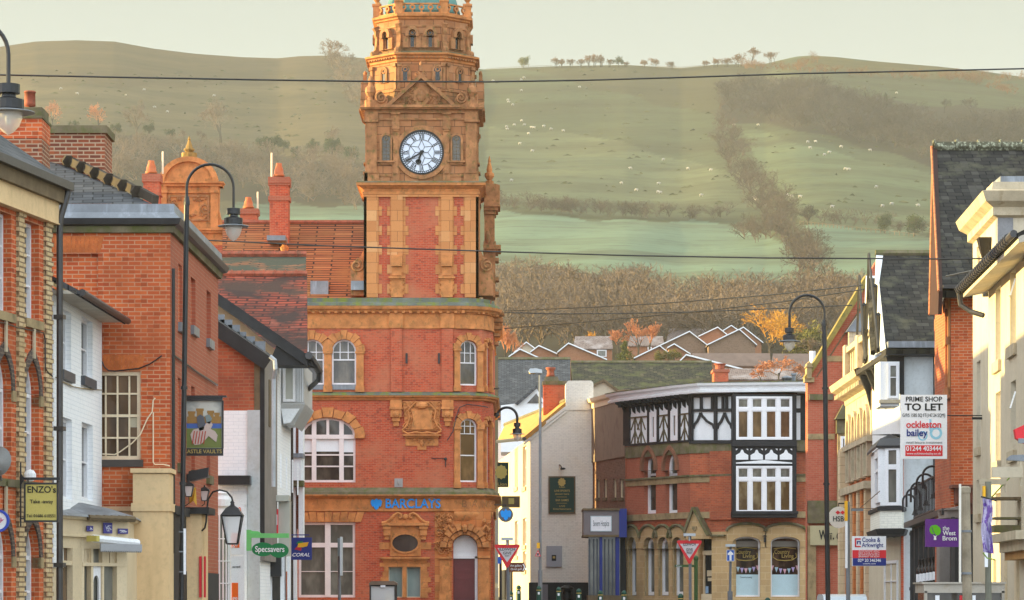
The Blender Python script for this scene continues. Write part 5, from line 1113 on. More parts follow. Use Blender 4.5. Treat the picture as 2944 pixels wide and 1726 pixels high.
# ---- ornate gable and chimneys of the bank's rear wing
Yg=146; g=front(440,720,Yg); zg_=lambda y:g.z(0,y); q=lambda x:g.u(x)
m=MB(g); cx_=542.5
o=[(q(444),zg_(537)),(q(640),zg_(537)),(q(640),zg_(526)),(q(627),zg_(526))]+[(q(cx_+84*math.cos(a)),zg_(527-74*math.sin(a))) for a in [math.pi*i/16 for i in range(1,16)]]+[(q(458),zg_(526)),(q(444),zg_(526))]
m.prism(o,-.6,0); m.prism([(q(455),zg_(537)),(q(630),zg_(537)),(q(628),zg_(600)),(q(634),zg_(628)),(q(650),zg_(648)),(q(668),zg_(660)),(q(668),zg_(735)),(q(430),zg_(735)),(q(430),zg_(660)),(q(452),zg_(640)),(q(457),zg_(600))],-.6,.02); gb=m.build('ornate_gable',TERM,bank)
m=MB(g); 
arcp=lambda r:[(q(cx_+r*math.cos(math.pi*i/16)),zg_(527-r*.88*math.sin(math.pi*i/16))) for i in range(17)]
for i in range(16): A,B=arcp(86),arcp(70); m.prism([A[i],A[i+1],B[i+1],B[i]],0,.16)
m.pb(442,524,644,529,-.6,.3); m.pb(448,529,638,537,-.5,.18); m.pb(470,552,615,556,0,.12)
for a in (458,606): m.pb(a,537,a+22,660,0,.14); m.pb(a-3,548,a+25,556,0,.2)
m.pb(430,659,727,664,-.5,.3); m.pb(430,664,722,671,-.5,.2); m.pb(430,671,714,740,-.8,.06)
m.build('gable_mouldings',TERM,gb)
rn=random.Random(5); m=MB(g); m.ring(rect(q(484),q(602),zg_(636),zg_(562)),rect(q(489),q(597),zg_(631),zg_(567)),.0,.08); foliage_relief(m,q(490),q(596),zg_(580),zg_(568),.02,16,rn,.1); foliage_relief(m,q(490),q(596),zg_(632),zg_(620),.02,16,rn,.1); spiral(m,g,q(496),zg_(600),.28,.02,1.5,1); spiral(m,g,q(590),zg_(600),.28,.02,1.5,-1); m.build('carved_panel',TERX,gb)
m=MB(); m.lathe(P(544,454,Yg+.2),[(.36,0),(.36,.22),(.16,.25),(.26,.36),(.25,.42),(.18,.44),(.12,.62),(.05,.82),(.08,.85),(.02,1.0)],8); m.build('finial',plain('gilded_stone',(.33,.19,.05),.8,.35,3,dirt=(.12,.1,.03)),gb)
m=MB(g); m.pb(600,706,680,745,.06,.08); m.build('brick_panel',RED,gb)
def chim(px0,y0,px1,y1,Yc,bands,pot,rod,rot=0):
    f=front(px0,px1,Yc); m=MB(f); m.b(0,f.L,f.z(0,y1),f.z(0,y0),-f.L*1.1,0); o=m.build('chimney',RED,bank)
    m=MB(f)
    for a,b_ in bands: m.b(-.06,f.L+.06,f.z(0,b_),f.z(0,a),-f.L*1.1-.06,.06)
    m.build('oversailing_course',RED3,o)
    c=P((px0+px1)/2,y0,Yc+.5*f.L); w=(pot[1]-pot[0])/2*Yc/F; h=(y0-pot[2])*Yc/F; m=MB(); m.lathe(c,[(w*1.15,0),(w*1.15,.1),(w,.15*h),(w*.9,.5*h),(w*.62,.8*h),(w*.6,.98*h),(w*.3,h)],12); m.build('chimney_pot',plain('glazed_pot',(.5,.13,.04),.4,.2,3),o,smooth=True)
    m=MB(); m.tube([P(rod[0],rod[1],Yc+.3),P(rod[0],rod[2],Yc+.3)],.05,6); m.build('vent_rod',WARM,o)
chim(412,500,458,600,143,((500,523),(558,562)),(422,452,462),(468,436,500)); chim(775,509,829,700,140,((509,527),(529,533),(564,577)),(787,815,469),(781,440,512)); chim(690,600,739,650,144,((600,616),),(699,727,567),(741,552,620))
m=MB(); m.b(WX(775,139.6),WX(828,139.6),WZ(703,139.6),WZ(689,139.6),138,139.4); m.build('lead_apron',LEAD,bank)
m=MB(); m.lathe(P(818,722,139),[(.15,0),(.2,.15),(.1,.25),(.12,.35),(.02,.5)],8); m.build('finial',TERM,bank)

cable('thin pale cable crossing the white painted wall between its window rows',[(155,1085),(175,1098),(205,1112),(232,1117),(262,1120),(288,1122)],L2,.010,STN)
# ================= beyond the bank and right side =================
lp=thing('lion_pub','white painted pub with sunlit orange roof edge, black plinth and green notice board','pub',(WX(1600,150),150,gz(150)))
f=front(1500,1706,150); u=f.u; z=lambda y:f.z(0,y)
m=MB(f); m.prism([(u(1524),z(1780)),(u(1705),z(1780)),(u(1705),z(1098)),(u(1630),z(1098)),(u(1628),z(1162)),(u(1524),z(1254))],-.5,0); m.prism([(u(1626),z(1180)),(u(1706),z(1180)),(u(1706),z(1104)),(u(1700),z(1095)),(u(1634),z(1095)),(u(1626),z(1104))],-1.6,.05); m.build('gable_wall',WRE2,lp)
m=MB(f); m.pb(1520,1675,1693,1790,-.3,.05); m.build('black_plinth',BLKP,lp)
m=MB(); a,b_=P(1505,1262,149.9),P(1630,1165,149.9)
for k,w in ((0,.16),(.22,.1)): m.add([a-Vector((0,0,k)),b_-Vector((0,0,k)),b_-Vector((0,0,k+w)),a-Vector((0,0,k+w))]+[q+Vector((0,.2,0)) for q in (a-Vector((0,0,k)),b_-Vector((0,0,k)),b_-Vector((0,0,k+w)),a-Vector((0,0,k+w)))],[(0,1,2,3),(7,6,5,4),(0,4,5,1),(1,5,6,2),(2,6,7,3),(3,7,4,0)])
m.build('verge_board',WRE2,lp)
LS=Fc(WX(1434,176),176,WX(1525,150),150)
hz=[]; 
for x0,y0,x1,y1 in ((1503,1286,1513,1404),(1480,1290,1489,1404),(1503,1492,1513,1570),(1480,1500,1489,1600),(1503,1586,1513,1640)): hz.append((LS.u(x0),LS.u(x1),LS.z(x0,y1),LS.z(x0,y0)))
m=MB(LS); m.slab(rect(0,LS.L,0,LS.z(1525,1258)),[rect(*h) for h in hz],-.25,0); m.b(0,LS.L-.6,0,LS.z(1525,1262),-2.6,-.27); m.build('street_wall',CRN,lp)
for h in hz: window(lp,LS,*h,cols=1,rows=(.5,),fw=.12,dep=.15,pane=GLB,sill=.2,sillm=BATM)
for x in (1446,1465):
    m=MB(LS); m.pb(x,1640,x+9,1740,0,.08); m.build('door',BLKP,lp)
m=MB(); m.quad(P(1507,1256,149.8),P(1634,1150,150),P(1452,1222,181),P(1431,1266,178),.2); m.build('roof',plain('ochre_frosted_roof',(.42,.22,.06),.8,.3,1.5,dirt=(.5,.3,.1)),lp)
m=MB(); m.tube([P(1634,1150,150),P(1452,1222,181)],.12,6); m.build('ridge',STD,lp)
m=MB(); m.tube([P(1507,1262,149.7),P(1430,1270,178)],.1,6); m.build('gutter',GUT,lp)
c_=front(1562,1627,153); m=MB(c_); m.b(0,c_.L,c_.z(0,1190),c_.z(0,1097),-1.2,0); o=m.build('chimney',RED,lp); m=MB(c_); m.frus(0,c_.L*.72,c_.z(0,1097),c_.z(0,1082),-1.1,-.1,.1,.1,.1); m.b(-.04,c_.L+.03,c_.z(0,1107),c_.z(0,1096),-1.23,.04); m.build('flaunching',STD,o)
m=MB(); m.lathe(P(1583,1083,153.6),[(.22,0),(.18,.12),(.17,.3),(.24,.36),(.24,.44),(.1,.46)],12); m.build('chimney_pot',RIDG,o,smooth=True)
t=board('pub_notice_board','dark green pub notice board with gold lion head and gold writing on white wall','sign',f,1577,1370,1654,1477,DGR,.1,BRT,.06)
m=MB(f); c=(u(1615),z(1387)); n=18; m.prism([(c[0]+(.16+.035*(i%2))*math.cos(6.283*i/n),c[1]+(.18+.035*(i%2))*math.sin(6.283*i/n)) for i in range(n)],.1,.12); m.build('lion_head_emblem',GOLD,t)
for s_,y,h,w in (('Lion',1401,5,16),('LIVE SPORTS',1412,6,44),('shown here',1421,5,40),('BAR GAMES',1439,6,37),('LIVE',1456,5,16),('Entertainment',1464,5,52)): ptext(s_,f,1616,y,h,GOLD,t,.11,w,bold=.01)
m=MB(f); m.pb(1600,1429,1630,1430,.1,.11); m.pb(1600,1447,1630,1448,.1,.11); m.build('rule_line',GOLD,t)
m=MB(f); m.tube([(u(1608),.0,z(1337)),(u(1612),.25,z(1340)),(u(1614),.4,z(1346))],.03,5); blob(m,(u(1617),.4,z(1349)),.15,.1,.06); m.build('sign_lamp',BLI,None,label='small hooded lamp over the green pub notice board',cat='lamp')
m=MB(f); m.pb(1571,1570,1616,1630,0,.12); t=m.build('wall_cabinet',col('pale_grey_cabinet',(.38,.40,.43)),None,label='pale grey wall cabinet with small dark notice on the white pub wall',cat='cabinet'); m=MB(f); m.pb(1586,1596,1599,1613,.12,.13); m.build('notice',BLKP,t); m=MB(f); m.pb(1589,1600,1596,1606,.13,.135); m.build('print',GOLD,t)
cb=P(1630,1726,146); t=thing('black_litter_bin','black round litter bin with domed lid against the pub plinth','bin',(cb.x,146,gz(146)-.02)); m=MB(); m.lathe((cb.x,146,gz(146)-.02),[(.24,0),(.24,.65),(.2,.7),(.2,.8)],10); m.build('body',BLKP,t); m=MB(); m.lathe((cb.x,146,gz(146)+.78),[(.34,0),(.34,.07),(.2,.15),(.1,.2)],10); m.build('lid',BLKP,t)
m=MB(f); m.pb(1559,1681,1575,1730,.06,.3); m.build('meter_box',col('grey_box',(.2,.19,.2)),None,label='small grey metal box at the foot of the pub plinth',cat='box')
f2=front(1430,1500,148); t=board('hanging_pub_sign','green hanging pub sign with golden lion face in front of the sunlit wall','pub sign',f2,1430,1330,1462,1401,DGR,.08,BRT,.03)
m=MB(f2); c=(f2.u(1441),f2.z(0,1358)); m.prism([(c[0]+(.25+.05*(i%2))*math.cos(6.283*i/20),c[1]+(.3+.05*(i%2))*math.sin(6.283*i/20)) for i in range(20)],.08,.1); m.build('lion_head_emblem',YEL,t); ptext('Lion',f2,1444,1393,9,GOLD,t,.09,26,bold=.01)
f2=front(1430,1500,147); t=board('brown_board_sign','brown board sign below the hanging lion sign','sign',f2,1442,1427,1495,1460,BRT,.08,YEL,.03); m=MB(f2); m.pb(1462,1433,1478,1450,.08,.1); m.build('panel',YEL,t)
# buildings further back
def roofslope(name,label,cat,px0,yr,px1,ye,Yr,Ye,mat,px0e=None,px1e=None,wall=None):
    t=thing(name,label,cat,(WX((px0+px1)/2,Ye),Ye,gz(Ye)))
    m=MB(); m.quad(P(px0e or px0,ye,Ye),P(px1e or px1,ye,Ye),P(px1,yr,Yr),P(px0,yr,Yr),.2); m.quad(P(px0,yr,Yr),P(px1,yr,Yr),P(px1,ye-30,2*Yr-Ye),P(px0,ye-30,2*Yr-Ye),.2); m.build('roof',mat,t)
    m=MB(); m.tube([P(px0,yr,Yr),P(px1,yr,Yr)],.16,6); m.build('ridge',STD,t)
    m=MB(); m.prism([(WX(px0e or px0,Ye),gz(Ye)-1),(WX(px1e or px1,Ye),gz(Ye)-1),(WX(px1e or px1,Ye),WZ(ye+4,Ye)),(WX(px0e or px0,Ye),WZ(ye+4,Ye))],Ye+.3,2*Yr-Ye-.4); m.build('wall',wall or BRM,t); return t
roofslope('slate_roofed_building','building behind the pub chimney with smooth blue grey slate roof','building',1432,1033,1640,1200,214,204,SLT,wall=WRE2)
roofslope('mossy_roofed_building','long building with mossy dark slate roof behind the timber framed house','building',1641,1043,2046,1150,206,198,SLM,1650,2060)
t=thing('small_white_gable','small white gabled building seen over the pub roof','building',(WX(1520,190),190,gz(190))); f3=front(1440,1570,190); m=MB(f3); m.prism([(f3.u(1440),f3.z(0,1300)),(f3.u(1568),f3.z(0,1300)),(f3.u(1568),f3.z(0,1160)),(f3.u(1542),f3.z(0,1116)),(f3.u(1490),f3.z(0,1160)),(f3.u(1440),f3.z(0,1166))],-5,0); m.build('wall',WHT,t); m=MB(f3); m.prism([(f3.u(1480),f3.z(0,1162)),(f3.u(1542),f3.z(0,1110)),(f3.u(1545),f3.z(0,1116)),(f3.u(1488),f3.z(0,1166))],-5,.3); m.build('roof',SLT,t); m=MB(f3); m.prism([(f3.u(1515),f3.z(0,1160)),(f3.u(1560),f3.z(0,1160)),(f3.u(1542),f3.z(0,1132))],0,.05); m.build('window_pane',GLS,t)
t=thing('cream_gable_house','cream rendered gable with brown roof between pub and timber framed house','house',(WX(1740,160),160,gz(160))); f3=front(1690,1790,160); m=MB(f3); m.prism([(f3.u(1700),f3.z(0,1300)),(f3.u(1785),f3.z(0,1300)),(f3.u(1785),f3.z(0,1132)),(f3.u(1736),f3.z(0,1098)),(f3.u(1700),f3.z(0,1112))],-6,0); m.build('wall',CRN,t); m=MB(f3); m.prism([(f3.u(1700),f3.z(0,1108)),(f3.u(1736),f3.z(0,1090)),(f3.u(1790),f3.z(0,1130)),(f3.u(1788),f3.z(0,1138)),(f3.u(1736),f3.z(0,1098)),(f3.u(1700),f3.z(0,1116))],-6,.15); m.build('roof',BRT,t)
# ---- block with hospice shop
hb=thing('hospice_shop_building','brown brick block with taupe upper panel and blue hospice shopfront','shop building',(WX(1750,147),147,gz(147)))
A=Fc(WX(1704,150),150,WX(1800,143.4),143.4); a_=A.u; az=lambda y:A.z(1750,y)
m=MB(A); m.slab(rect(0,A.L,az(1780),az(1318)),[(rect(a_(x0),a_(x1),A.z(x0,1432),A.z(x0,1378))) for x0,x1 in ((1716,1724),(1736,1745),(1763,1772),(1781,1792))],-.2,0); m.b(0,A.L,az(1780),az(1160),-6,-.22); m.build('wall',bricks('taupe_brick',(.22,.125,.09),(.18,.10,.07),(.24,.17,.12),ms=.008),hb)
for x0,x1 in ((1716,1724),(1736,1745),(1763,1772),(1781,1792)): window(hb,A,a_(x0),a_(x1),A.z(x0,1432),A.z(x0,1378),cols=1,rows=(),fw=.04,dep=.1,pane=GLG,sill=.14,sillm=BRT,mat=CRS)
m=MB(A); m.b(.0,A.L-.05,A.z(1704,1330),az(1150),-.1,.06); m.build('taupe_panel',plain('taupe_render',(.26,.20,.15),.85,.12,.8,dirt=(.18,.13,.1)),hb)
m=MB(); m.loft([(A.O.x,A.O.y),(A.O.x+A.t.x*A.L,A.O.y+A.t.y*A.L)],[(-.3,az(1166)),(.1,az(1164)),(.1,az(1150)),(.25,az(1146)),(.3,az(1136)),(-.2,az(1134))]); m.build('cornice',WARM,hb)
B1=front(1678,1802,141); bz=lambda y:B1.z(0,y)
m=MB(B1); m.pb(1678,1468,1780,1538,-3,0); m.build('shop_fascia',col('warm_grey_fascia',(.18,.155,.16)),hb); m=MB(B1); m.pb(1780,1463,1802,1545,-3,.06); m.build('blue_fascia_end',NAVY,hb)
m=MB(B1); m.pb(1676,1462,1782,1468,-3,.1); m.pb(1676,1538,1782,1544,-3,.05); m.build('fascia_trim',BRT,hb)
m=MB(B1); m.pb(1692,1544,1784,1712,-1.5,-.4); m.build('shop_window_pane',GLG,hb)
m=MB(B1)
for x in (1694,1706,1716,1738,1749,1760): m.pb(x,1550,x+3,1712,-.4,-.25)
m.build('glazing_post',col('slate_grey_post',(.06,.07,.09)),hb)
m=MB(B1)
for x,w in ((1724,8),(1770,11)): m.pb(x,1544,x+w,1714,-.4,-.1)
m.build('blue_posts',NAVY,hb)
m=MB(B1); m.pb(1690,1712,1802,1780,-2,.1); m.build('stall_riser',BRT,hb); m=MB(B1); m.pb(1784,1545,1802,1712,-2.5,-1); m.build('dark_doorway',BLKP,hb)
t=board('hospice_sign','white rectangular sign reading Severn Hospice on grey fascia','sign',B1,1698,1484,1758,1528,WSG,.03,col('pale_blue_border',(.5,.6,.65)),.03); ptext('Severn Hospice',B1,1728,1506,17,col('grey_lettering',(.08,.09,.10)),t,.035,46)
# ---- timber framed corner building
tb=thing('timber_framed_building','black and white timber framed corner building with red brick and stone arcade below','building',(WX(2060,137),137,gz(137)))
qx=lambda c:1750+c/3.282; qy=lambda c:1050+c/3.282; rx=lambda c:1750+c/4.2; ry=lambda c:1400+c/4.2
TA=Fc(WX(1801,142),142,WX(1984,137),137); TBf=Fc(WX(1984,137),137,WX(2106,136),136); TC=front(2100,2328,136)
TCb=front(2100,2300,135.2)
def PA(fc,pts): return [(fc.u(x),fc.z(x,y)) for x,y in pts]
zl=lambda y,fc=TC:fc.z(2200,y)
tw=zl(1110)
# structural body
m=MB(); m.prism([(TA.O.x,0),(WX(2328,136),0),(WX(2328,136),tw),(TA.O.x,tw)],143,152); m.M=TA.M; m.b(0,TA.L-.3,gz(137)-.4,TA.z(1984,1140),-3,-1.2); m.M=TBf.M; m.b(0,TBf.L,gz(137)-.4,TA.z(1984,1140),-5,-1.2); m.M=TC.M; m.b(.5,TC.L,gz(137)-.4,tw,-6,-.5); m.build('body',BRM,tb)
# upper storey A
def zA(px,y): return TA.z(px,y)
yb0=lambda x: 1281-(x-1801)*(13/183)      # base of timber storey
yt0=lambda x: 1157-(x-1801)*(22/183)
m=MB(TA); m.prism(PA(TA,[(1801,yb0(1801)),(1984,yb0(1984)),(1984,yt0(1984)),(1801,yt0(1801))]),-1.2,0); m.build('white_panels',WHT,tb)
m=MB(TA)
for c0,c1 in ((150,208),(375,392),(465,478),(570,590),(665,680),(765,795)): x0,x1=qx(c0),qx(c1); m.prism(PA(TA,[(x0,yb0(x0)),(x1,yb0(x1)),(x1,yt0(x1)),(x0,yt0(x0))]),0,.08)
m.prism(PA(TA,[(1801,yb0(1801)+3),(1984,yb0(1984)+3),(1984,yb0(1984)-3),(1801,yb0(1801)-3)]),0,.1)
m.prism(PA(TA,[(1790,yt0(1801)+16),(1984,yt0(1984)+14),(1984,yt0(1984)-2),(1790,yt0(1801)-2)]),0,.25)
m.build('black_posts',BLK,tb)
for k in range(15):
    x=qx(160+k*43); m=MB(TA); m.prism([( .0+0.0,TA.z(x,yt0(x)+34)),(.10,TA.z(x,yt0(x)+34)),(.10,TA.z(x,yt0(x)+2)),(0,TA.z(x,yt0(x)+2))],0,.01) if False else m.add([(TA.u(x),0,TA.z(x,yt0(x)+36)),(TA.u(x),.12,TA.z(x,yt0(x)+30)),(TA.u(x),.2,TA.z(x,yt0(x)+16)),(TA.u(x),.55,TA.z(x,yt0(x)+6)),(TA.u(x),.55,TA.z(x,yt0(x))),(TA.u(x),0,TA.z(x,yt0(x)))]+[(TA.u(x)+.08,0,TA.z(x,yt0(x)+36)),(TA.u(x)+.08,.12,TA.z(x,yt0(x)+30)),(TA.u(x)+.08,.2,TA.z(x,yt0(x)+16)),(TA.u(x)+.08,.55,TA.z(x,yt0(x)+6)),(TA.u(x)+.08,.55,TA.z(x,yt0(x))),(TA.u(x)+.08,0,TA.z(x,yt0(x)))],[(0,1,2,3,4,5),(6,7,8,9,10,11),(0,1,7,6),(1,2,8,7),(2,3,9,8),(3,4,10,9),(4,5,11,10)])
    m.build('eaves_bracket',BLK,tb)
OLVT=plain('olive_brown_timber',(.13,.10,.055),.8,.2,4)
def dbar(m,fc,x0,y0,x1,y1,w=3.2,d0=0,d1=.07):
    a=Vector((fc.u(x0),fc.z(x0,y0))); b=Vector((fc.u(x1),fc.z(x1,y1))); t_=(b-a).normalized(); n=Vector((-t_.y,t_.x))*(w*PXM/2)
    m.prism([tuple(a-n),tuple(b-n),tuple(b+n),tuple(a+n)],d0,d1)
for c0,c1 in ((212,370),(480,568),(682,762)):
    m=MB(TA)
    cs=[(c0+c1)/2] if c1-c0<120 else [c0+42,c0+100]
    for c in (cs if len(cs)>1 else cs):
        dbar(m,TA,qx(c),yb0(qx(c)),qx(c),yb0(qx(c))-74,2.6)
        for y in (40,78): 
            for s in (-1,1): dbar(m,TA,qx(c),yb0(qx(c))-y+0,qx(c+s*38),yb0(qx(c))-y+36,2.6,0,.05)
    x0,x1=qx(c0),qx(c1); dbar(m,TA,x0,yb0(x0)-78,x1,yb0(x1)-79,4,0,.075)
    m.build('olive_struts',OLVT,tb)
for c0,c1 in ((396,462),(594,664)):
    a,b_=TA.u(qx(c0)),TA.u(qx(c1)); window(tb,TA,a,b_,TA.z(qx(c0),yb0(qx(c0))-4),TA.z(qx(c0),yb0(qx(c0))-90),cols=1,rows=(),fw=.22,dep=-.04,pane=GLB)
# upper storey B
m=MB(TBf); m.prism(PA(TBf,[(1984,1268),(2106,1266),(2106,1130),(1984,1138)]),-1.2,0); m.build('white_panels',WHT,tb)
m=MB(TBf)
for c0,c1 in ((765,802),(1000,1028),(1166,1196)): m.prism(PA(TBf,[(qx(c0),1268),(qx(c1),1268),(qx(c1),1134),(qx(c0),1134)]),0,.12)
m.prism(PA(TBf,[(1984,1276),(2108,1276),(2108,1266),(1984,1266)]),0,.13); m.prism(PA(TBf,[(1984,1184),(2108,1184),(2108,1175),(1984,1177)]),0,.11); m.prism(PA(TBf,[(1984,1144),(2108,1140),(2108,1130),(1984,1134)]),0,.2)
for c in (880,985,1085,1120): m.prism(PA(TBf,[(qx(c-13),1180),(qx(c+9),1180),(qx(c+9),1136),(qx(c-13),1136)]),0,.1)
for (a,b_,cm) in ((802,1000,872),(1028,1166,1098)):
    for (xs,sg) in ((a,1),(b_,-1)):
        pts=[(xs,600),(xs+sg*10,565),(xs+sg*(abs(cm-xs)*.55),530),(cm-sg*6,470),(cm,450)]
        for p0,p1 in zip(pts,pts[1:]): dbar(m,TBf,qx(p0[0]),qy(p0[1]),qx(p1[0]),qy(p1[1]),6.5,0,.09)
m.build('black_timbers',BLK,tb)
# bay C
m=MB(TCb); m.pb(2106,1134,2290,1470,-2,0); m.pb(2104,1476,2292,1488,-1.5,.1); m.pb(2102,1268,2290,1284,0,.12); m.pb(2104,1470,2294,1478,-1.5,.2); m.build('black_bay_frame',BLK,tb)
m=MB(TC); m.pb(2290,1134,2318,1274,-1.5,.0); m.build('black_bay_side',BLK,tb)
for y0,y1 in ((qy(290),qy(408)),(qy(450),qy(706))):
    m=MB(TC); m.pb(qx(1765),y0,qx(1808),y1,0,.03); m.build('white_panel',WHT,tb)
def bigwin(y0,y1,tr,pane,lead=True):
    o=MB(TCb); x0,x1=2116,2277; o.ring(rect(*TCb.r(x0,y0,x1,y1)),[(a+.09*(1 if i in(0,3) else -1),b+.08*(1 if i<2 else -1)) for i,(a,b) in enumerate(rect(*TCb.r(x0,y0,x1,y1)))],0,.1)
    for k in (1,2,3): x=x0+(x1-x0)*k/4; o.pb(x-5,y0+3,x+5,y1-3,0,.09)
    o.pb(x0+2,tr-4.5,x1-2,tr+4.5,0,.085)
    for k in range(4):
        a=x0+(x1-x0)*k/4+5; b=x0+(x1-x0)*(k+1)/4-5
        for (p,q) in ((y0+5,tr-4),(tr+4,y1-5)): o.ring(rect(*TCb.r(a,p,b,q)),[(c+.045*(1 if i in(0,3) else -1),d+.045*(1 if i<2 else -1)) for i,(c,d) in enumerate(rect(*TCb.r(a,p,b,q)))],0,.05)
    w=o.build('window',WHW,tb)
    g=MB(TCb); g.pb(x0+2,tr,x1-2,y1-3,0,.012); g.build('pane',pane,w); g=MB(TCb); g.pb(x0+2,y0+3,x1-2,tr,0,.012); g.build('leaded_pane',glass('leaded_glass',(.10,.10,.085),(.20,.20,.17),.15,3),w)
bigwin(qy(297),qy(705),qy(418),GLB); bigwin(qy(953),qy(1395),qy(1078),glass('amber_window_glass',(.10,.06,.025),(.26,.20,.11),.1,1.4))
for k in range(4):
    a=qx(1200+k*138); b=qx(1316+k*138); c=(a+b)/2; y1=qy(893); m=MB(TCb)
    m.prism(PA(TCb,[(a,y1),(b,y1),(b,qy(850)),(c+6,qy(828)),(c+2,qy(800)),(c-2,qy(800)),(c-6,qy(828)),(a,qy(850))]),0,.05)
    for s in (0,1): x=a if s==0 else b; m.prism(PA(TCb,[(x,qy(790)),(x+(6 if s==0 else -6),qy(790)),(x,qy(806))]),0,.045)
    m.build('white_trefoil_panel',WHT,tb)
m=MB(TCb); m.prism(PA(TCb,[(qx(1200),qy(930)),(qx(1730),qy(930)),(qx(1730),qy(921)),(qx(1466),qy(896)),(qx(1200),qy(921))]),0,.05); m.build('white_strip',WHT,tb)
# white cornice
pth=[(TA.O.x-.4,TA.O.y+1.4),(TA.O.x,TA.O.y),(WX(1962,137.4),137.4),(WX(2024,136),136),(WX(2324,135.2),135.2),(WX(2326,138),138)]
m=MB(); m.loft(pth,[(-.5,zl(1134)+.05),(.42,zl(1134)+.05),(.44,zl(1128)+.05),(.34,zl(1124)+.05),(.34,zl(1118)+.05),(.52,zl(1114)+.05),(.55,zl(1107)+.05),(-.5,zl(1105)+.05)]); m.build('white_cornice',WHT,tb)
m=MB(); m.loft(pth,[(.57,zl(1107)+.05),(.57,zl(1105)+.06),(-3,zl(1104)+.07)]); m.build('lead_roof_edge',LEAM,tb)
t=thing('roof_ventilator','small round metal roof ventilator at right end of the white cornice','ventilator',P(2262,1104,137.5)); m=MB(); m.lathe(P(2262,1106,137.5),[(.18,0),(.18,.1),(.2,.12),(.2,.2),(.22,.22),(.22,.3)],14); m.build('drum',GUT,t); m=MB(); m.lathe(P(2262,1087,137.5),[(.24,0),(.22,.05),(.05,.1)],14); m.build('cap',LEAD,t); m=MB(); m.lathe(P(2282,1106,137.9),[(.09,0),(.09,.4),(.14,.42),(.12,.5)],8); m.build('pipe',GST,t)
# middle storey: brick with stone bands, lancets
LN=[(qx(335),qx(443)),(qx(538),qx(645))]
ya=lambda x,yr: 1720-(1720-yr)*.964 if x<1990 else yr
def band(fc,y0,y1,d0,d1,nm,mat,x0=None,x1=None):
    m=MB(fc); xr=1984; 
    if fc is TA: m.b(0,TA.L+.02,TA.z(1984,y1),TA.z(1984,y0),d0,d1)
    elif fc is TBf: m.b(0,TBf.L,TA.z(1984,y1),TA.z(1984,y0),d0,d1)
    else: m.b(TC.u(x0 or 2290),TC.u(x1 or 2327),TA.z(1984,y1),TA.z(1984,y0),d0,d1)
    m.build(nm,mat,tb)
hol=[]; zt_=TA.z(1984,1300); zb_=TA.z(1984,1496)
for a,b_ in LN: hol.append(arch(TA.u(a)-.03,TA.u(b_)+.02,TA.z(a,1478),TA.z(a,1345),.75,'point'))
m=MB(TA); m.slab(rect(0,TA.L,zb_,zt_),hol,-.8,0); m.build('brick_wall',RED3,tb)
m=MB(TBf); m.b(0,TBf.L,zb_,zt_,-.5,0); m.build('brick_wall',BRM,tb); m=MB(TBf); m.b(TBf.L*.49,TBf.L,zb_,zt_,0,.12); m.build('brick_projection',BRM,tb)
m=MB(TC); m.b(.2,TC.L,zb_,zt_,-.5,-.01); m.build('brick_wall',BRM,tb)
for fc in (TA,TBf,TC):
    band(fc,1270,1304,-.4,.06,'weathered_stone_band',STD); band(fc,1370,1388,0,.05,'stone_band',STN); band(fc,1366,1371,0,.14,'string_mould',STD); band(fc,1473,1491,-.2,.09,'stone_band',STN)
m=MB(TC); m.b(TC.u(2290),TC.u(2320),TA.z(1984,1300),TA.z(1984,1276),0,.2); m.build('stone_corbel',STD,tb)
for a,b_ in LN:
    u0,u1=TA.u(a)-.03,TA.u(b_)+.02; zs=TA.z(a,1345); m=MB(TA)
    m.ring(arch(u0-.16,u1+.16,zs-.15,zs,.98,'point'),arch(u0-.02,u1+.02,zs-.15,zs,.78,'point'),-.1,.14); m.build('hood_mould',plain('red_brown_moulding',(.26,.12,.07),.85,.3,2),tb)
    window(tb,TA,u0,u1,TA.z(a,1478),zs+.75,cols=1,rows=(.62,),rise=.75,kind='point',fw=.16,bw=.10,dep=.24,pane=GLS)
# ground floor arcade
gzf=gz(137)-.3; ztop=TA.z(1984,1491)
GA=[(232,338),(425,555),(592,728),(765,905)]; hol=[]
for c0,c1 in GA: hol.append(arch(TA.u(rx(c0)),TA.u(rx(c1)),TA.z(rx(c0),1714),TA.z(rx(c0),1572),TA.z(rx(c0),1545)-TA.z(rx(c0),1572),'round'))
m=MB(TA); m.slab(rect(0,TA.L,gzf,TA.z(1984,1528)),hol,-.7,0); m.build('stone_wall',SAND,tb)
m=MB(TA); m.b(0,TA.L,TA.z(1984,1530),ztop,-.4,-.02); m.build('brick_spandrel',BRM,tb)
for i,(c0,c1) in enumerate(GA):
    u0,u1=TA.u(rx(c0)),TA.u(rx(c1)); zs=TA.z(rx(c0),1572); r_=TA.z(rx(c0),1545)-zs
    m=MB(TA); m.prism(arch(u0-.22,u1+.22,TA.z(rx(c0),1580),TA.z(rx(c0),1545),.42),0,.02) if False else m.ring(arch(u0-.26,u1+.26,zs-.1,TA.z(rx(c0),1548),.52),arch(u0-.0,u1+.0,zs-.1,zs,r_),-.3,.04); m.build('arch_stone',SAND,tb)
    m=MB(TA); oo=arch(u0-.30,u1+.30,TA.z(rx(c0),1548),TA.z(rx(c0),1547),.56)[2:]; m.tube([(x,.08,y) for x,y in oo],.07,6); m.build('hood_mould',STD,tb)
    window(tb,TA,u0,u1,TA.z(rx(c0),1712),zs+r_,cols=1,rows=(),rise=r_,fw=.16,dep=.26,pane=GLG if i else GLS)
    for s in (0,1):
        m=MB(TA); x=u0+.06 if s==0 else u1-.06; m.tube([(x,-.06,gzf),(x,-.06,zs)],.05,6); m.build('shaft',STN,tb)
hol=[rect(TBf.u(2007),TBf.u(2046),gzf+.01,TBf.z(2007,1548))]
zc=TA.z(1984,1530)
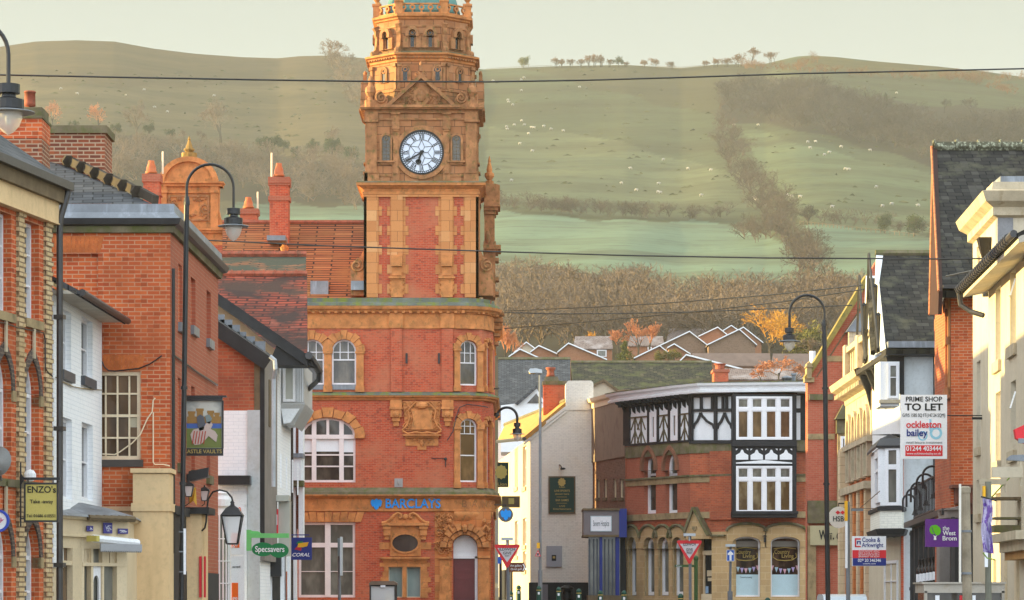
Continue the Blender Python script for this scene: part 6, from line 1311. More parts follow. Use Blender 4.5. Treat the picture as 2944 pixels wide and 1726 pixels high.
m=MB(TBf); m.slab(rect(0,TBf.L,gzf,zc),hol,-.7,0); m.build('stone_wall',SAND,tb); m=MB(TBf); m.b(0,TBf.L,zc,ztop,-.4,-.02); m.build('brick_spandrel',BRM,tb)
m=MB(TBf); m.prism(PA(TBf,[(1980,1550),(2048,1550),(2046,1540),(2004,1462),(1982,1524)]),0,.3); m.build('door_gable',SAND,tb)
m=MB(TBf)
for p0,p1 in (((1978,1530),(2004,1460)),((2004,1460),(2046,1540))): dbar(m,TBf,*p0,*p1,7,.0,.45)
dbar(m,TBf,2044,1540,2086,1540,5,0,.15); m.build('gable_coping',STD,tb)
m=MB(TBf); m.prism(PA(TBf,[(2000,1514),(2012,1514),(2012,1522),(2006,1528),(2000,1522)]),.3,.36); m.build('shield',STN,tb)
m=MB(TBf); a,b_=TBf.u(2007),TBf.u(2046); m.b(a,b_,gzf,TBf.z(2007,1548),-.65,-.6); dr=m.build('door',BLKP,tb)
m=MB(TBf); z1_=TBf.z(2007,1596); m.b(a,b_,z1_,TBf.z(2007,1583),-.6,-.45); m.b(a,a+.08,gzf,TBf.z(2007,1596),-.6,-.5); m.b(a,b_,gzf,TBf.z(2007,1708),-.6,-.3); m.build('door_frame',CRS,dr)
m=MB(TBf); m.pb(2016,1640,2034,1657,-.6,-.58); m.pb(2018,1661,2031,1671,-.6,-.58); m.build('notice',CRS,dr); m=MB(TBf); m.pb(2007,1686,2020,1706,-.6,-.57); m.build('poster',col('pale_blue_poster',(.3,.45,.65)),dr)
SW=[(2106,2186),(2216,2300)]; hol=[]
for a,b_ in SW: hol.append(arch(TC.u(a),TC.u(b_),TC.z(a,1716),TC.z(a,1560),TC.z(a,1543)-TC.z(a,1560)))
m=MB(TC); m.slab(rect(0,TC.L,gzf,zl(1520)),hol,-.5,0); m.build('stone_wall',SAND,tb)
m=MB(TC); m.b(0,TC.L,zl(1522),zl(1489),-.5,-.02); m.build('brick_spandrel',BRM,tb)
for i,(a,b_) in enumerate(SW):
    u0,u1=TC.u(a),TC.u(b_); zs=TC.z(a,1560); m=MB(TC); m.ring(arch(u0-.25,u1+.25,zs-.2,TC.z(a,1528),.30),arch(u0,u1,zs-.2,zs,TC.z(a,1543)-zs),-.2,.05); m.build('arch_stone',SAND,tb)
    m=MB(TC); oo=arch(u0-.28,u1+.28,TC.z(a,1528),TC.z(a,1528),.34)[2:]; m.tube([(x,.1,y) for x,y in oo],.07,6); m.build('hood_mould',STD,tb)
    w=window(tb,TC,u0,u1,TC.z(a,1716),zs+(TC.z(a,1543)-zs),cols=1,rows=(),rise=TC.z(a,1543)-zs,fw=.07,dep=.3,pane=glass('shop_dark_glass',(.02,.015,.012),(.10,.06,.04),.06,1.8),mat=WHW)
    m=MB(TC); m.b(u0+.07,u1-.07,TC.z(a,1714),TC.z(a,1652),-.33,-.32); m.build('lower_blind',col('pale_blue_blind',(.46,.62,.68)),w)
    m=MB(TC); m.b(u0+.07,u1-.07,TC.z(a,1572),TC.z(a,1556),-.33,-.325); m.build('grey_valance',col('grey_valance',(.2,.18,.15)),w)
    for k in range(7):
        cx=a+6+k*(b_-a-12)/6; dy=10*math.sin(math.pi*k/6) if i else 8*math.sin(math.pi*k/6)
        m=MB(TC); m.prism([(TC.u(cx-5),TC.z(a,1626+dy)),(TC.u(cx+5),TC.z(a,1626+dy)),(TC.u(cx),TC.z(a,1641+dy))],-.325,-.315); m.build('bunting_flag',col(['pink_bunting','blue_bunting','lilac_bunting'][k%3],[(.6,.35,.4),(.35,.5,.6),(.42,.34,.6)][k%3]),w)
    ptext('Country',TC,(a+b_)/2-8,1587,13,GOLD,w,-.32,44); ptext('Living',TC,(a+b_)/2+8,1599,11,GOLD,w,-.32,34)
    m=MB(TC); cx=(a+b_)/2; m.tube([(TC.u(cx+x),-.315,TC.z(a,y)) for x,y in ((-32,1590),(-34,1602),(-22,1610),(0,1612),(22,1610),(34,1602),(32,1590))],.018,4); m.tube([(TC.u(cx+x),-.315,TC.z(a,y)) for x,y in ((-32,1578),(0,1574),(32,1578))],.014,4); m.build('gold_scrollwork',GOLD,w)
    if i==0:
        for s_,y,ww in (('Country Living',1660,34),('FURNITURE',1675,30),('Soft furnishings',1687,30),('Home accessories',1693,32),('Gifts',1704,16)): 
            if s_ in('Country Living',): ptext(s_,TC,cx,y,5,col('grey_lettering',(.1,.1,.1)),w,-.315,ww)
m=MB(TC); m.pb(2193,1540,2202,1543,.05,.3); m.pb(2195,1545,2201,1560,.1,.25); m.build('wall_lamp',BLI,tb)
# ---- red brick gable building behind the lamp post
rg=thing('red_gable_building','tall red brick building with yellow green coping on its gable slope and stone dormer','building',(WX(2400,126),126,gz(126)))
r=front(2300,2520,126); ru=r.u; rz=lambda y:r.z(0,y)
m=MB(r); m.prism([(ru(2322),rz(1790)),(ru(2520),rz(1790)),(ru(2520),rz(750)),(ru(2492),rz(800)),(ru(2322),rz(1075))],-.9,0); m.build('wall',bricks('rose_red_brick',(.46,.12,.07),(.40,.09,.05),(.40,.2,.13),ms=.008,var2=(.36,.08,.05)),rg)
m=MB(r); m.prism([(ru(2312),rz(1086)),(ru(2324),rz(1090)),(ru(2500),rz(806)),(ru(2490),rz(790))],-1.0,.25); m.build('coping',plain('lichen_yellow_coping',(.25,.19,.05),.8,.35,2,dirt=(.10,.12,.04)),rg)
m=MB(r); m.prism([(ru(2346),rz(1084)),(ru(2350),rz(1084)),(ru(2500),rz(852)),(ru(2498),rz(846))],0,.03); m.build('cable',BRT,rg)
m=MB(r); m.pb(2318,1046,2332,1090,-.5,.3); m.prism([(ru(2314),rz(1058)),(ru(2336),rz(1058)),(ru(2325),rz(1040))],-.5,.35); m.pb(2312,1086,2340,1100,-.4,.2); m.build('kneeler_stone',STN,rg)
m=MB(r); m.pb(2376,1024,2436,1040,0,.04); m.pb(2322,1248,2400,1264,0,.04); m.build('stone_band',STN,rg); m=MB(r); m.pb(2326,1134,2394,1151,0,.2); m.build('mossy_ledge',STD,rg)
m=MB(r); m.pb(2436,958,2500,1120,-1,.6); m.build('stone_dormer',BATH,rg); m=MB(r); m.prism([(ru(2428),rz(958)),(ru(2500),rz(958)),(ru(2500),rz(902)),(ru(2464),rz(906))],-1,.7); m.build('lead_dormer_roof',LEAD,rg)
m=MB(r); m.pb(2464,1000,2480,1023,.6,.63); m.build('dormer_panel',STN,rg)
m=MB(r); m.ring([(ru(2476+18*math.cos(a)),rz(998-20*math.sin(a))) for a in [math.pi*i/10 for i in range(11)]],[(ru(2476+10*math.cos(a)),rz(998-12*math.sin(a))) for a in [math.pi*i/10 for i in range(11)]],.6,.68); m.build('dormer_arch',RED3,rg)
m=MB(r); m.prism([(ru(2397),rz(1208)),(ru(2436),rz(1208)),(ru(2432),rz(1180)),(ru(2420),rz(1165))],0,.6); m.pb(2402,1210,2434,1248,0,.4); m.build('mossy_oriel_top',STD,rg)
m=MB(r); m.pb(2406,1248,2436,1480,0,.3); m.build('stone_bay',STN,rg); window(rg,r,ru(2414),ru(2432),rz(1396),rz(1256),cols=1,rows=(.55,),fw=.1,dep=-.33,pane=GLS)
m=MB(r); m.pb(2322,1440,2440,1505,-.2,.2); m.build('mossy_stone_course',STD,rg)
m=MB(r); m.pb(2328,1512,2440,1568,-.2,.25); m.build('shop_fascia',plain('cream_fascia',(.45,.40,.24),.6,.1,2),rg); ptext('Wm. o',r,2384,1540,27,BLKP,rg,.26,62,bold=.02)
m=MB(r); m.pb(2322,1512,2345,1780,-.2,.15); m.pb(2378,1568,2384,1780,-.2,.1); m.build('stone_pier',STN,rg); m=MB(r); m.pb(2345,1568,2440,1780,-.5,-.1); m.build('shop_window_pane',GLG,rg)
m=MB(); m.tube([P(2336,1048,130),P(2336,1010,130)],.13,8); m.build('flue',WHT,rg)
# ---- pale stone bank with heavy cornice
hs_=thing('stone_front_bank','pale stone and orange brick front with heavy sunlit cornice beyond the timber gables','bank building',(WX(2480,114),114,gz(114)))
h=Fc(WX(2438,119),119,WX(2512,110),110); hu=h.u; hz_=lambda x,y:h.z(x,y); zC=hz_(2438,1167)
m=MB(h); m.b(-.1,h.L,gz(114)-.5,zC,-6,0); m.build('brick_wall',bricks('orange_brick',(.54,.16,.06),(.46,.12,.05),(.42,.2,.1),ms=.008),hs_)
m=MB(h); m.b(-.15,h.L,hz_(2438,1290),zC,0,.08); m.b(-.15,h.L,hz_(2438,1302),hz_(2438,1288),0,.25); m.b(0,h.L,hz_(2447,1425),hz_(2447,1405),0,.35); m.build('stone_frieze',BATM,hs_)
pth=[(h.O.x+.6,h.O.y+.8),(h.O.x,h.O.y),(h.O.x+h.t.x*h.L,h.O.y+h.t.y*h.L)]
m=MB(); m.loft(pth,[(0,zC-.1),(.12,zC),(.14,zC+.15),(.3,zC+.22),(.32,zC+.38),(.62,zC+.5),(.7,zC+.72),(.6,zC+.78),(-.3,zC+.85)]); m.build('cornice',BATM,hs_)
for k in range(16): m=MB(h); a=k*h.L/16; m.b(a+.1,a+.35,zC+.2,zC+.36,.1,.52); m.build('modillion',BATM,hs_)
zP=zC+.85; m=MB(h); m.b(0,h.L,zP,zP+.2,-.5,.1); m.b(0,h.L,zP+1.1,zP+1.3,-.5,.15)
for k in range(14): a=k*h.L/14+.2; m.b(a,a+.28,zP+.2,zP+1.1,-.2,.0)
for k in (0,.5): m.b(h.L*k,h.L*k+.8,zP,zP+1.4,-.5,.2)
m.build('parapet',BATM,hs_)
for k in range(4):
    a=h.L*(.12+.23*k); m=MB(h); m.prism(arch(a,a+1.0,hz_(2460,1380),hz_(2460,1240),.5),0,.05); o=m.build('window_pane',GLC,hs_); q=MB(h); q.ring(arch(a-.2,a+1.2,hz_(2460,1385),hz_(2460,1240),.7),arch(a,a+1,hz_(2460,1380),hz_(2460,1240),.5),0,.2); q.build('surround',BATM,o)
for k in range(7):
    a=h.L*(.02+.145*k); m=MB(h); m.b(a,a+.55,gz(114)-.5,hz_(2447,1425),0,.25); m.build('pilaster',TERR if k%2 else BATH,hs_)
m=MB(h); m.b(-.4,.5,gz(114)-.5,hz_(2447,1290),-.5,.35); m.build('quoin_column',BATH,hs_)
f3=front(2370,2440,112); t=thing('round_bank_sign','round white sign with red hexagon and letters HSBC','shop sign',P(2410,1522,112)); c=(f3.u(2411),f3.z(0,1488)); K=112/F
m=MB(f3); m.prism([(c[0]+29*K*math.cos(6.283*i/28),c[1]+31*K*math.sin(6.283*i/28)) for i in range(28)],-.06,.06); m.build('disc',col('off_white_sign',(.70,.66,.58)),t)
c=(f3.u(2415),f3.z(0,1474)); m=MB(f3)
for pts in (((-7,6),(-14,0),(-7,-6),(0,0)),((7,6),(14,0),(7,-6),(0,0)),((-7,6),(7,6),(0,0)),((-7,-6),(7,-6),(0,0))):
    if len(pts)==4: m.prism([(c[0]+x*K,c[1]+y*K) for x,y in pts],.06,.08)
m.build('hexagon_logo',REDP,t); ptext('HSBC',f3,2416,1493,15,BLKP,t,.07,44,bold=.01); m=MB(f3); m.tube([(f3.u(2411),-.0,f3.z(0,1459)),(f3.u(2411),0,f3.z(0,1448)),(f3.u(2436),0,f3.z(0,1448))],.03,5); m.build('bracket',BLI,t)
# ---- black and white gabled house with slate roof
tg=thing('slate_gable_house','white walled house with black timber gables, bay window and steep dark slate roof','house',(WX(2600,100),100,gz(100)))
w=front(2590,2720,100); wu=w.u; wz=lambda y:w.z(0,y)
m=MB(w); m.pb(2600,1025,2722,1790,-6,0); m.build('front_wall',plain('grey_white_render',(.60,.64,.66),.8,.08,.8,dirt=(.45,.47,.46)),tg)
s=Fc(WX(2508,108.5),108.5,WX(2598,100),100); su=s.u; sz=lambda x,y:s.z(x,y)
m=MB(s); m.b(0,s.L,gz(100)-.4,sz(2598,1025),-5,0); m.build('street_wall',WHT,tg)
ze=w.z(0,1008); 
m=MB(); m.quad(P(2548,1003,99.2),P(2690,1003,99.2),P(2690,732,106),P(2519,732,106),.18); m.quad(P(2519,732,106.1),P(2690,732,106.1),P(2690,985,113),P(2519,985,113),.18); m.build('roof',SLD,tg)
m=MB(); m.tube([P(2517,729,106),P(2692,729,106)],.13,6)
m.build('ridge_tiles',STD,tg)
m=MB(w); m.pb(2544,988,2677,1006,0,.9); m.build('lead_gutter',LEAD,tg)
m=MB(w); m.pb(2540,1006,2688,1026,-.5,.7); m.prism(PA(w,[(2546,1026),(2598,1026),(2598,1140),(2584,1130),(2578,1100),(2560,1070),(2550,1045)]),-.1,.15); m.build('black_eaves_beam',BLK,tg)
# two street-facing gables seen edge on
for (xa,ya_,xb_,yb_,xc,Yn,Yf) in ((2518,730,2508,1025,2546,99.3,106),(2489,793,2479,1057,2506,108.6,114)):
    tri=[P(xa,ya_,Yf),P(xb_,yb_,Yf+5.5),P(xc,yb_-22,Yn)]
    m=MB(); a,b,c=tri; off=Vector((-.12,-.02,0)); m.add([a,b,c,a-off*8,b-off*8,c-off*8],[(0,1,2),(5,4,3),(0,1,4,3),(1,2,5,4),(2,0,3,5)]); m.build('gable_panel',WHT,tg)
    m=MB(); m.tube([a+off*2,c+off*2],.045,4); m.build('bargeboard',BLK,tg); m=MB(); m.tube([a+off*2,b+off*2],.045,4); m.build('bargeboard',BLK,tg)
    for k in (.35,.65): m=MB(); m.tube([a.lerp(c,k)+off,b.lerp(c,k)+off],.08,4); m.build('gable_strut',BLK,tg)
m=MB(); m.quad(P(2493,800,110),P(2528,800,110),P(2530,1000,104),P(2503,1010,104),.15); m.build('side_roof',SLD,tg)
m=MB(s); m.b(-.2,s.L,sz(2598,1024),sz(2598,1010),0,.55); m.build('black_eaves',BLK,tg)
for x in (2502,2526,2546): m=MB(s); uu=su(x); m.add([(uu,0,sz(x,1180)),(uu,.15,sz(x,1130)),(uu,.5,sz(x,1062)),(uu,0,sz(x,1050)),(uu+.25,0,sz(x,1180)),(uu+.25,.15,sz(x,1130)),(uu+.25,.5,sz(x,1062)),(uu+.25,0,sz(x,1050))],[(0,1,2,3),(7,6,5,4),(0,4,5,1),(1,5,6,2),(2,6,7,3),(3,7,4,0)]); m.build('black_bracket',BLK,tg)
wb_=front(2548,2586,98.6)
# upper bay
m=MB(); m.prism([(WX(2530,99.5),WZ(1168,99.5)),(WX(2586,99.5),WZ(1168,99.5)),(WX(2586,99.5),WZ(1040,99.5)),(WX(2530,99.5),WZ(1040,99.5))],99.5,101); m.build('upper_bay',WHT,tg)
f4=front(2530,2590,99.5); window(tg,f4,f4.u(2552),f4.u(2583),f4.z(0,1146),f4.z(0,1045),cols=1,rows=(.6,),fw=.08,dep=-.04,pane=GLG); m=MB(f4); m.pb(2526,1150,2590,1160,0,.15); m.build('sill',BATM,tg)
# lower canted bay
m=MB(); bp=[(WX(2504,104),104),(WX(2531,98.8),98.8),(WX(2590,98.6),98.6),(WX(2597,100),100)]
m.loft(bp,[(0,WZ(1462,99)),(0,WZ(1285,99))]); m.build('bay_wall',WHT,tg)
m=MB(); m.loft(bp,[(.0,WZ(1522,99)),(.02,WZ(1520,99)),(.02,WZ(1464,99))]); m.build('bay_panel',WRE2,tg)
m=MB(); m.loft(bp,[(.12,WZ(1290,99)),(.14,WZ(1283,99)),(.0,WZ(1262,99)),(-.35,WZ(1248,99)),(-1,WZ(1246,99))]); m.build('black_bay_roof',GUT,tg)
m=MB(); m.loft(bp,[(-.3,WZ(1545,99)),(.1,WZ(1538,99)),(.16,WZ(1522,99)),(0,WZ(1520,99))]); m.build('bay_base',BLK,tg)
m=MB(); m.loft(bp,[(0,WZ(1470,99)),(.1,WZ(1468,99)),(.1,WZ(1458,99)),(0,WZ(1455,99))]); m.build('bay_sill',BLK,tg)
f5=Fc(*bp[1],*bp[2]); f6=Fc(*bp[0],*bp[1])
window(tg,f5,f5.u(2546),f5.u(2587),f5.z(2546,1454),f5.z(2546,1286),cols=1,rows=(.66,),fw=.10,bw=.1,dep=-.04,pane=GLG,mid=0); window(tg,f6,f6.u(2520),f6.u(2531),f6.z(2520,1450),f6.z(2520,1300),cols=1,rows=(.62,),fw=.25,bw=.1,dep=-.04,pane=GLB)
m=MB(s); m.b(0,s.L,gz(100),sz(2590,1536),.0,.12); m.build('cream_lower_wall',CRN,tg); window(tg,s,su(2556),su(2594),sz(2556,1760),sz(2556,1614),cols=2,rows=(.6,),fw=.1,dep=-.15,pane=GLS)
m=MB(w); m.pb(2590,1320,2597,1760,0,.1); m.build('red_brick_strip',RED,tg)
m=MB(w); m.tube([(wu(2686),.15,z_) for z_ in (w.z(0,1010),w.z(0,1160),w.z(0,1390))],.06,8); m.build('downpipe',GUT,tg)
m=MB(); m.tube([P(2628,1520,97.5),P(2626,1640,97.5),P(2626,1790,97.5)],.07,8)
for y in (1540,1698): m.lathe(P(2626,y,97.5),[(.13,0),(.13,.1)],8)
m.build('street_drainpipe',GUT,tg)
# ---- big slate roofed brick building
bb=thing('steep_roof_building','brown brick building with very steep mossy slate roof and orange timber framed side','building',(WX(2750,80),80,0))
b1=front(2731,2960,81); bu=b1.u; bz_=lambda y:b1.z(0,y)
m=MB(b1); m.pb(2733,852,2985,1790,-3,0); m.build('front_wall',BRM,bb)
m=MB(); m.quad(P(2701,836,80.3),P(3030,836,80.3),P(3030,428,89),P(2683,428,89),.2); m.quad(P(2683,428,89.1),P(3030,428,89.1),P(3030,760,98),P(2695,760,98),.2); m.build('roof',SLD,bb)
LCH=plain('lichen_ridge',(.10,.095,.06),.9,.4,5,dirt=(.34,.35,.25),dlo=.5,dhi=.62)
m=MB()
for k in range(6): x=2683+k*63.5; m.tube([P(x,424,89),P(x+63,424,89)],.17,6); m.tube([P(x,420,89),P(x+4,420,89)],.2,6)
m.build('ridge_tiles',LCH,bb)
m=MB(); a,b_,c,d=P(2682,422,89),P(2699,838,80.2),P(2697,905,80.2),P(2672,905,82); m.add([a,b_,c,d,a+Vector((.12,.02,0)),b_+Vector((.1,0,0)),c+Vector((.1,0,0)),d+Vector((.1,.1,0))],[(0,1,2,3),(7,6,5,4),(0,4,5,1),(1,5,6,2),(2,6,7,3),(3,7,4,0)]); m.build('verge_soffit',plain('shade_darkened_red_brown',(.035,.010,.006),.7,.2,2),bb)  # soffit red-brown darkened so the colour itself carries the shade
m=MB(); m.tube([a+Vector((-.05,-.05,0)),b_+Vector((-.02,-.1,0))],.03,4); m.tube([a,d],.03,4); m.build('bargeboard',ORT,bb)
m=MB(b1); m.pb(2700,828,2780,838,0,.8); m.build('gutter',GUT,bb); m=MB(b1); m.pb(2706,838,2800,853,-.3,.35); m.build('fascia',BRT,bb)
s1=vp(2735,81,2700,.03); s1=Fc(WX(2700,88),88,WX(2732,81),81)
m=MB(s1); m.b(0,s1.L,0,bz_(853),-3,-.02); m.build('side_wall',RED2,bb)
m=MB(s1); z0,z1=bz_(1135),bz_(853)
for k in range(6): a=s1.L*k/5.4; m.b(a,a+.28,z0,z1,0,.12)
m.b(0,s1.L,z0-.1,z0+.2,0,.14); m.b(0,s1.L,z1-.3,z1,0,.14); m.b(0,s1.L,z0+1.3,z0+1.5,0,.13); m.build('orange_timbers',ORT,bb); m=MB(s1); m.b(0,s1.L,z0,z1,0,.06); m.build('timber_infill',plain('ochre_infill',(.40,.18,.07),.8,.2,3),bb)
m=MB(b1); m.pb(2731,1396,2830,1405,-.2,.5); m.pb(2742,1405,2815,1449,-.2,.35); m.pb(2785,1449,2832,1790,-.2,.25); m.build('red_stone_pier',plain('dark_red_sandstone',(.17,.06,.04),.8,.3,2,dirt=(.1,.05,.04)),bb)
m=MB(b1); m.pb(2705,1466,2765,1492,-.5,1.2); m.prism(PA(b1,[(2698,1470),(2768,1470),(2768,1458),(2756,1455)]),-.3,1.3); m.build('shop_cornice',plain('grey_ledge',(.26,.22,.2)),bb)
m=MB(b1); m.pb(2700,1490,2785,1790,-.5,.05); m.build('grey_shopfront',plain('taupe_paint',(.25,.22,.2),.6),bb)
# black shopfront with balcony railing and hook lamps
sf2=Fc(WX(2622,96),96,WX(2735,80.5),80.5); fu=sf2.u
bs=thing('black_shopfront','black shopfront with bottle display under a black iron railing','shopfront',(WX(2680,88),88,.4))
zR0=sf2.z(2702,1474); zR1=sf2.z(2702,1366); m=MB(sf2); m.b(0,sf2.L,0,zR0-.15,-2,0); m.build('shop_wall',BLK,bs)
m=MB(sf2); m.b(-.1,sf2.L+.1,zR0-.16,zR0,-.3,.25); m.build('ledge',GUT,bs)
m=MB(sf2)
for k in range(9): m.b(.6+k*2.0,.68+k*2.0,zR0-2.6,zR0-.25,0,.1)
m.b(0,sf2.L,zR0-2.7,zR0-2.55,0,.2); m.build('mullions',GUT,bs)
rl=thing('balcony_railing','black iron balcony railing above the black shopfront','railing',(WX(2670,88),88,zR0)); m=MB(sf2); L=fu(2702)
m.b(fu(2640),L,zR1-.04,zR1,.1,.15); m.b(fu(2640),L,zR0+.06,zR0+.1,.1,.15); m.build('rails',BLI,rl)
u_=fu(2640)
while u_<L: m=MB(sf2); m.b(u_,u_+.05,zR0,zR1,.11,.14); m.build('baluster',BLI,rl); u_+=.55
for i,(x,y) in enumerate(((2613,1440),(2626,1425),(2641,1410),(2660,1388),(2680,1368))):
    Yk=97-i*3.0; t=thing('gooseneck_lamp','black hooked iron lamp bracket over the railing, number in a row of five','lamp',P(x,y+30,Yk),'hooked lamp brackets over the black shop'); K=Yk/F; rr=(17+i*2.5)*K
    c=P(x,y,Yk); m=MB(); m.tube([c+Vector((-rr,0,-.35))]+[c+Vector((-rr*math.cos(a),0,rr*math.sin(a))) for a in [math.pi*k/10 for k in range(11)]]+[c+Vector((rr,0,-.3))],.035,5); m.build('arm',BLI,t); m=MB(); m.lathe(c+Vector((rr,0,-.45)),[(.1,0),(.06,.1),(.03,.18)],8); m.build('shade',BLI,t)
    t['label']=['farthest hooked iron lamp bracket above the black shop, lowest of the row','second lowest hooked lamp bracket above the black shop','middle hooked lamp bracket in the row above the black shop','second highest hooked lamp bracket above the black shop','highest and widest hooked lamp bracket next to the railing end'][i]
nb=8
for k in range(nb):
    x=2644+k*9.5 if k<7 else 2713; Yk=88-k*.7; wd=(10 if k<7 else 13)*Yk/F; c=P(x,1680-k*1.2,Yk); t=thing('display_bottle','','bottle',c,'dark bottles in the black shopfront')
    m=MB(); m.lathe(c,[(wd,0),(wd,.30*1),(wd*.9,.42),(wd*.35,.52),(wd*.3,.66),(wd*.36,.67),(wd*.36,.70)],12); m.build('bottle_body',col('dark_bottle_glass',(.025,.018,.015),.15),t,smooth=True)
    m=MB(); m.lathe(c+Vector((0,0,.06)),[(wd*1.02,0),(wd*1.02,.22)],12); m.build('paper_label',WSG,t); 
    t['label']=('large dark bottle with a wide white label nearest the purple sign' if k==7 else ['one dark bottle with white label in the tight row of the black shopfront'][0])
# ---- cream buildings on the right edge
c2=thing('tall_cream_building','tall cream rendered building with moulded parapet cornice near the right edge','building',(WX(2830,74),74,0))
k2=Fc(WX(2797,76),76,WX(2868,70.8),70.8); zK=k2.z(2797,672)
hz2=[(2808,712,2818,748),(2808,1042,2819,1290),(2808,1380,2819,1480)]
m=MB(k2); m.slab(rect(0,k2.L,0,zK),[rect(k2.u(a),k2.u(c),k2.z(a,d),k2.z(a,b)) for a,b,c,d in hz2],-.2,0); m.b(0,k2.L-.02,0,zK,-5,-.22); m.build('wall',CRN,c2)
for a,b,c,d in hz2: window(c2,k2,k2.u(a),k2.u(c),k2.z(a,d),k2.z(a,b),cols=1,rows=(.5,),fw=.15,dep=.12,pane=GLG,sill=.2,sillm=BATM)
e=(k2.O.x+k2.t.x*k2.L,k2.O.y+k2.t.y*k2.L); m=MB(); m.loft([(k2.O.x+.5,k2.O.y),tuple(k2.O),e,(e[0]+3,e[1])],[(0,zK-.25),(.12,zK-.2),(.12,zK-.02),(.3,zK+.1),(.38,zK+.32),(.15,zK+.38),(.12,zK+.55),(-.2,zK+.57)]); m.build('cornice',BATM,c2)
k3=Fc(*e,e[0]+3,e[1]); m=MB(k3); m.b(0,.35,0,zK,-.3,.01); m.b(.35,3,0,zK+.45,-3,-.05); m.build('end_wall',plain('grey_lead_cladding',(.22,.22,.23),.6),c2)
m=MB(k3); m.b(.05,2.8,zK+.55,zK+.68,-2,.1); m.build('lead_roof',LEAD,c2)
m=MB(k2); uu=k2.u(2848); m.frus(uu-.25,uu+.25,zK-.55,zK-1.0,0,.3,.18,.05,.1); m.tube([(uu,.12,zK-.9),(uu,.12,zK-1.9)],.07,8); m.build('hopper_downpipe',BLI,c2)
c1=thing('cream_house','cream rendered house with curved eaves and black gutter at right edge','house',(WX(2900,60),60,0))
k1=Fc(WX(2842,65),65,WX(3010,55.2),55.2); zG=k1.z(2842,838)
hz3=[(2862,834,2877,1045),(2904,786,2921,1000),(2862,1132,2876,1330),(2906,1100,2921,1300),(2862,1420,2876,1530)]
m=MB(k1); m.slab(rect(0,k1.L,0,zG),[rect(k1.u(a),k1.u(c),k1.z(a,d),k1.z(a,b)) for a,b,c,d in hz3],-.2,0); m.b(.02,k1.L,0,zG,-6,-.22); m.build('wall',CRN,c1)
for i,(a,b,c,d) in enumerate(hz3): window(c1,k1,k1.u(a),k1.u(c),k1.z(a,d),k1.z(a,b),cols=1,rows=(.5,),fw=.12,dep=.15,pane=GLG,sill=.22 if i<4 else None,sillm=BATM,sp=.15)
m=MB(k1); z=zG; m.add([(-.3,0,z),(k1.L,0,z),(k1.L,.5,z-.1),(-.3,.5,z-.1),(-.3,0,z+.12),(k1.L,0,z+.12),(k1.L,.5,z+.02),(-.3,.5,z+.02)],[(0,1,2,3),(4,7,6,5),(0,4,5,1),(1,5,6,2),(2,6,7,3),(3,7,4,0)]); m.build('soffit',SOFF,c1)
m=MB(k1); rslope(m,k1.L,.54,-4,z+.06,.5,.08,-.3,0); m.build('roof',SLD,c1)
m=MB(k1); m.tube([(-.35,.58,z+.06),(k1.L,.58,z+.06)],.07,8)
for k in range(28): m.lathe((0,0,0),[(0,0)],3) if False else m.tube([(-.3+k*.34,.58,z+.07),(-.22+k*.34,.58,z+.07)],.095,8)
m.build('gutter',GUT,c1)
m=MB(k1); m.tube([(-.3,.58,z),(-.3,.55,z-.25),(-.2,.35,z-.4),(-.02,.1,z-.5)],.055,8); m.build('downpipe',GUT,c1)
# projecting pieces low on the cream house
m=MB(k1); ua=k1.u(2933); m.b(ua,k1.L,k1.z(2933,1562),k1.z(2933,1538),0,.55); m.b(ua+.05,k1.L,k1.z(2933,1590),k1.z(2933,1562),0,.4); m.build('shop_cornice',BATM,c1)
m=MB(k1); m.b(ua+.05,k1.L,k1.z(2933,1612),k1.z(2933,1590),0,.3); m.build('ochre_fascia',plain('ochre_timber',(.42,.22,.07)),c1)
for a in (2858,2890,2925): m=MB(k1); m.pb(a,1610,a+6,1790,0,.06); m.build('pilaster',CRS,c1)
t=thing('folded_awning_frame','rusty awning frame above a dark ledge on the cream house','awning',k1.M@Vector((1,.6,k1.z(2870,1510)))); m=MB(k1); a=k1.u(2925); b_=a+.6; z1=k1.z(2925,1432); m.b(a,b_,z1-.05,z1,.0,.55); m.build('top_rail',BRT,t); m=MB(k1); m.b(a,b_,z1-.42,z1-.38,.0,.5); m.b(a,b_,k1.z(2925,1532),k1.z(2925,1512),.0,.5); m.build('lower_ledge',STD,t); m=MB(k1); m.tube([(a,.5,z1),(a,.05,z1+.5)],.015,5); m.build('stay',col('green_rod',(.2,.3,.05)),t)
for i,(x,y,x1,y1,l) in enumerate(((2850,1343,2938,1374,'upper cream bracket box sign edge on the cream house'),(2814,1378,2892,1394,'lower cream bracket box reaching left from the cream house'))):
    f7=front(x-5,x1+5,56+i*3); m=MB(f7); m.pb(x,y,x1,y1,0,.1); m.pb(x1-6,y-18,x1-2,y1+22,0,.06); m.build('bracket_box',CRN,None,label=l,cat='sign bracket')
f7=front(2900,2960,52); t=thing('alarm_box','red alarm box with grey edge at the right edge of the photo','alarm box',f7.M@Vector((0,0,f7.z(0,1277)))); m=MB(f7); m.prism(PA(f7,[(2914,1236),(2944,1222),(2975,1226),(2975,1272),(2944,1277),(2918,1262)]),-.05,.12); m.build('case',REDP,t); m=MB(f7); m.pb(2924,1262,2972,1276,.1,.14); m.build('base',GST,t)
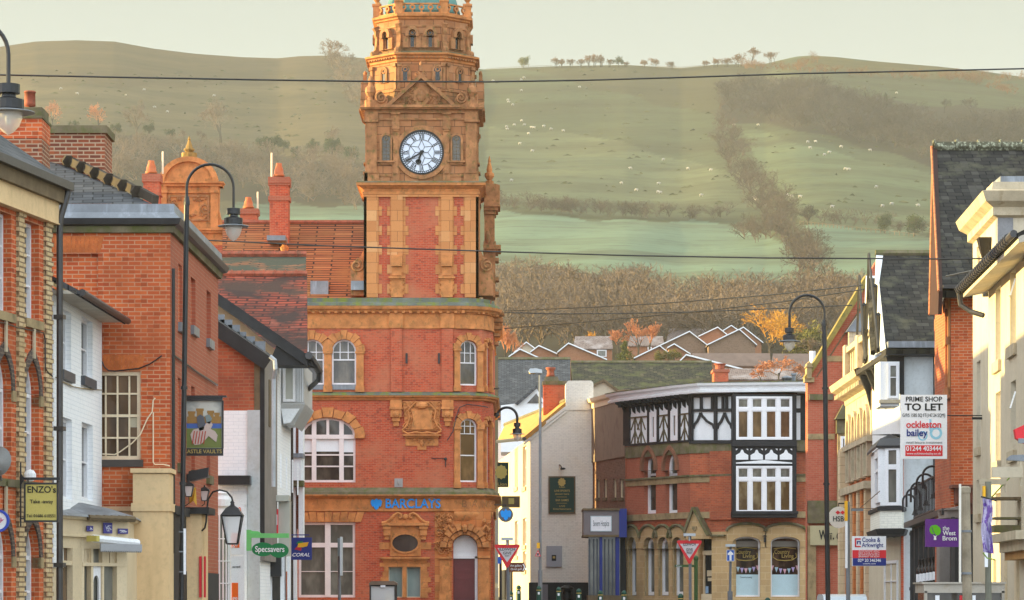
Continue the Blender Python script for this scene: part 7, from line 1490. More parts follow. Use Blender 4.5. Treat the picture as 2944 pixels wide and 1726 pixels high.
t=thing('small_street_light','small grey street light head reaching in from the right edge','street light',P(2925,1330,50)); m=MB(); a=P(2897,1318,50); m.add([a,a+Vector((.06,0,.05)),a+Vector((.25,0,.06)),a+Vector((.4,0,.0)),a+Vector((.38,0,-.05)),a+Vector((0,0,-.03))]+[q+Vector((0,.15,0)) for q in (a,a+Vector((.06,0,.05)),a+Vector((.25,0,.06)),a+Vector((.4,0,.0)),a+Vector((.38,0,-.05)),a+Vector((0,0,-.03)))],[(0,1,2,3,4,5),(11,10,9,8,7,6)]+[(i,(i+1)%6,6+(i+1)%6,6+i) for i in range(6)]); m.build('head',GST,t); m=MB(); m.tube([P(2940,1322,50.1),P(3000,1330,50.1)],.03,6); m.build('arm',GST,t)
# ================= street furniture =================
def lamp(label,px,Y,sc,side,pts_post,ypole_top,yarch_top,rpx,pxh,ycap,ydisc,ybowl,dpx,scale=1,group='black hooked street lamps'):
    t=thing('street_lamp',label,'street lamp',(WX(pts_post[-1][0],Y),Y,gz(Y)),group); K=Y/F
    m=MB(); p=[P(x,y,Y) for x,y in pts_post]; m.tube(p,7.5*K*.17/.17*scale,10); 
    for q in (p[0],): m.lathe(q-Vector((0,0,.1)),[(9*K*scale,0),(9*K*scale,.05),(6*K*scale,.14)],10)
    for yy in (1120,1395): 
        if len(pts_post)==2 and p[-1].z<WZ(yy,Y): m.lathe(P(np.interp(yy,[pts_post[0][1],pts_post[1][1]],[pts_post[0][0],pts_post[1][0]]),yy,Y),[(10*K*scale,0),(10*K*scale,.05)],10)
    m.build('post',BLI,t)
    cx=(pts_post[0][0]+pxh)/2; R_=abs(pxh-pts_post[0][0])/2; cy=yarch_top+R_
    m=MB(); sg=1 if pxh>pts_post[0][0] else -1
    m.tube([P(pts_post[0][0],ypole_top,Y)]+[P(cx-sg*R_*math.cos(a),cy-R_*math.sin(a),Y) for a in [math.pi*i/16 for i in range(17)]]+[P(pxh,ycap,Y)],4.2*K*scale,8); m.build('swan_neck',BLI,t)
    d=dpx*K; zc=WZ(ycap,Y); zd=WZ(ydisc,Y); zb2=WZ(ybowl,Y); h=zc-zd; c=(WX(pxh,Y),Y,zd)
    m=MB(); m.lathe(c,[(d*.55,.02*h),(d*.60,.10*h),(d*.60,.42*h),(d*.30,.50*h),(d*.28,.62*h),(d*.44,.64*h),(d*.44,.96*h),(d*.12,h)],16); m.build('lamp_head',BLI,t,smooth=False)
    m=MB(); m.lathe(c,[(d*1.0,-.03*h),(d*.98,.0),(d*.5,.08*h),(d*.3,.08*h)],24); m.build('reflector_disc',GST,t)
    m=MB(); hb=zd-zb2; m.lathe(c,[(d*.55,0),(d*.53,-.3*hb),(d*.40,-.65*hb),(d*.2,-.9*hb),(d*.05,-hb),(d*.02,-1.02*hb)],18); m.build('glass_bowl',CLB,t,smooth=True)
    m=MB(); m.lathe(c,[(d*.1,-.55*hb),(d*.14,-.3*hb),(d*.08,0)],8); m.build('bulb',col('frosted_bulb',(.7,.68,.6)),t,smooth=True)
    return t
_m,_t,_b=_n('frosted_bowl_glass',.25,.5); _b.inputs['Base Color'].default_value=(.75,.70,.64,1); _b.inputs['Alpha'].default_value=.55; CLB=_m
lamp('tall black hooked street lamp in front of the brick pub, second from left',537,51,1,1,[(537,572),(517,1722+1.7*176)],575,473,67,671,598,650,693,45)
lamp('tall black hooked street lamp in front of the red gable building',2371,72,1,-1,[(2370,925),(2383,1722+1.6*125)],928,849,50,2270,942,981,1010,32,scale=.95)
lamp('nearest hooked street lamp, its head cut by the left edge of photo',-180,36,1,1,[(-170,200),(-185,1720+1.7*250)],210,60,96,24,240,322,387,76,scale=1.5)
t=lamp('black hooked lamp on the bank corner over the pub street',1432,138,1,1,[(1428,1190),(1426,1196)],1192,1172,28,1487,1215,1248,1270,22,scale=.9); t['category']='street lamp'
# notice tags on the tall post
m=MB(); Yk=50.8; m.b(WX(528,Yk),WX(535,Yk),WZ(1652,Yk),WZ(1520,Yk),Yk-.02,Yk); tt=m.build('thin_strip_sign',WSG,None,label='narrow white strip sign fixed edge on to the tall lamp post',cat='sign')
for y in (1528,1585,1643): m=MB(); m.b(WX(514,Yk),WX(532,Yk),WZ(y+3,Yk),WZ(y,Yk),Yk,Yk+.03); m.build('clamp',GST,tt)
# grey modern street light
t=thing('grey_street_light','slim grey modern street light standing before the white pub wall','street light',(WX(1553,128),128,gz(128))); m=MB(); m.tube([P(1553,1076,128),P(1553,1640,128)],.055,8,taper=.06); m.tube([P(1553,1640,128),P(1553,1790,128)],.09,8); m.build('column',GST,t)
m=MB(); K=128/F; a=P(1556,1076,128); m.prism([(WX(x,128),WZ(y,128)) for x,y in ((1519,1068),(1524,1061),(1540,1060),(1558,1064),(1559,1074),(1540,1073),(1524,1074))],127.8,128.2); m.build('lamp_head',col('pale_grey_lamp',(.5,.55,.58)),t); m=MB(); blob(m,P(1530,1073,128),.14,.14,.05); m.build('lens',col('amber_lens',(.6,.45,.2)),t)
f=front(1530,1565,127.8); board('yellow_post_box','small yellow box strapped to the grey street light column','sign',f,1543,1561,1552,1577,col('flag_yellow',(.80,.42,.02)),.1)
def tri(m,fc,pts,d0,d1): m.prism([(fc.u(x),fc.z(x,y)) for x,y in pts],d0,d1)
t=thing('small_warning_sign','small red bordered triangle sign on the grey street light column','road sign',P(1547,1600,127.7)); m=MB(f); tri(m,f,[(1538,1600),(1555,1600),(1546.5,1581)],0,.04); m.build('red_border',REDP,t); m=MB(f); tri(m,f,[(1541.5,1598),(1551.5,1598),(1546.5,1586)],.04,.05); m.build('face',WSG,t); m=MB(f); m.pb(1544,1591,1549,1597,.05,.06); m.build('symbol',BLKP,t)
# give way signs
def giveway(label,cx,y0,y1,hw,Y,lines,pole,lx):
    f=front(cx-60,cx+60,Y); t=thing('give_way_sign',label,'road sign',(WX(cx+pole,Y),Y,gz(Y)),'give way signs')
    m=MB(f); tri(m,f,[(cx-hw,y0),(cx-hw+3,y0-4),(cx+hw-3,y0-4),(cx+hw,y0),(cx+3,y1),(cx-3,y1)],0,.03); m.build('red_border',REDP,t)
    m=MB(f); k=.72; cy=y0+6; tri(m,f,[(cx-hw*.76,cy),(cx+hw*.76,cy),(cx,y1-15)],.03,.036); m.build('white_face',col('road_sign_white',(.62,.58,.60)),t)
    for s,y,h,w in lines: ptext(s,f,cx,y,h,BLKP,t,.04,w,bold=.008)
    m=MB(); Yp=Y+.08; m.tube([P(cx+pole*.5,y0-16,Yp),P(cx+pole,1740+80,Yp)],.045,8); m.build('pole',GST,t)
    m=MB(f); m.b(f.u(cx-lx),f.u(cx+lx),f.z(0,y0-16),f.z(0,y0-24),-.1,.12); m.b(f.u(cx-2),f.u(cx+2),f.z(0,y0-2),f.z(0,y0-16),-.05,.05); m.build('sign_light',col('pale_grey_lamp',(.5,.55,.58)),t); return t
giveway('give way triangle with sign light beside the bank door corner',1458,1570,1632,37,92,(('ILDIWCH',1580,8,44),('GIVE',1591,8,24),('WAY',1599,5,14)),2,17)
giveway('give way triangle in front of the stone arcade of the timber framed building',1982,1558,1621,36,93,(('ILDIWCH',1566,8,36),('GIVE',1581,8,19),('WAY',1590,8,18)),3,17)
# one way sign
f=front(2070,2130,98); t=thing('one_way_sign','blue rectangular one way sign with white arrow before the shop windows','road sign',(WX(2101,98),98,gz(98))); m=MB(f); m.pb(2089,1581,2111,1614,0,.03); m.build('board',BLUB if False else col('road_sign_blue',(.02,.10,.45)),t)
m=MB(f); tri(m,f,[(2097,1612),(2103,1612),(2103,1596),(2108,1596),(2108,1592),(2100,1584),(2092,1592),(2092,1596),(2097,1596)],.03,.04); m.build('white_arrow',WSG,t); m=MB(f); m.ring(rect(*f.r(2089,1581,2111,1614)),[(a+.012*(1 if i in(0,3) else -1),b+.012*(1 if i<2 else -1)) for i,(a,b) in enumerate(rect(*f.r(2089,1581,2111,1614)))],.0,.035); m.build('white_edge',WSG,t)
m=MB(); m.tube([P(2101,1572,98.1),P(2099,1700,98.1)],.04,8); m.tube([P(2099,1700,98.1),P(2099,1820,98.1)],.08,8); m.build('pole',GST,t); m=MB(f); m.b(f.u(2086),f.u(2114),f.z(0,1572),f.z(0,1565),-.08,.1); m.build('sign_light',col('pale_grey_lamp',(.5,.55,.58)),t)
# green fingerpost
f=front(1930,2010,96); t=thing('fingerpost','dark green fingerpost behind the right give way sign','fingerpost',(WX(2001,96),96,gz(96))); m=MB(); m.tube([P(2001,1612,96),P(2001,1820,96)],.06,8); blob(m,P(2001,1606,96),.08,.08,.1); m.build('post',BBOL if False else col('fingerpost_green',(.05,.10,.03)),t); m=MB(f); m.pb(1940,1624,1998,1631,-.02,.02); m.build('finger_board',col('fingerpost_green',(.05,.10,.03)),t); ptext('Museum',f,1952,1628,4,WSG,t,.025,16)
# brown tourist sign and blue one
f=front(1455,1520,110); t=thing('brown_tourist_sign','brown pointed tourist sign reading Art gallery behind the left give way sign','road sign',(WX(1462,110),110,gz(110))); m=MB(f); tri(m,f,[(1460,1618),(1506,1618),(1513,1631),(1506,1645),(1460,1645)],0,.03); m.build('board',col('tourist_brown',(.14,.04,.02)),t); ptext('Art gallery',f,1484,1627,6,WSG,t,.035,34); ptext('Oriel gelf',f,1484,1637,6,WSG,t,.035,32); m=MB(f); tri(m,f,[(1502,1622),(1505,1622),(1511,1631),(1505,1641),(1502,1641),(1507,1631)],.03,.04); m.build('chevron',WSG,t); m=MB(); m.tube([P(1464,1615,110.1),P(1464,1800,110.1)],.035,6); m.build('pole',GST,t)
f=front(1425,1445,112); t=board('small_blue_sign','small blue sign half hidden by the left give way triangle','road sign',f,1431,1602,1441,1621,col('road_sign_blue',(.02,.10,.45)),.04); m=MB(); m.tube([P(1439,1600,112.1),P(1439,1800,112.1)],.05,8); m.build('pole',BLI,t)
# bollards
proto=None
BL=[(1469,1700,118,'bollard'),(1491,1683,0,0),(1549,1685,0,0),(1606,1688,0,0),(1664,1693,0,0),(1726,1698,0,0),(1794,1698,0,0),(1957,1707,0,0),(2207,1718,0,0)]
names=['leftmost green bollard, half sized beside the bank corner','green bollard left of the grey street light','green bollard in front of the grey street light column','green bollard between street light and litter bin','green bollard right of the litter bin','green bollard before the hospice shop window','green bollard at the left end of the stone arcade','green bollard left of the stone doorway','green bollard top before the right shop window']
for i,(x,y,_,_) in enumerate(BL):
    Yb=132-i*2.2 if i<7 else 108-(i-7)*4; zt_=WZ(y,Yb); loc=(WX(x,Yb),Yb,zt_-1.05)
    if proto is None:
        t=thing('bollard',names[0],'bollard',loc,'dark green cast iron bollards'); c=Vector(loc); m=MB(); m.lathe(c,[(.10,-.3),(.10,.78),(.085,.80),(.085,.9),(.10,.92),(.10,.97),(.05,1.04),(.01,1.05)],10); m.build('post',BBOL,t); m=MB(); m.b(c.x-.04,c.x+.04,c.z+.70,c.z+.80,c.y-.115,c.y-.09); m.build('reflector',WSG,t); m=MB(); m.lathe(c+Vector((0,0,.86)),[(.105,0),(.105,.03)],10); m.build('gold_band',GOLD,t); proto=t
    else: dup(proto,loc,names[i],'dark green cast iron bollards')
# phone box
Y=103; f=front(1055,1150,Y); t=thing('phone_box','glass and steel phone box with curved top in front of the bank','phone box',(WX(1100,Y),Y,gz(Y))); K=Y/F
m=MB(f); m.prism([(f.u(1061),f.z(0,1682)),(f.u(1061),f.z(0,1676)),(f.u(1068),f.z(0,1671)),(f.u(1132),f.z(0,1671)),(f.u(1141),f.z(0,1676)),(f.u(1141),f.z(0,1682))],-.9,.05); m.build('roof',plain('bronze_frame',(.20,.14,.10),.4,.2,3,metal=.4),t)
for x in (1062,1134):
    for d in (-.85,-.03): m=MB(f); m.pb(x,1680,x+5,1720+1.4*87,d,d+.06); m.build('post',plain('dark_frame',(.05,.04,.035),.4),t)
m=MB(f); m.pb(1067,1682,1134,1686,-.02,.02); m.build('header',BLKP,t); m=MB(f); m.pb(1094,1683,1108,1689,.02,.04); m.build('label_plate',WSG,t)
m=MB(f); m.pb(1067,1686,1134,1800,-.82,-.80); m.build('back_panel',GLG,t); m=MB(f); m.pb(1105,1708,1127,1800,-.7,-.4); m.build('phone_unit',YEL,t)
m=MB(f); m.pb(1067,1686,1134,1800,-.02,-.01); m.build('glass_door',CLR,t)
# estate agent boards etc
f=front(2570,2850,74); t=board('to_let_board','large white estate agent board reading PRIME SHOP TO LET','sign',f,2588,1136,2722,1320,WSG,.05)
ptext('PRIME SHOP',f,2655,1149,14,BLKP,t,.055,104,bold=.012); ptext('TO LET',f,2655,1172,20,BLKP,t,.055,110,bold=.02); ptext('G/F/S 1585 SQ FT(147.24 SQM)',f,2655,1195,10,BLKP,t,.055,122)
c=(f.u(2692),f.z(0,1248)); K=74/F; LB=col('pale_blue_logo',(.30,.60,.75))
m=MB(f); cr=lambda cx,cy,r:[(f.u(cx)+r*K*math.cos(6.283*i/24),f.z(0,cy)+r*K*math.sin(6.283*i/24)) for i in range(24)]
m.ring(cr(2690,1246,18),cr(2690,1246,11),.05,.056); m.pb(2671,1206,2677,1240,.05,.055); m.ring(cr(2652,1254,14),cr(2652,1254,10),.05,.053); m.build('logo',LB,t)
ptext('ockleston',f,2655,1222,20,REDP,t,.06,100,bold=.015); ptext('bailey',f,2635,1246,20,NAVY,t,.06,60,bold=.015); ptext('retail leisure investment',f,2656,1273,7,col('mid_grey_lettering',(.2,.2,.2)),t,.055,104)
m=MB(f); m.pb(2602,1281,2709,1312,.05,.056); m.build('red_panel',REDP,t); ptext('01244 403444',f,2655,1291,14,WSG,t,.06,101,bold=.01); ptext('www.ocklestonbailey.co.uk',f,2655,1305,6,WSG,t,.06,98)
m=MB(f); m.b(f.u(2722),f.u(2842),f.z(0,1197),f.z(0,1194),0,.03); m.pb(2794,1200,2832,1207,0,.04); m.pb(2829,1178,2833,1238,0,.04); m.build('bracket',BLI,t)
f=front(2430,2560,82); t=board('agent_board','white, red and blue agent board reading Cooke & Arkwright','sign',f,2449,1542,2547,1628,WSG,.04)
m=MB(f); m.pb(2450,1582,2547,1605,.04,.046); m.build('red_band',REDP,t); m=MB(f); m.pb(2451,1605,2547,1627,.04,.046); m.build('blue_band',NAVY,t)
m=MB(f); m.pb(2457,1548,2474,1552,.04,.05); m.pb(2457,1552,2461,1572,.04,.05); m.pb(2457,1570,2474,1573.5,.04,.05); m.build('logo_red',REDP,t); m=MB(f); m.pb(2463,1556,2474,1559,.04,.05); m.pb(2463,1559,2466,1565,.04,.05); m.pb(2471,1559,2474,1566,.04,.05); m.build('logo_blue',NAVY,t)
ptext('Cooke &',f,2504,1553,13,NAVY,t,.045,52,bold=.01); ptext('Arkwright',f,2508,1568,13,NAVY,t,.045,62,bold=.01)
for y,s in ((1585,'GROUND FLOOR SHOP 1,200 SQ FT'),(1591,'FIRST FLOOR 611 SQ FT'),(1596,'SECOND FLOOR 457 SQ FT'),(1601,'BASEMENT 150 SQ FT')): ptext(s,f,2498,y,4,WSG,t,.05,60)
ptext('029 20 346346',f,2499,1612,9,WSG,t,.05,66,bold=.008); ptext('coark.com',f,2499,1621,5,WSG,t,.05,36)
m=MB(f); m.tube([(f.u(2473),0,f.z(0,1461)),(f.u(2530),0,f.z(0,1412))],.012,5); m.b(f.u(2448),f.u(2522),f.z(0,1463.5),f.z(0,1461.5),0,.02); m.build('stay',BRT,t)
t=thing('grey_sign_post','grey post with yellow strip top and small arm beside the agent board','post',(WX(2438,80),80,gz(80))); m=MB(); m.tube([P(2437,1443,80),P(2439,1830,80)],.055,8); m.build('post',GST,t); f=front(2420,2490,79.9); m=MB(f); m.pb(2427,1441,2436,1498,.06,.1); m.build('yellow_strip',col('flag_yellow',(.80,.42,.02)),t); m=MB(f); m.pb(2429,1498,2436,1634,.06,.08); m.build('white_strip',WSG,t); m=MB(f); m.pb(2446,1463,2481,1470,0,.1); m.build('arm',GST,t)
f=front(2640,2800,68); t=board('building_society_sign','purple projecting sign with green tree reading the West Brom','shop sign',f,2659,1493,2761,1573,PURP,.15)
cg=col('lime_green_mark',(.12,.48,.01)); m=MB(f); e=lambda cx,cy,rx,ry:[(f.u(cx+rx*math.cos(6.283*i/20)),f.z(0,cy+ry*math.sin(6.283*i/20))) for i in range(20)]
m.prism(e(2680,1524,10,13),.15,.162); m.prism(e(2692,1527,10,13),.15,.165); m.prism(e(2686,1518,9,8),.15,.167); m.build('green_tree',cg,t); m=MB(f); m.prism([(f.u(x),f.z(0,y)) for x,y in ((2682,1553),(2689,1553),(2688,1544),(2692,1540),(2686,1542),(2680,1540),(2683,1544))],.15,.17); m.build('tree_trunk',WSG,t)
m=MB(f); m.tube([(f.u(x),.17,f.z(0,y)) for x,y in ((2676,1515),(2680,1530),(2687,1540))],.006,4); m.build('leaf_vein',PURP,t)
ptext('the',f,2717,1520,13,WSG,t,.16,19); ptext('West',f,2726,1534,13,WSG,t,.16,37,bold=.01); ptext('Brom',f,2727,1549,13,WSG,t,.16,40,bold=.01)
# weathered pole and strip sign
t=thing('weathered_pole','thick weathered brown pole in front of the purple sign','pole',(WX(2780,48),48,0)); m=MB(); m.tube([P(2775,1406,48),P(2779,1600,48),P(2784,1950,48)],.072,12); m.lathe(P(2775,1408,48),[(.085,-.05),(.085,.03),(.05,.05)],12); m.build('pole',CONC,t)
for y in (1531,1652): m=MB(); m.lathe(P(2778,y,48),[(.084,0),(.084,.035)],12); m.build('band',GST,t)
m=MB(); m.b(WX(2757,47.8),WX(2763,47.8),WZ(1675,47.8),WZ(1392,47.8),47.78,47.82); m.build('strip_sign',col('off_white_sign',(.70,.66,.58)),None,label='tall narrow off white sign seen edge on against the weathered pole',cat='sign')
t=thing('grey_pole','plain grey pole behind the purple and white flag','pole',(WX(2842,54),54,0)); m=MB(); m.tube([P(2841,1385,54),P(2842,1950,54)],.055,8); m.build('pole',plain('grey_green_pole',(.17,.17,.13),.6),t); m=MB(); m.b(WX(2824,54),WX(2831,54),WZ(1432,54),WZ(1398,54),53.9,54); m.build('yellow_strip',col('flag_yellow',(.80,.42,.02)),t); m=MB(); m.b(WX(2829,54),WX(2838,54),WZ(1631,54),WZ(1545,54),53.9,53.95); m.build('white_plate',WSG,t)
# flag
t=thing('hanging_flag','white and purple cloth flag hanging from an iron bracket near the right edge','flag',P(2842,1600,53)); m=MB(); n=10; v=[];fa=[]
for j in range(n+1):
    for i in range(5):
        x=2824+i*7+3*math.sin(j*.8)+ (i*3 if j>5 else 0)*.2; y=1432+j*15.5+i*1.5; q=P(x,y,53+.08*math.sin(i*1.7+j*.5)); v.append(q)
for j in range(n):
    for i in range(4): fa.append((j*5+i,j*5+i+1,j*5+i+6,j*5+i+5))
v2=[q+Vector((0,.01,0)) for q in v]; k=len(v); fa+= [tuple(k+x for x in reversed(g)) for g in fa]; m.add(v+v2,fa); m.build('cloth',plain('lilac_white_cloth',(.46,.42,.62),.7,.2,3,dirt=(.16,.08,.35),dlo=.5,dhi=.56),t); m=MB(); m.tube([P(2820,1428,53),P(2865,1440,53)],.015,5); m.build('rod',BLI,t); m=MB(); m.tube([P(2826,1590,53),P(2838,1605,53),P(2862,1610,53)],.012,5); m.build('tie',col('green_rod',(.2,.3,.05)),t)
# twin phone kiosks / shelter at bottom right
Y=56; f=front(2650,2900,Y); t=thing('street_shelter','pale framed glass street shelter at the bottom right edge','shelter',(WX(2770,Y),Y,0)); m=MB(f); m.pb(2656,1678,2889,1705,-1.2,0); m.pb(2650,1674,2893,1679,-1.25,.04); m.build('roof_beam',plain('pale_steel_frame',(.42,.38,.32),.5,.1,2,dirt=(.3,.22,.12)),t)
for x in (2658,2768,2880): m=MB(f); m.pb(x,1700,x+8,1990,-.1,.0); m.build('post',plain('pale_steel',(.40,.36,.30)),t)
m=MB(f); m.pb(2662,1705,2884,1985,-1.1,-.06); m.build('glass_panel',GLS,t)
for x,w in ((2690,12),(2760,14),(2797,9)): m=MB(f); m.pb(x,1712,x+w,1726,-.06,-.04); m.build('sticker',WSG if x!=2760 else REDP,t)
# parked car, only its roof shows
def car(label,px,Y,ytop,colr):
    t=thing('parked_car',label,'car',(WX(px,Y),Y,gz(Y))); zt=WZ(ytop,Y); z0=zt-1.45; x=WX(px,Y); w=.85
    prof=[(-2.1,.35),(2.1,.35),(2.15,.7),(2.0,.9),(1.2,.98),(-2.0,.98),(-2.15,.7)]
    m=MB(Fc(x,Y,x,Y+1)); m.prism([(a,z0+b) for a,b in prof],-w,w); m.build('body',colr,t)
    m=MB(Fc(x,Y,x,Y+1)); m.prism([(a,z0+b) for a,b in ((-1.9,.98),(1.2,.98),(.5,1.38),(.2,1.45),(-1.1,1.45),(-1.5,1.38))],-w*.8,w*.8); m.build('cabin',colr,t)
    m=MB(Fc(x,Y,x,Y+1)); m.prism([(a,z0+b) for a,b in ((-1.95,1.0),(1.25,1.0),(.55,1.33),(-1.5,1.33))],-w*.72,w*.72); m.build('windows',GLS,t)
    for a in (-1.3,1.35):
        for s in (-1,1): m=MB(); c=Vector((x+s*w*.9,Y+a,z0+.32)); m.tube([c-Vector((.1,0,0)),c+Vector((.1,0,0))],.32,14); m.build('wheel',BLKP,t)
    return t
car('pale silver car roof showing at the bottom edge beside the grey post',2415,100,1709,plain('silver_paint',(.5,.56,.6),.25,.05,1,spec=.6))
# overhead wires
def wire(label,pts,Ya,Yb,r=.022):
    xs=[p[0] for p in pts]; q=[]
    for x,y in pts: k=(x-xs[0])/(xs[-1]-xs[0]); q.append(P(x,y,Ya+(Yb-Ya)*k))
    # subdivide smoothly
    m=MB(); m.tube(q,r,5); return m.build('overhead_wire',BLI,None,label=label,cat='wire',group='overhead wires')
wire('highest overhead wire crossing the clock tower top and the hills',[(-300,208),(0,216),(400,224),(800,231),(1100,235),(1400,236),(1700,231),(2000,222),(2300,212),(2600,206),(2944,198),(3200,190)],62,72,.018)
wire('long overhead wire crossing the tower shaft below the clock',[(560,690),(720,697),(900,706),(1047,711),(1430,724),(1800,735),(2200,742),(2680,745),(2944,743),(3100,742)],70,62,.016)
wire('upper of three sagging wires between bank cornice and timber gables',[(1450,895),(1700,884),(1900,873),(2200,850),(2480,820)],134,108)
wire('nearly level sagging wire between bank cornice and red gable',[(1450,899),(1600,903),(1780,902),(2000,897),(2300,885),(2450,878)],134,124)
wire('lowest of the sagging wires leaving the bank cornice',[(1450,945),(1700,925),(2000,897),(2250,868),(2484,832)],134,108)
wire('thick cable sagging from the cream house gutter at right',[(2720,795),(2800,778),(2862,765),(2944,747),(3000,735)],70,58,.02)

t=thing('television_aerial','slanting white television aerial between the oriel window and the bank','aerial',P(872,1205,80)); m=MB(); m.tube([P(866,1222,80),P(888,1136,80)],.03,5); m.build('mast',WHT,t)
for y,a in ((1168,846),(1186,843),(1196,838)): m=MB(); m.tube([P(a,y,79.9),P(884-(y-1136)*.2,y-6,80)],.014,4); m.build('element',GST,t)
for i,(x,y,l) in enumerate(((2908,820,'small white casement propped open on the upper right window of the cream house'),(2908,1145,'small white casement propped open on the lower right window of the cream house'))):
    a=P(x+9,y-20,57.6); b=P(x-6,y+28,57.2); m=MB(); m.quad(a,b,b+Vector((.05,.35,0)),a+Vector((.05,.35,0)),.03); m.build('open_casement',WHT,None,label=l,cat='casement')
# ================= houses at the foot of the hill =================
HB=bricks('estate_brick',(.36,.15,.075),(.30,.12,.06),(.32,.2,.13),ms=.01,var2=(.26,.1,.05)); HB2=bricks('brown_estate_brick',(.24,.15,.10),(.20,.12,.08),(.24,.17,.12),ms=.01)
FR=bricks('frosted_roof_tiles',(.26,.20,.18),(.22,.17,.15),(.10,.07,.06),w=.4,h=.3,ms=.03,dirt=(.38,.34,.33),dlo=.5,dhi=.75); DK=plain('brown_roof_tiles',(.16,.11,.09),.8,.25,.8)
def ghouse(label,ax,ay,lx,ly,rx_,ry_,Y,wall=HB,win_=None):
    ye=max(ly,ry_); t=thing('gabled_house',label,'house',(WX(ax,Y),Y,gz(min(Y,400))),'brick houses at the foot of the hill')
    zb0=WZ(ye,Y)-6; D=9
    sl=(ye-ay)/max(ax-lx,1) if ly>=ry_ else (ye-ay)/max(rx_-ax,1)
    X=lambda x:WX(x,Y); Z=lambda y:WZ(y,Y)
    ll=(lx,ly); rr=(rx_,ry_)
    m=MB(); m.prism([(X(lx+5),zb0),(X(rx_-5),zb0),(X(rx_-5),Z(ry_-1)),(X(ax),Z(ay+3)),(X(lx+5),Z(ly-1))],Y,Y+D); m.build('wall',wall,t)
    m=MB()
    for (ex,ey) in (ll,rr): m.add([(X(ax),Y-.35,Z(ay)),(X(ex),Y-.35,Z(ey)),(X(ex),Y+D,Z(ey)),(X(ax),Y+D,Z(ay)),(X(ax),Y-.35,Z(ay)-.15),(X(ex),Y-.35,Z(ey)-.15),(X(ex),Y+D,Z(ey)-.15),(X(ax),Y+D,Z(ay)-.15)],[(0,1,2,3),(7,6,5,4),(0,4,5,1),(1,5,6,2),(2,6,7,3),(3,7,4,0)])
    m.build('roof',FR,t)
    for (ex,ey) in (ll,rr): m=MB(); m.add([(X(ax),Y-.45,Z(ay)+.05),(X(ex),Y-.45,Z(ey)+.05),(X(ex),Y-.45,Z(ey)-.11),(X(ax),Y-.45,Z(ay)-.11)]+[(X(ax),Y-.36,Z(ay)+.05),(X(ex),Y-.36,Z(ey)+.05),(X(ex),Y-.36,Z(ey)-.11),(X(ax),Y-.36,Z(ay)-.11)],[(0,1,2,3),(7,6,5,4),(0,4,5,1),(1,5,6,2),(2,6,7,3),(3,7,4,0)]); m.build('bargeboard',WHT,t)
    if win_: x,y,w,h=win_; m=MB(); m.b(X(x),X(x+w),Z(y+h),Z(y),Y-.08,Y+.1); o=m.build('window',WHW,t); q=MB(); q.b(X(x)+.1,X(x+w)-.1,Z(y+h)+.1,Z(y)-.1,Y-.12,Y-.09); q.build('pane',GLS,o)
    return t
ghouse('cream gabled house at the far left of the brick houses on the hill',1513,984,1465,1024,1560,1018,418,CRN)
ghouse('small low gabled house lowest at the left of the hill houses',1495,1004,1462,1026,1560,1034,400)
ghouse('second gabled house from the left with long right roof slope',1549,994,1524,1013,1640,1034,404)
ghouse('largest left gabled house next to the white window house',1634,987,1602,1013,1745,1034,400)
ghouse('gabled house right of the dark conifer',1896,994,1822,1030,1926,1018,402)
ghouse('small gabled house behind the golden bushes',1938,989,1918,1000,1985,1018,408,win_=(1915,1015,8,10))
ghouse('large brown gabled house in the middle of the right group',1982,953,1898,993,2034,993,428,HB2)
ghouse('gabled house high behind the two largest ones',2063,941,2008,967,2092,964,446)
ghouse('small topmost gabled house of the right group',2102,936,2078,951,2124,951,460)
ghouse('large gabled house at the right of the group beside the golden tree',2125,947,2032,992,2176,992,424,HB2,(2180,0,0,0) if False else None)
ghouse('gabled house mostly hidden behind the rightmost one',2137,941,2100,960,2194,986,436)
def lhouse(label,x0,x1,yr,ye,Y,wall=HB,ws=(),roof=FR):
    t=thing('terraced_house',label,'house',(WX((x0+x1)/2,Y),Y,gz(min(Y,400))),'brick houses at the foot of the hill')
    m=MB(); m.b(WX(x0,Y),WX(x1,Y),WZ(ye,Y)-6,WZ(ye-1,Y),Y+.3,Y+8); m.build('wall',wall,t)
    zr=WZ(yr,Y+4); m=MB(); m.quad((WX(x0-2,Y),Y,WZ(ye,Y)),(WX(x1+2,Y),Y,WZ(ye,Y)),(WX(x1-2,Y+4),Y+4,zr),(WX(x0+6,Y+4),Y+4,zr),.15); m.quad((WX(x0+6,Y+4),Y+4,zr),(WX(x1-2,Y+4),Y+4,zr),(WX(x1,Y+8),Y+8,zr-2),(WX(x0,Y+8),Y+8,zr-2),.15); m.build('roof',roof,t)
    for x,y,w,h in ws: m=MB(); m.b(WX(x,Y),WX(x+w,Y),WZ(y+h,Y),WZ(y,Y),Y+.1,Y+.4); o=m.build('window',WHW,t); q=MB(); q.b(WX(x,Y)+.15,WX(x+w,Y)-.15,WZ(y+h,Y)+.12,WZ(y,Y)-.12,Y+.05,Y+.09); q.build('pane',GLG,o)
    return t
lhouse('long low house with white window behind the left gabled houses',1648,1760,967,1003,425,ws=((1716,1006,28,20),))
lhouse('long frosted roof house behind the conifer and pink birches',1806,1908,967,994,436,ws=((1862,998,12,8),))
lhouse('long frosted roof house uppermost left of the brown gabled house',1918,2032,945,985,470)
lhouse('brown roofed terrace in front of the large gabled houses',1985,2215,1016,1052,372,HB2,roof=DK)
lhouse('brown roofed terrace running behind the hooked lamp post',2216,2330,1017,1060,366,HB,roof=DK)
ghouse('low building with sunlit orange gable board and pale roof before the terrace',1972,1020,1952,1040,2135,1062,330,HB)
lhouse('low pale roofed building above the timber framed house cornice',2070,2330,1060,1090,300,HB,roof=FR)
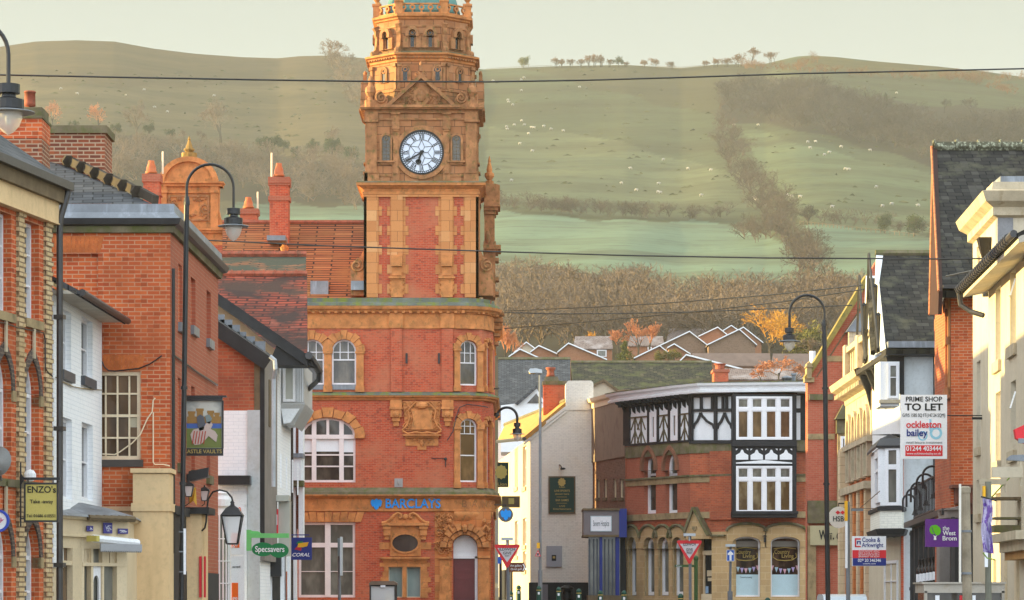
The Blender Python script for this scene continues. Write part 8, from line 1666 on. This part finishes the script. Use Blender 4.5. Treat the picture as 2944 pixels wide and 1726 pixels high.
# chimney stack behind the mossy roof
t=thing('chimney_stack_building','red chimney stack standing at the end of the long mossy roof','chimney',(WX(2072,200),200,gz(200))); f=front(2053,2094,200); m=MB(f); m.b(0,f.L,0,f.z(0,1066),-2,0); m.build('stack',RED,t); m=MB(f); m.b(-.08,f.L+.08,f.z(0,1070),f.z(0,1062),-2.1,.08); m.build('cap',RED3,t); m=MB(); m.lathe(P(2070,1062,201),[(.3,0),(.3,.25),(.4,.3),(.4,.35)],12); m.build('pot',RIDG,t)
# ================= trees =================
def twig_mat(name,c,c2,tr=0):
    m,t,b=_n(name,.9,.1); n=_noise(t,.09,3); o=t.nodes.new('ShaderNodeObjectInfo'); t.links.new(_mix(t,c,c2,_ramp(t,n.outputs[0],.35,.65)),b.inputs['Base Color']); return m
TW_R=twig_mat('russet_twigs',(.12,.085,.058),(.20,.145,.10)); TW_G=twig_mat('grey_twigs',(.045,.04,.032),(.075,.062,.05)); TW_O=twig_mat('golden_willow_twigs',(.62,.33,.05),(.50,.24,.04)); TW_P=twig_mat('orange_birch_twigs',(.52,.21,.09),(.42,.18,.09)); TW_D=twig_mat('dark_evergreen',(.035,.05,.025),(.065,.08,.035)); TW_Y=twig_mat('olive_evergreen',(.10,.11,.03),(.17,.14,.04)); TW_W=twig_mat('warm_brown_twigs',(.13,.065,.03),(.20,.10,.045))  # the last is a plain warm brown for skyline trees and crest hedges
def tree_segs(rnd,h,spread=.42,lv=5,up=.55,tr=.30,wt=.030):
    segs=[]
    def go(p,d,L,w,k):
        q=p+d*L; segs.append((p,q,w,w*.65,k))
        if k>=lv: return
        n=3 if k<4 or k==lv-1 else 2
        for i in range(n):
            a=Vector((rnd.gauss(0,1),rnd.gauss(0,1),rnd.gauss(0,.7))).normalized(); nd=(d*(.75)+a*spread*1.5+Vector((0,0,up*.35))).normalized()
            st=p.lerp(q,rnd.uniform(.55,1)); go(st,nd,L*rnd.uniform(.62,.85)*(.6 if k+1==lv else 1),w*.55,k+1)
    go(Vector((0,0,0)),Vector((rnd.gauss(0,.05),rnd.gauss(0,.05),1)).normalized(),h*tr,h*wt,0)
    top=max(s[1].z for s in segs); k=h/top
    return [(a*k,b*k,w0,w1,l) for a,b,w0,w1,l in segs]
def seg_mesh(segs,rnd,minw=.035):
    v=[];f=[]
    for a,b,w0,w1,l in segs:
        d=(b-a).normalized(); w0=max(w0,minw); w1=max(w1,minw*.6)
        if l<=2:
            x=d.cross(Vector((1,.3,.1))).normalized(); y=d.cross(x); k=len(v)
            for p,w in ((a,w0),(b,w1)):
                for i in range(4): an=1.5708*i; v.append(p+(x*math.cos(an)+y*math.sin(an))*w)
            f+=[(k+i,k+(i+1)%4,k+4+(i+1)%4,k+4+i) for i in range(4)]
        else:
            x=d.cross(Vector((rnd.gauss(0,1),rnd.gauss(0,1),rnd.gauss(0,1)))).normalized(); k=len(v)
            v+=[a-x*w0,a+x*w0,b+x*w1,b-x*w1]; f.append((k,k+1,k+2,k+3))
    return v,f
def mk(name,v,f,mats,mi=None):
    me=bpy.data.meshes.new(name); me.from_pydata([tuple(x) for x in v],[],f)
    for x in mats: me.materials.append(x)
    return me
def clump_faces(rnd,c,r,n,s,flat=1.0):
    v=[];f=[]
    for i in range(n):
        d=Vector((rnd.gauss(0,1),rnd.gauss(0,1),rnd.gauss(0,1)*flat)).normalized()*r*rnd.random()**.4; p=c+d
        a=Vector((rnd.gauss(0,1),rnd.gauss(0,1),rnd.gauss(0,1))).normalized()*s*rnd.uniform(.6,1.5); b=a.cross(Vector((rnd.gauss(0,1),rnd.gauss(0,1),rnd.gauss(0,1)))).normalized()*s*rnd.uniform(.4,.9); k=len(v)
        v+=[p-a,p+b,p+a*.9]; f.append((k,k+1,k+2))
    return v,f
def place_tree(label,base,h,mat,kind='bare',seed=0,group=None,spread=.42,name=None,up=.5,lv=5,trunkmat=None,width=1.0,minw=.04):
    rnd=random.Random(seed); nm=name or ('bare_tree' if kind=='bare' else 'evergreen_tree'); t=thing(nm,label,'tree',base,group)
    if kind=='bare':
        if mat is TW_W and h<9:
            sg=[]
            for q in range(4):
                dx,dy,tl=rnd.uniform(-.28,.28)*h*width,rnd.uniform(-.2,.2)*h,rnd.uniform(.75,1); sg+=[(Vector((a.x+dx,a.y+dy,a.z*tl)),Vector((b.x+dx,b.y+dy,b.z*tl)),w0,w1,l) for a,b,w0,w1,l in tree_segs(rnd,h,.5,5,.4,.12,.02)]
        else: sg=tree_segs(rnd,h,spread,lv,up,.22)
        sg=[(Vector((a.x*width,a.y*width,a.z)),Vector((b.x*width,b.y*width,b.z)),w0,w1,l) for a,b,w0,w1,l in sg]
        lo=[s for s in sg if s[4]<=1]; hi=[s for s in sg if s[4]>1]
        for n_,ss,mm in (('trunk',lo,trunkmat or TW_G),('crown',hi,mat)):
            v,f=seg_mesh(ss,rnd,minw); me=mk(n_,v,f,[mm]); o=bpy.data.objects.new(n_,me); S.collection.objects.link(o); o.parent=t
    else:
        m=MB(); v=[];f=[]
        m.tube([Vector((0,0,0))+Vector(base),Vector((0,0,h*.7))+Vector(base)],h*.03,6,taper=h*.01); m.build('trunk',trunkmat or TW_G,t)
        nc=26
        for i in range(nc):
            if kind=='cone': k=rnd.random(); c=Vector((rnd.gauss(0,.10)*h*(1-k)*width*1.3,rnd.gauss(0,.1)*h*(1-k),h*(.12+.84*k))); r=h*(.17*(1-k)+.04)
            else: a=rnd.uniform(0,6.28); k=rnd.random()**.5; c=Vector((math.cos(a)*k*h*.34*width,math.sin(a)*k*h*.34,h*(.55+rnd.gauss(0,.13)))); r=h*rnd.uniform(.12,.2)
            vv,ff=clump_faces(rnd,c,r,60,h*.045); n0=len(v); v+=vv; f+=[tuple(x+n0 for x in g) for g in ff]
        me=mk('crown',v,f,[mat]); o=bpy.data.objects.new('crown',me); S.collection.objects.link(o); o.parent=t
    return t
def at(px,py,h_px): b=onhill(px,py); return b-Vector((0,0,.2)),h_px*b.y/F
# skyline and hillside single trees: (label, px, base py, height px, mat, kind, spread)
TR=[('dense green tree alone on the skyline right of the tower',1506,194,34,TW_Y,'round',1),
 ('windswept bare tree at the left end of the skyline hedgerow',1598,192,28,TW_W,'bare',.7),('second windswept bare tree in the skyline hedgerow',1618,192,26,TW_W,'bare',.7),('third windswept bare tree in the skyline hedgerow',1642,191,24,TW_W,'bare',.7),('low spreading bare tree in the skyline hedgerow gap',1668,191,22,TW_W,'bare',.8),('tall pale bare tree in the middle of the skyline hedgerow',1692,190,32,TW_W,'bare',.6),('upright bare tree right of the hedgerow middle',1710,190,32,TW_W,'bare',.6),('slanting bare tree near the hedgerow clump',1728,190,34,TW_W,'bare',.6),('thin bare tree left of the dark skyline clump',1752,190,22,TW_W,'bare',.7),('dark leaning clump tree at the right end of the skyline hedgerow',1778,190,27,TW_D,'round',1.4),('low bare bush ending the skyline hedgerow',1800,189,14,TW_W,'bare',1),
 ('small bare tree left of the skyline pair',1850,191,20,TW_W,'bare',.8),('rounder bare tree of the skyline pair',1880,193,26,TW_W,'bare',.9),('solitary pale bare bush on the skyline dip',1932,197,22,TW_W,'bare',1),
 ('small brown bush before the big skyline clump',2026,190,18,TW_W,'bare',1),('wide brown tree left of the big skyline clump',2055,190,26,TW_W,'bare',1),('brown tree filling the skyline clump',2085,190,26,TW_W,'bare',1),('left tree of the tall domed skyline clump',2125,190,36,TW_W,'bare',1.1),('tallest domed brown tree on the skyline',2162,189,48,TW_W,'bare',1.2),('compact brown tree right of the tallest skyline tree',2220,182,32,TW_W,'bare',.9),
 ('large brown domed tree on the skyline left of the tower',962,180,62,TW_W,'bare',1.1),('brown tree below the large skyline dome left of tower',985,215,60,TW_R,'bare',1.1),
 ('big solitary bare tree above the left wood',636,424,116,TW_R,'bare',1.0),('ivy covered bare tree with twin trunks above the left wood',392,400,100,TW_R,'bare',1.0),('ivy clad tree with orange tipped crown',282,376,70,TW_P,'bare',.9),('pale orange bare tree beside the left chimney',150,370,72,TW_P,'bare',.9),
 ('dark round bush left of the twin trunked tree',332,388,40,TW_D,'round',1),('dark round bush right of the twin trunked tree',428,388,36,TW_D,'round',1),('isolated dark holly bush on the left slope',489,398,30,TW_D,'round',1),('dark low bush beside the left chimney cap',212,372,28,TW_D,'round',1.2),('grey green bush left of the solitary bare tree',530,408,32,TW_R,'bare',1),('slim grey bush before the solitary bare tree',576,416,40,TW_R,'bare',.8),
 ('broad dark evergreen clump left one above the wood',752,434,42,TW_D,'round',1.2),('tallest dark evergreen clump above the left wood',782,436,52,TW_D,'round',1.1),('low dark evergreen clump sloping to the right',815,436,36,TW_D,'round',1.2),('small dark bush below the evergreen clumps',850,450,32,TW_D,'round',1),('dark bush left of the clump beside the tower',900,436,36,TW_D,'round',1.1),('dark ivy clad clump near the tower left side',955,450,58,TW_D,'round',1.0),('grey bare tree between dark clump and tower',965,440,68,TW_R,'bare',1.0),('dark bush touching the tower edge',1010,462,42,TW_D,'round',1.1),
 ('small round tree on the right hill field',2716,322,34,TW_G,'bare',1),('larger round tree on the right hill field',2790,330,46,TW_G,'bare',1.2),('dark fir in the right hill wood edge',2546,306,36,TW_D,'cone',1),('thin bare tree alone in the lower right field',2324,642,46,TW_G,'bare',1.0),('round dark evergreen in the lower right field, left one',2542,668,52,TW_D,'round',.8),('wider dark evergreen touching the steep slate roof',2630,676,62,TW_D,'round',.8)]
for i,(l,px,py,hp,mt_,kd,wd) in enumerate(TR):
    b,h=at(px,py+3,hp*1.2); place_tree(l,b,h,mt_,kd,100+i,'trees on the hill' if kd=='bare' else 'evergreens on the hill',.45,width=wd,minw=.035+h*.0025,lv=7 if hp>40 else 6)
def yt(px,ytop,ybase,Y): return Vector((WX(px,Y),Y,WZ(ybase,Y))),(ybase-ytop)*Y/F
for i,(l,px,y0,y1,Y,mt_,kd,wd,sp) in enumerate([('large golden willow behind the hooked lamp, glowing in sunlight',2215,872,1060,385,TW_O,'bare',1.35,.5),('second golden bare tree right of the large willow',2270,880,1060,392,TW_O,'bare',.9,.5),('dark green bushy tree right of the golden willow',2318,912,1060,380,TW_Y,'round',1.0,.5),('brown leafy tree below the green bushy tree',2340,960,1070,376,TW_R,'bare',1.2,.5),
 ('orange pink birch above the long frosted roof',1835,915,1030,418,TW_P,'bare',.9,.4),('shorter orange pink birch left of the taller one',1775,948,1030,418,TW_P,'bare',.8,.4),('orange birch partner right of the taller one',1868,925,1030,420,TW_P,'bare',.7,.4),('dark olive conifer between the gabled houses',1797,972,1050,392,TW_Y,'cone',1.2,.4),('ragged golden green bush before the gabled houses',1900,1004,1050,390,TW_Y,'round',1.2,.4),('second ragged golden green bush',1938,1000,1050,390,TW_Y,'round',1.1,.4),('pink birch at the bank cornice edge',1452,930,1060,405,TW_P,'bare',.7,.4),('thin yellow stemmed birch left of the cream gabled house',1470,950,1060,405,TW_P,'bare',.6,.4),
 ('orange bare scrub tree above the timber building cornice',2240,1022,1110,290,TW_P,'bare',1.5,.6),('left orange bare scrub tree above the cornice',2190,1045,1110,290,TW_P,'bare',1.3,.6),('right orange bare scrub tree by the flue',2290,1040,1110,290,TW_P,'bare',1.2,.6),('small golden tree behind the left frosted roof',1690,950,1020,440,TW_O,'bare',.7,.4)]):
    b,h=yt(px,y0,y1,Y); place_tree(l,b,h,mt_,kd,300+i,None,sp,width=wd,minw=.03,lv=7 if kd=='bare' and h>4.5 else 6,name='bare_tree' if kd=='bare' else 'evergreen_tree')
# woods: one mass each
rnd=random.Random(21); VAR=[]
for k in range(7):
    sg=tree_segs(rnd,1.0,.5,5,.5,.26,.030)
    v,f=seg_mesh([x for x in sg if x[4]>0],rnd,.0042); va=np.array([tuple(x) for x in v]); 
    cl=[]; 
    VAR.append((va,f))
def wood(name,label,polys,n,h0,h1,mat,seed,dens=1.0,evergreen=None):
    rd=random.Random(seed); V=[];FF=[];off=0
    for p,cnt in polys:
        xs=[a for a,_ in p]; ys=[b for _,b in p]; k=0; tries=0
        while k<cnt and tries<cnt*60:
            tries+=1; x=rd.uniform(min(xs),max(xs)); y=rd.uniform(min(ys),max(ys))
            if not inpoly(x,y,p): continue
            k+=1; b=onhill(x,y); h=rd.uniform(h0,h1); w=rd.uniform(.8,1.35); va,f=VAR[rd.randrange(7)]; an=rd.uniform(0,6.28); c,s_=math.cos(an),math.sin(an)
            q=va.copy(); X=(q[:,0]*c-q[:,1]*s_)*h*w; Yy=(q[:,0]*s_+q[:,1]*c)*h*w; V.append(np.stack([X+b.x,Yy+b.y,q[:,2]*h+b.z-.3],1)); FF+=[tuple(i+off for i in g) for g in f]; off+=len(va)
    V=np.concatenate(V); me=bpy.data.meshes.new(name); me.from_pydata(V.tolist(),[],FF); me.materials.append(mat); o=bpy.data.objects.new(name,me); S.collection.objects.link(o); o['kind']='stuff'; o['label']=label; o['category']='woodland'; return o
wood('woodland','bare russet woodland at the foot of the hill behind the houses',[([(1420,860),(1560,850),(1700,880),(1850,850),(1920,910),(2050,900),(2150,905),(2330,880),(2600,880),(2600,1010),(2300,1040),(1420,1040)],330)],1,7,11,TW_R,1)
wood('woodland','bare grey wood on the left hillside',[([(100,420),(300,425),(500,445),(700,470),(850,480),(1060,500),(1060,625),(880,600),(740,590),(600,560),(100,520)],230)],1,7,11,TW_R,2)
wood('woodland','dark bare wood high on the right hillside',[([(2060,275),(2150,255),(2280,260),(2400,290),(2560,340),(2700,375),(2960,370),(2960,515),(2720,490),(2560,448),(2400,402),(2250,370),(2100,350)],420)],1,7,12,twig_mat('dark_wood_twigs',(.045,.038,.033),(.085,.068,.055)),3)
BELT=twig_mat('dark_hedge_twigs',(.06,.045,.035),(.11,.08,.058))
wood('hedge_belt','winding belt of bare trees running down the right hillside',[([(2070,330),(2110,350),(2130,430),(2170,510),(2240,580),(2290,660),(2350,750),(2370,830),(2300,850),(2280,770),(2230,690),(2170,620),(2100,520),(2060,420)],130),([(2100,680),(2200,680),(2230,712),(2110,712)],16)],1,6,10,BELT,4)
wood('hedge_belt','long horizontal hedge line across the right hill',[([(1430,606),(1700,632),(2100,642),(2100,632),(1700,622),(1430,596)],90),([(2290,642),(2700,686),(2700,684),(2290,640)],30)],1,3.5,7,BELT,5)
wood('hedge_belt','brown hedge lines near the right hill crest',[([(2130,205),(2400,222),(2700,238),(2950,238),(2950,230),(2700,228),(2400,214),(2130,196)],120),([(2740,228),(2920,285),(2924,278),(2750,222)],40),([(2330,170),(2370,185),(2330,206),(2270,200)],16)],1,3,6,TW_W,6)
wood('hedge_belt','dark tree belt running down the slope left of the tower',[([(930,170),(1000,175),(1050,230),(1050,330),(1000,300),(960,230)],60)],1,6,10,TW_R,7)
# ================= sheep =================
FL=plain('fleece',(.42,.38,.32),.95,.1,4)
SH=[(1417,235),(1498,232),(1507,226),(1499,263),(1460,290),(1462,296),(1474,304),(1667,253),(1500,350),(1478,362),(1507,362),(1456,367),(1459,374),(1528,369),(1535,370),(1563,366),(1584,374),(1620,379),(1520,387),(1494,416),(1530,437),(1470,522),(1813,487),(1787,530),(1829,550),(1893,531),(1892,555),(1899,557),(1978,488),(2043,492),(2016,565),(1907,462),(2171,571),(2175,578),(2198,594),(2110,362),(2322,411),(2330,428),(2345,410),(2418,425),(2384,441),(2370,448),(2502,435),(2578,270),(2430,489),(2440,490),(2519,541),(2263,564),(2276,568),(2300,569),(2563,590),(2537,596),(2640,594),(2180,362),(2392,598),(40,265),(175,258),(222,272),(362,277),(414,261),(615,278),(481,324),(445,311)]
hp=None
for i,(x,y) in enumerate(SH):
    b=onhill(x,y)
    if hp is None:
        t=thing('sheep','','sheep',b,'sheep grazing on the hill fields'); m=MB(); blob(m,b+Vector((0,0,.62)),.62,.3,.34,8); m.build('body',FL,t,smooth=True); m=MB(); blob(m,b+Vector((.7,0,.66)),.2,.13,.17,6); m.build('head',FL,t,smooth=True)
        for sx in (-.5,.5):
            for sy in (-.2,.2): m=MB(); m.tube([b+Vector((sx,sy,0)),b+Vector((sx,sy,.5))],.07,4); m.build('leg',FL,t)
        hp=t
    else: t=dup(hp,b,'',None,(0,.5,3.14,2.6,-.4)[i%5])
    t['label']='small white sheep grazing on the left hillside above the wood' if x<1000 else ('small white sheep grazing on the right hillside fields' )

RU=twig_mat('rush_clumps',(.05,.055,.028),(.075,.075,.035)); rd=random.Random(77); V=[];FF=[]
for i in range(350):
    x=rd.uniform(60,1030) if rd.random()<.4 else rd.uniform(1410,2660); y=rd.uniform(200,600) if x>1100 else rd.uniform(200,400); b=onhill(x,y); w=rd.uniform(.5,2.2); k=len(V)
    for a in range(3):
        an=rd.uniform(0,6.28); V+=[b+Vector((math.cos(an)*w*.2-w,0,-.1)),b+Vector((w,math.sin(an)*w,-.1)),b+Vector((rd.uniform(-.3,.3),0,rd.uniform(.3,.8)))]; FF.append((k+a*3,k+a*3+1,k+a*3+2))
me=mk('rough_grass',V,FF,[RU]); o=bpy.data.objects.new('rough_grass',me); S.collection.objects.link(o); o['kind']='stuff'; o['label']='scattered dark rush and gorse tufts over the hill pasture'; o['category']='grass'
for i,(l,pts) in enumerate((('post and wire field fence under the lower right hedge',[(2300,646),(2450,662),(2640,684)]),('field fence along the skyline beside the dense green tree',[(1400,203),(1500,197),(1590,194)]),('field fence along the skyline right of the bare trees',[(1890,196),(1960,199),(2030,193)]))):
    m=MB(); 
    for (x0,y0),(x1,y1) in zip(pts,pts[1:]):
        n=14
        for k in range(n): b=onhill(x0+(x1-x0)*k/n,y0+(y1-y0)*k/n); c=onhill(x0+(x1-x0)*(k+1)/n,y0+(y1-y0)*(k+1)/n); m.tube([b,b+Vector((0,0,1.2))],.10,4); m.tube([b+Vector((0,0,1.0)),c+Vector((0,0,1.0))],.05,4)
    m.build('field_fence',BRT,None,label=l,cat='fence')
HAZE=.000095
# ---- haze: one even box of air round everything
me=bpy.data.meshes.new('haze'); bm=bmesh.new(); bmesh.ops.create_cube(bm,size=1); 
bmesh.ops.transform(bm,matrix=Matrix.Translation((350,1150,170))@Matrix.Diagonal((2000,2440,344,1)),verts=bm.verts); bm.to_mesh(me); bm.free()
hm=bpy.data.materials.new('haze_air'); hm.use_nodes=True; t=hm.node_tree; t.nodes.clear(); ou=t.nodes.new('ShaderNodeOutputMaterial'); pv=t.nodes.new('ShaderNodeVolumePrincipled')
pv.inputs['Color'].default_value=(.86,.88,.82,1); pv.inputs['Density'].default_value=HAZE; pv.inputs['Anisotropy'].default_value=.0
t.links.new(pv.outputs[0],ou.inputs['Volume']); me.materials.append(hm); o=bpy.data.objects.new('haze',me); S.collection.objects.link(o); o['kind']='stuff'
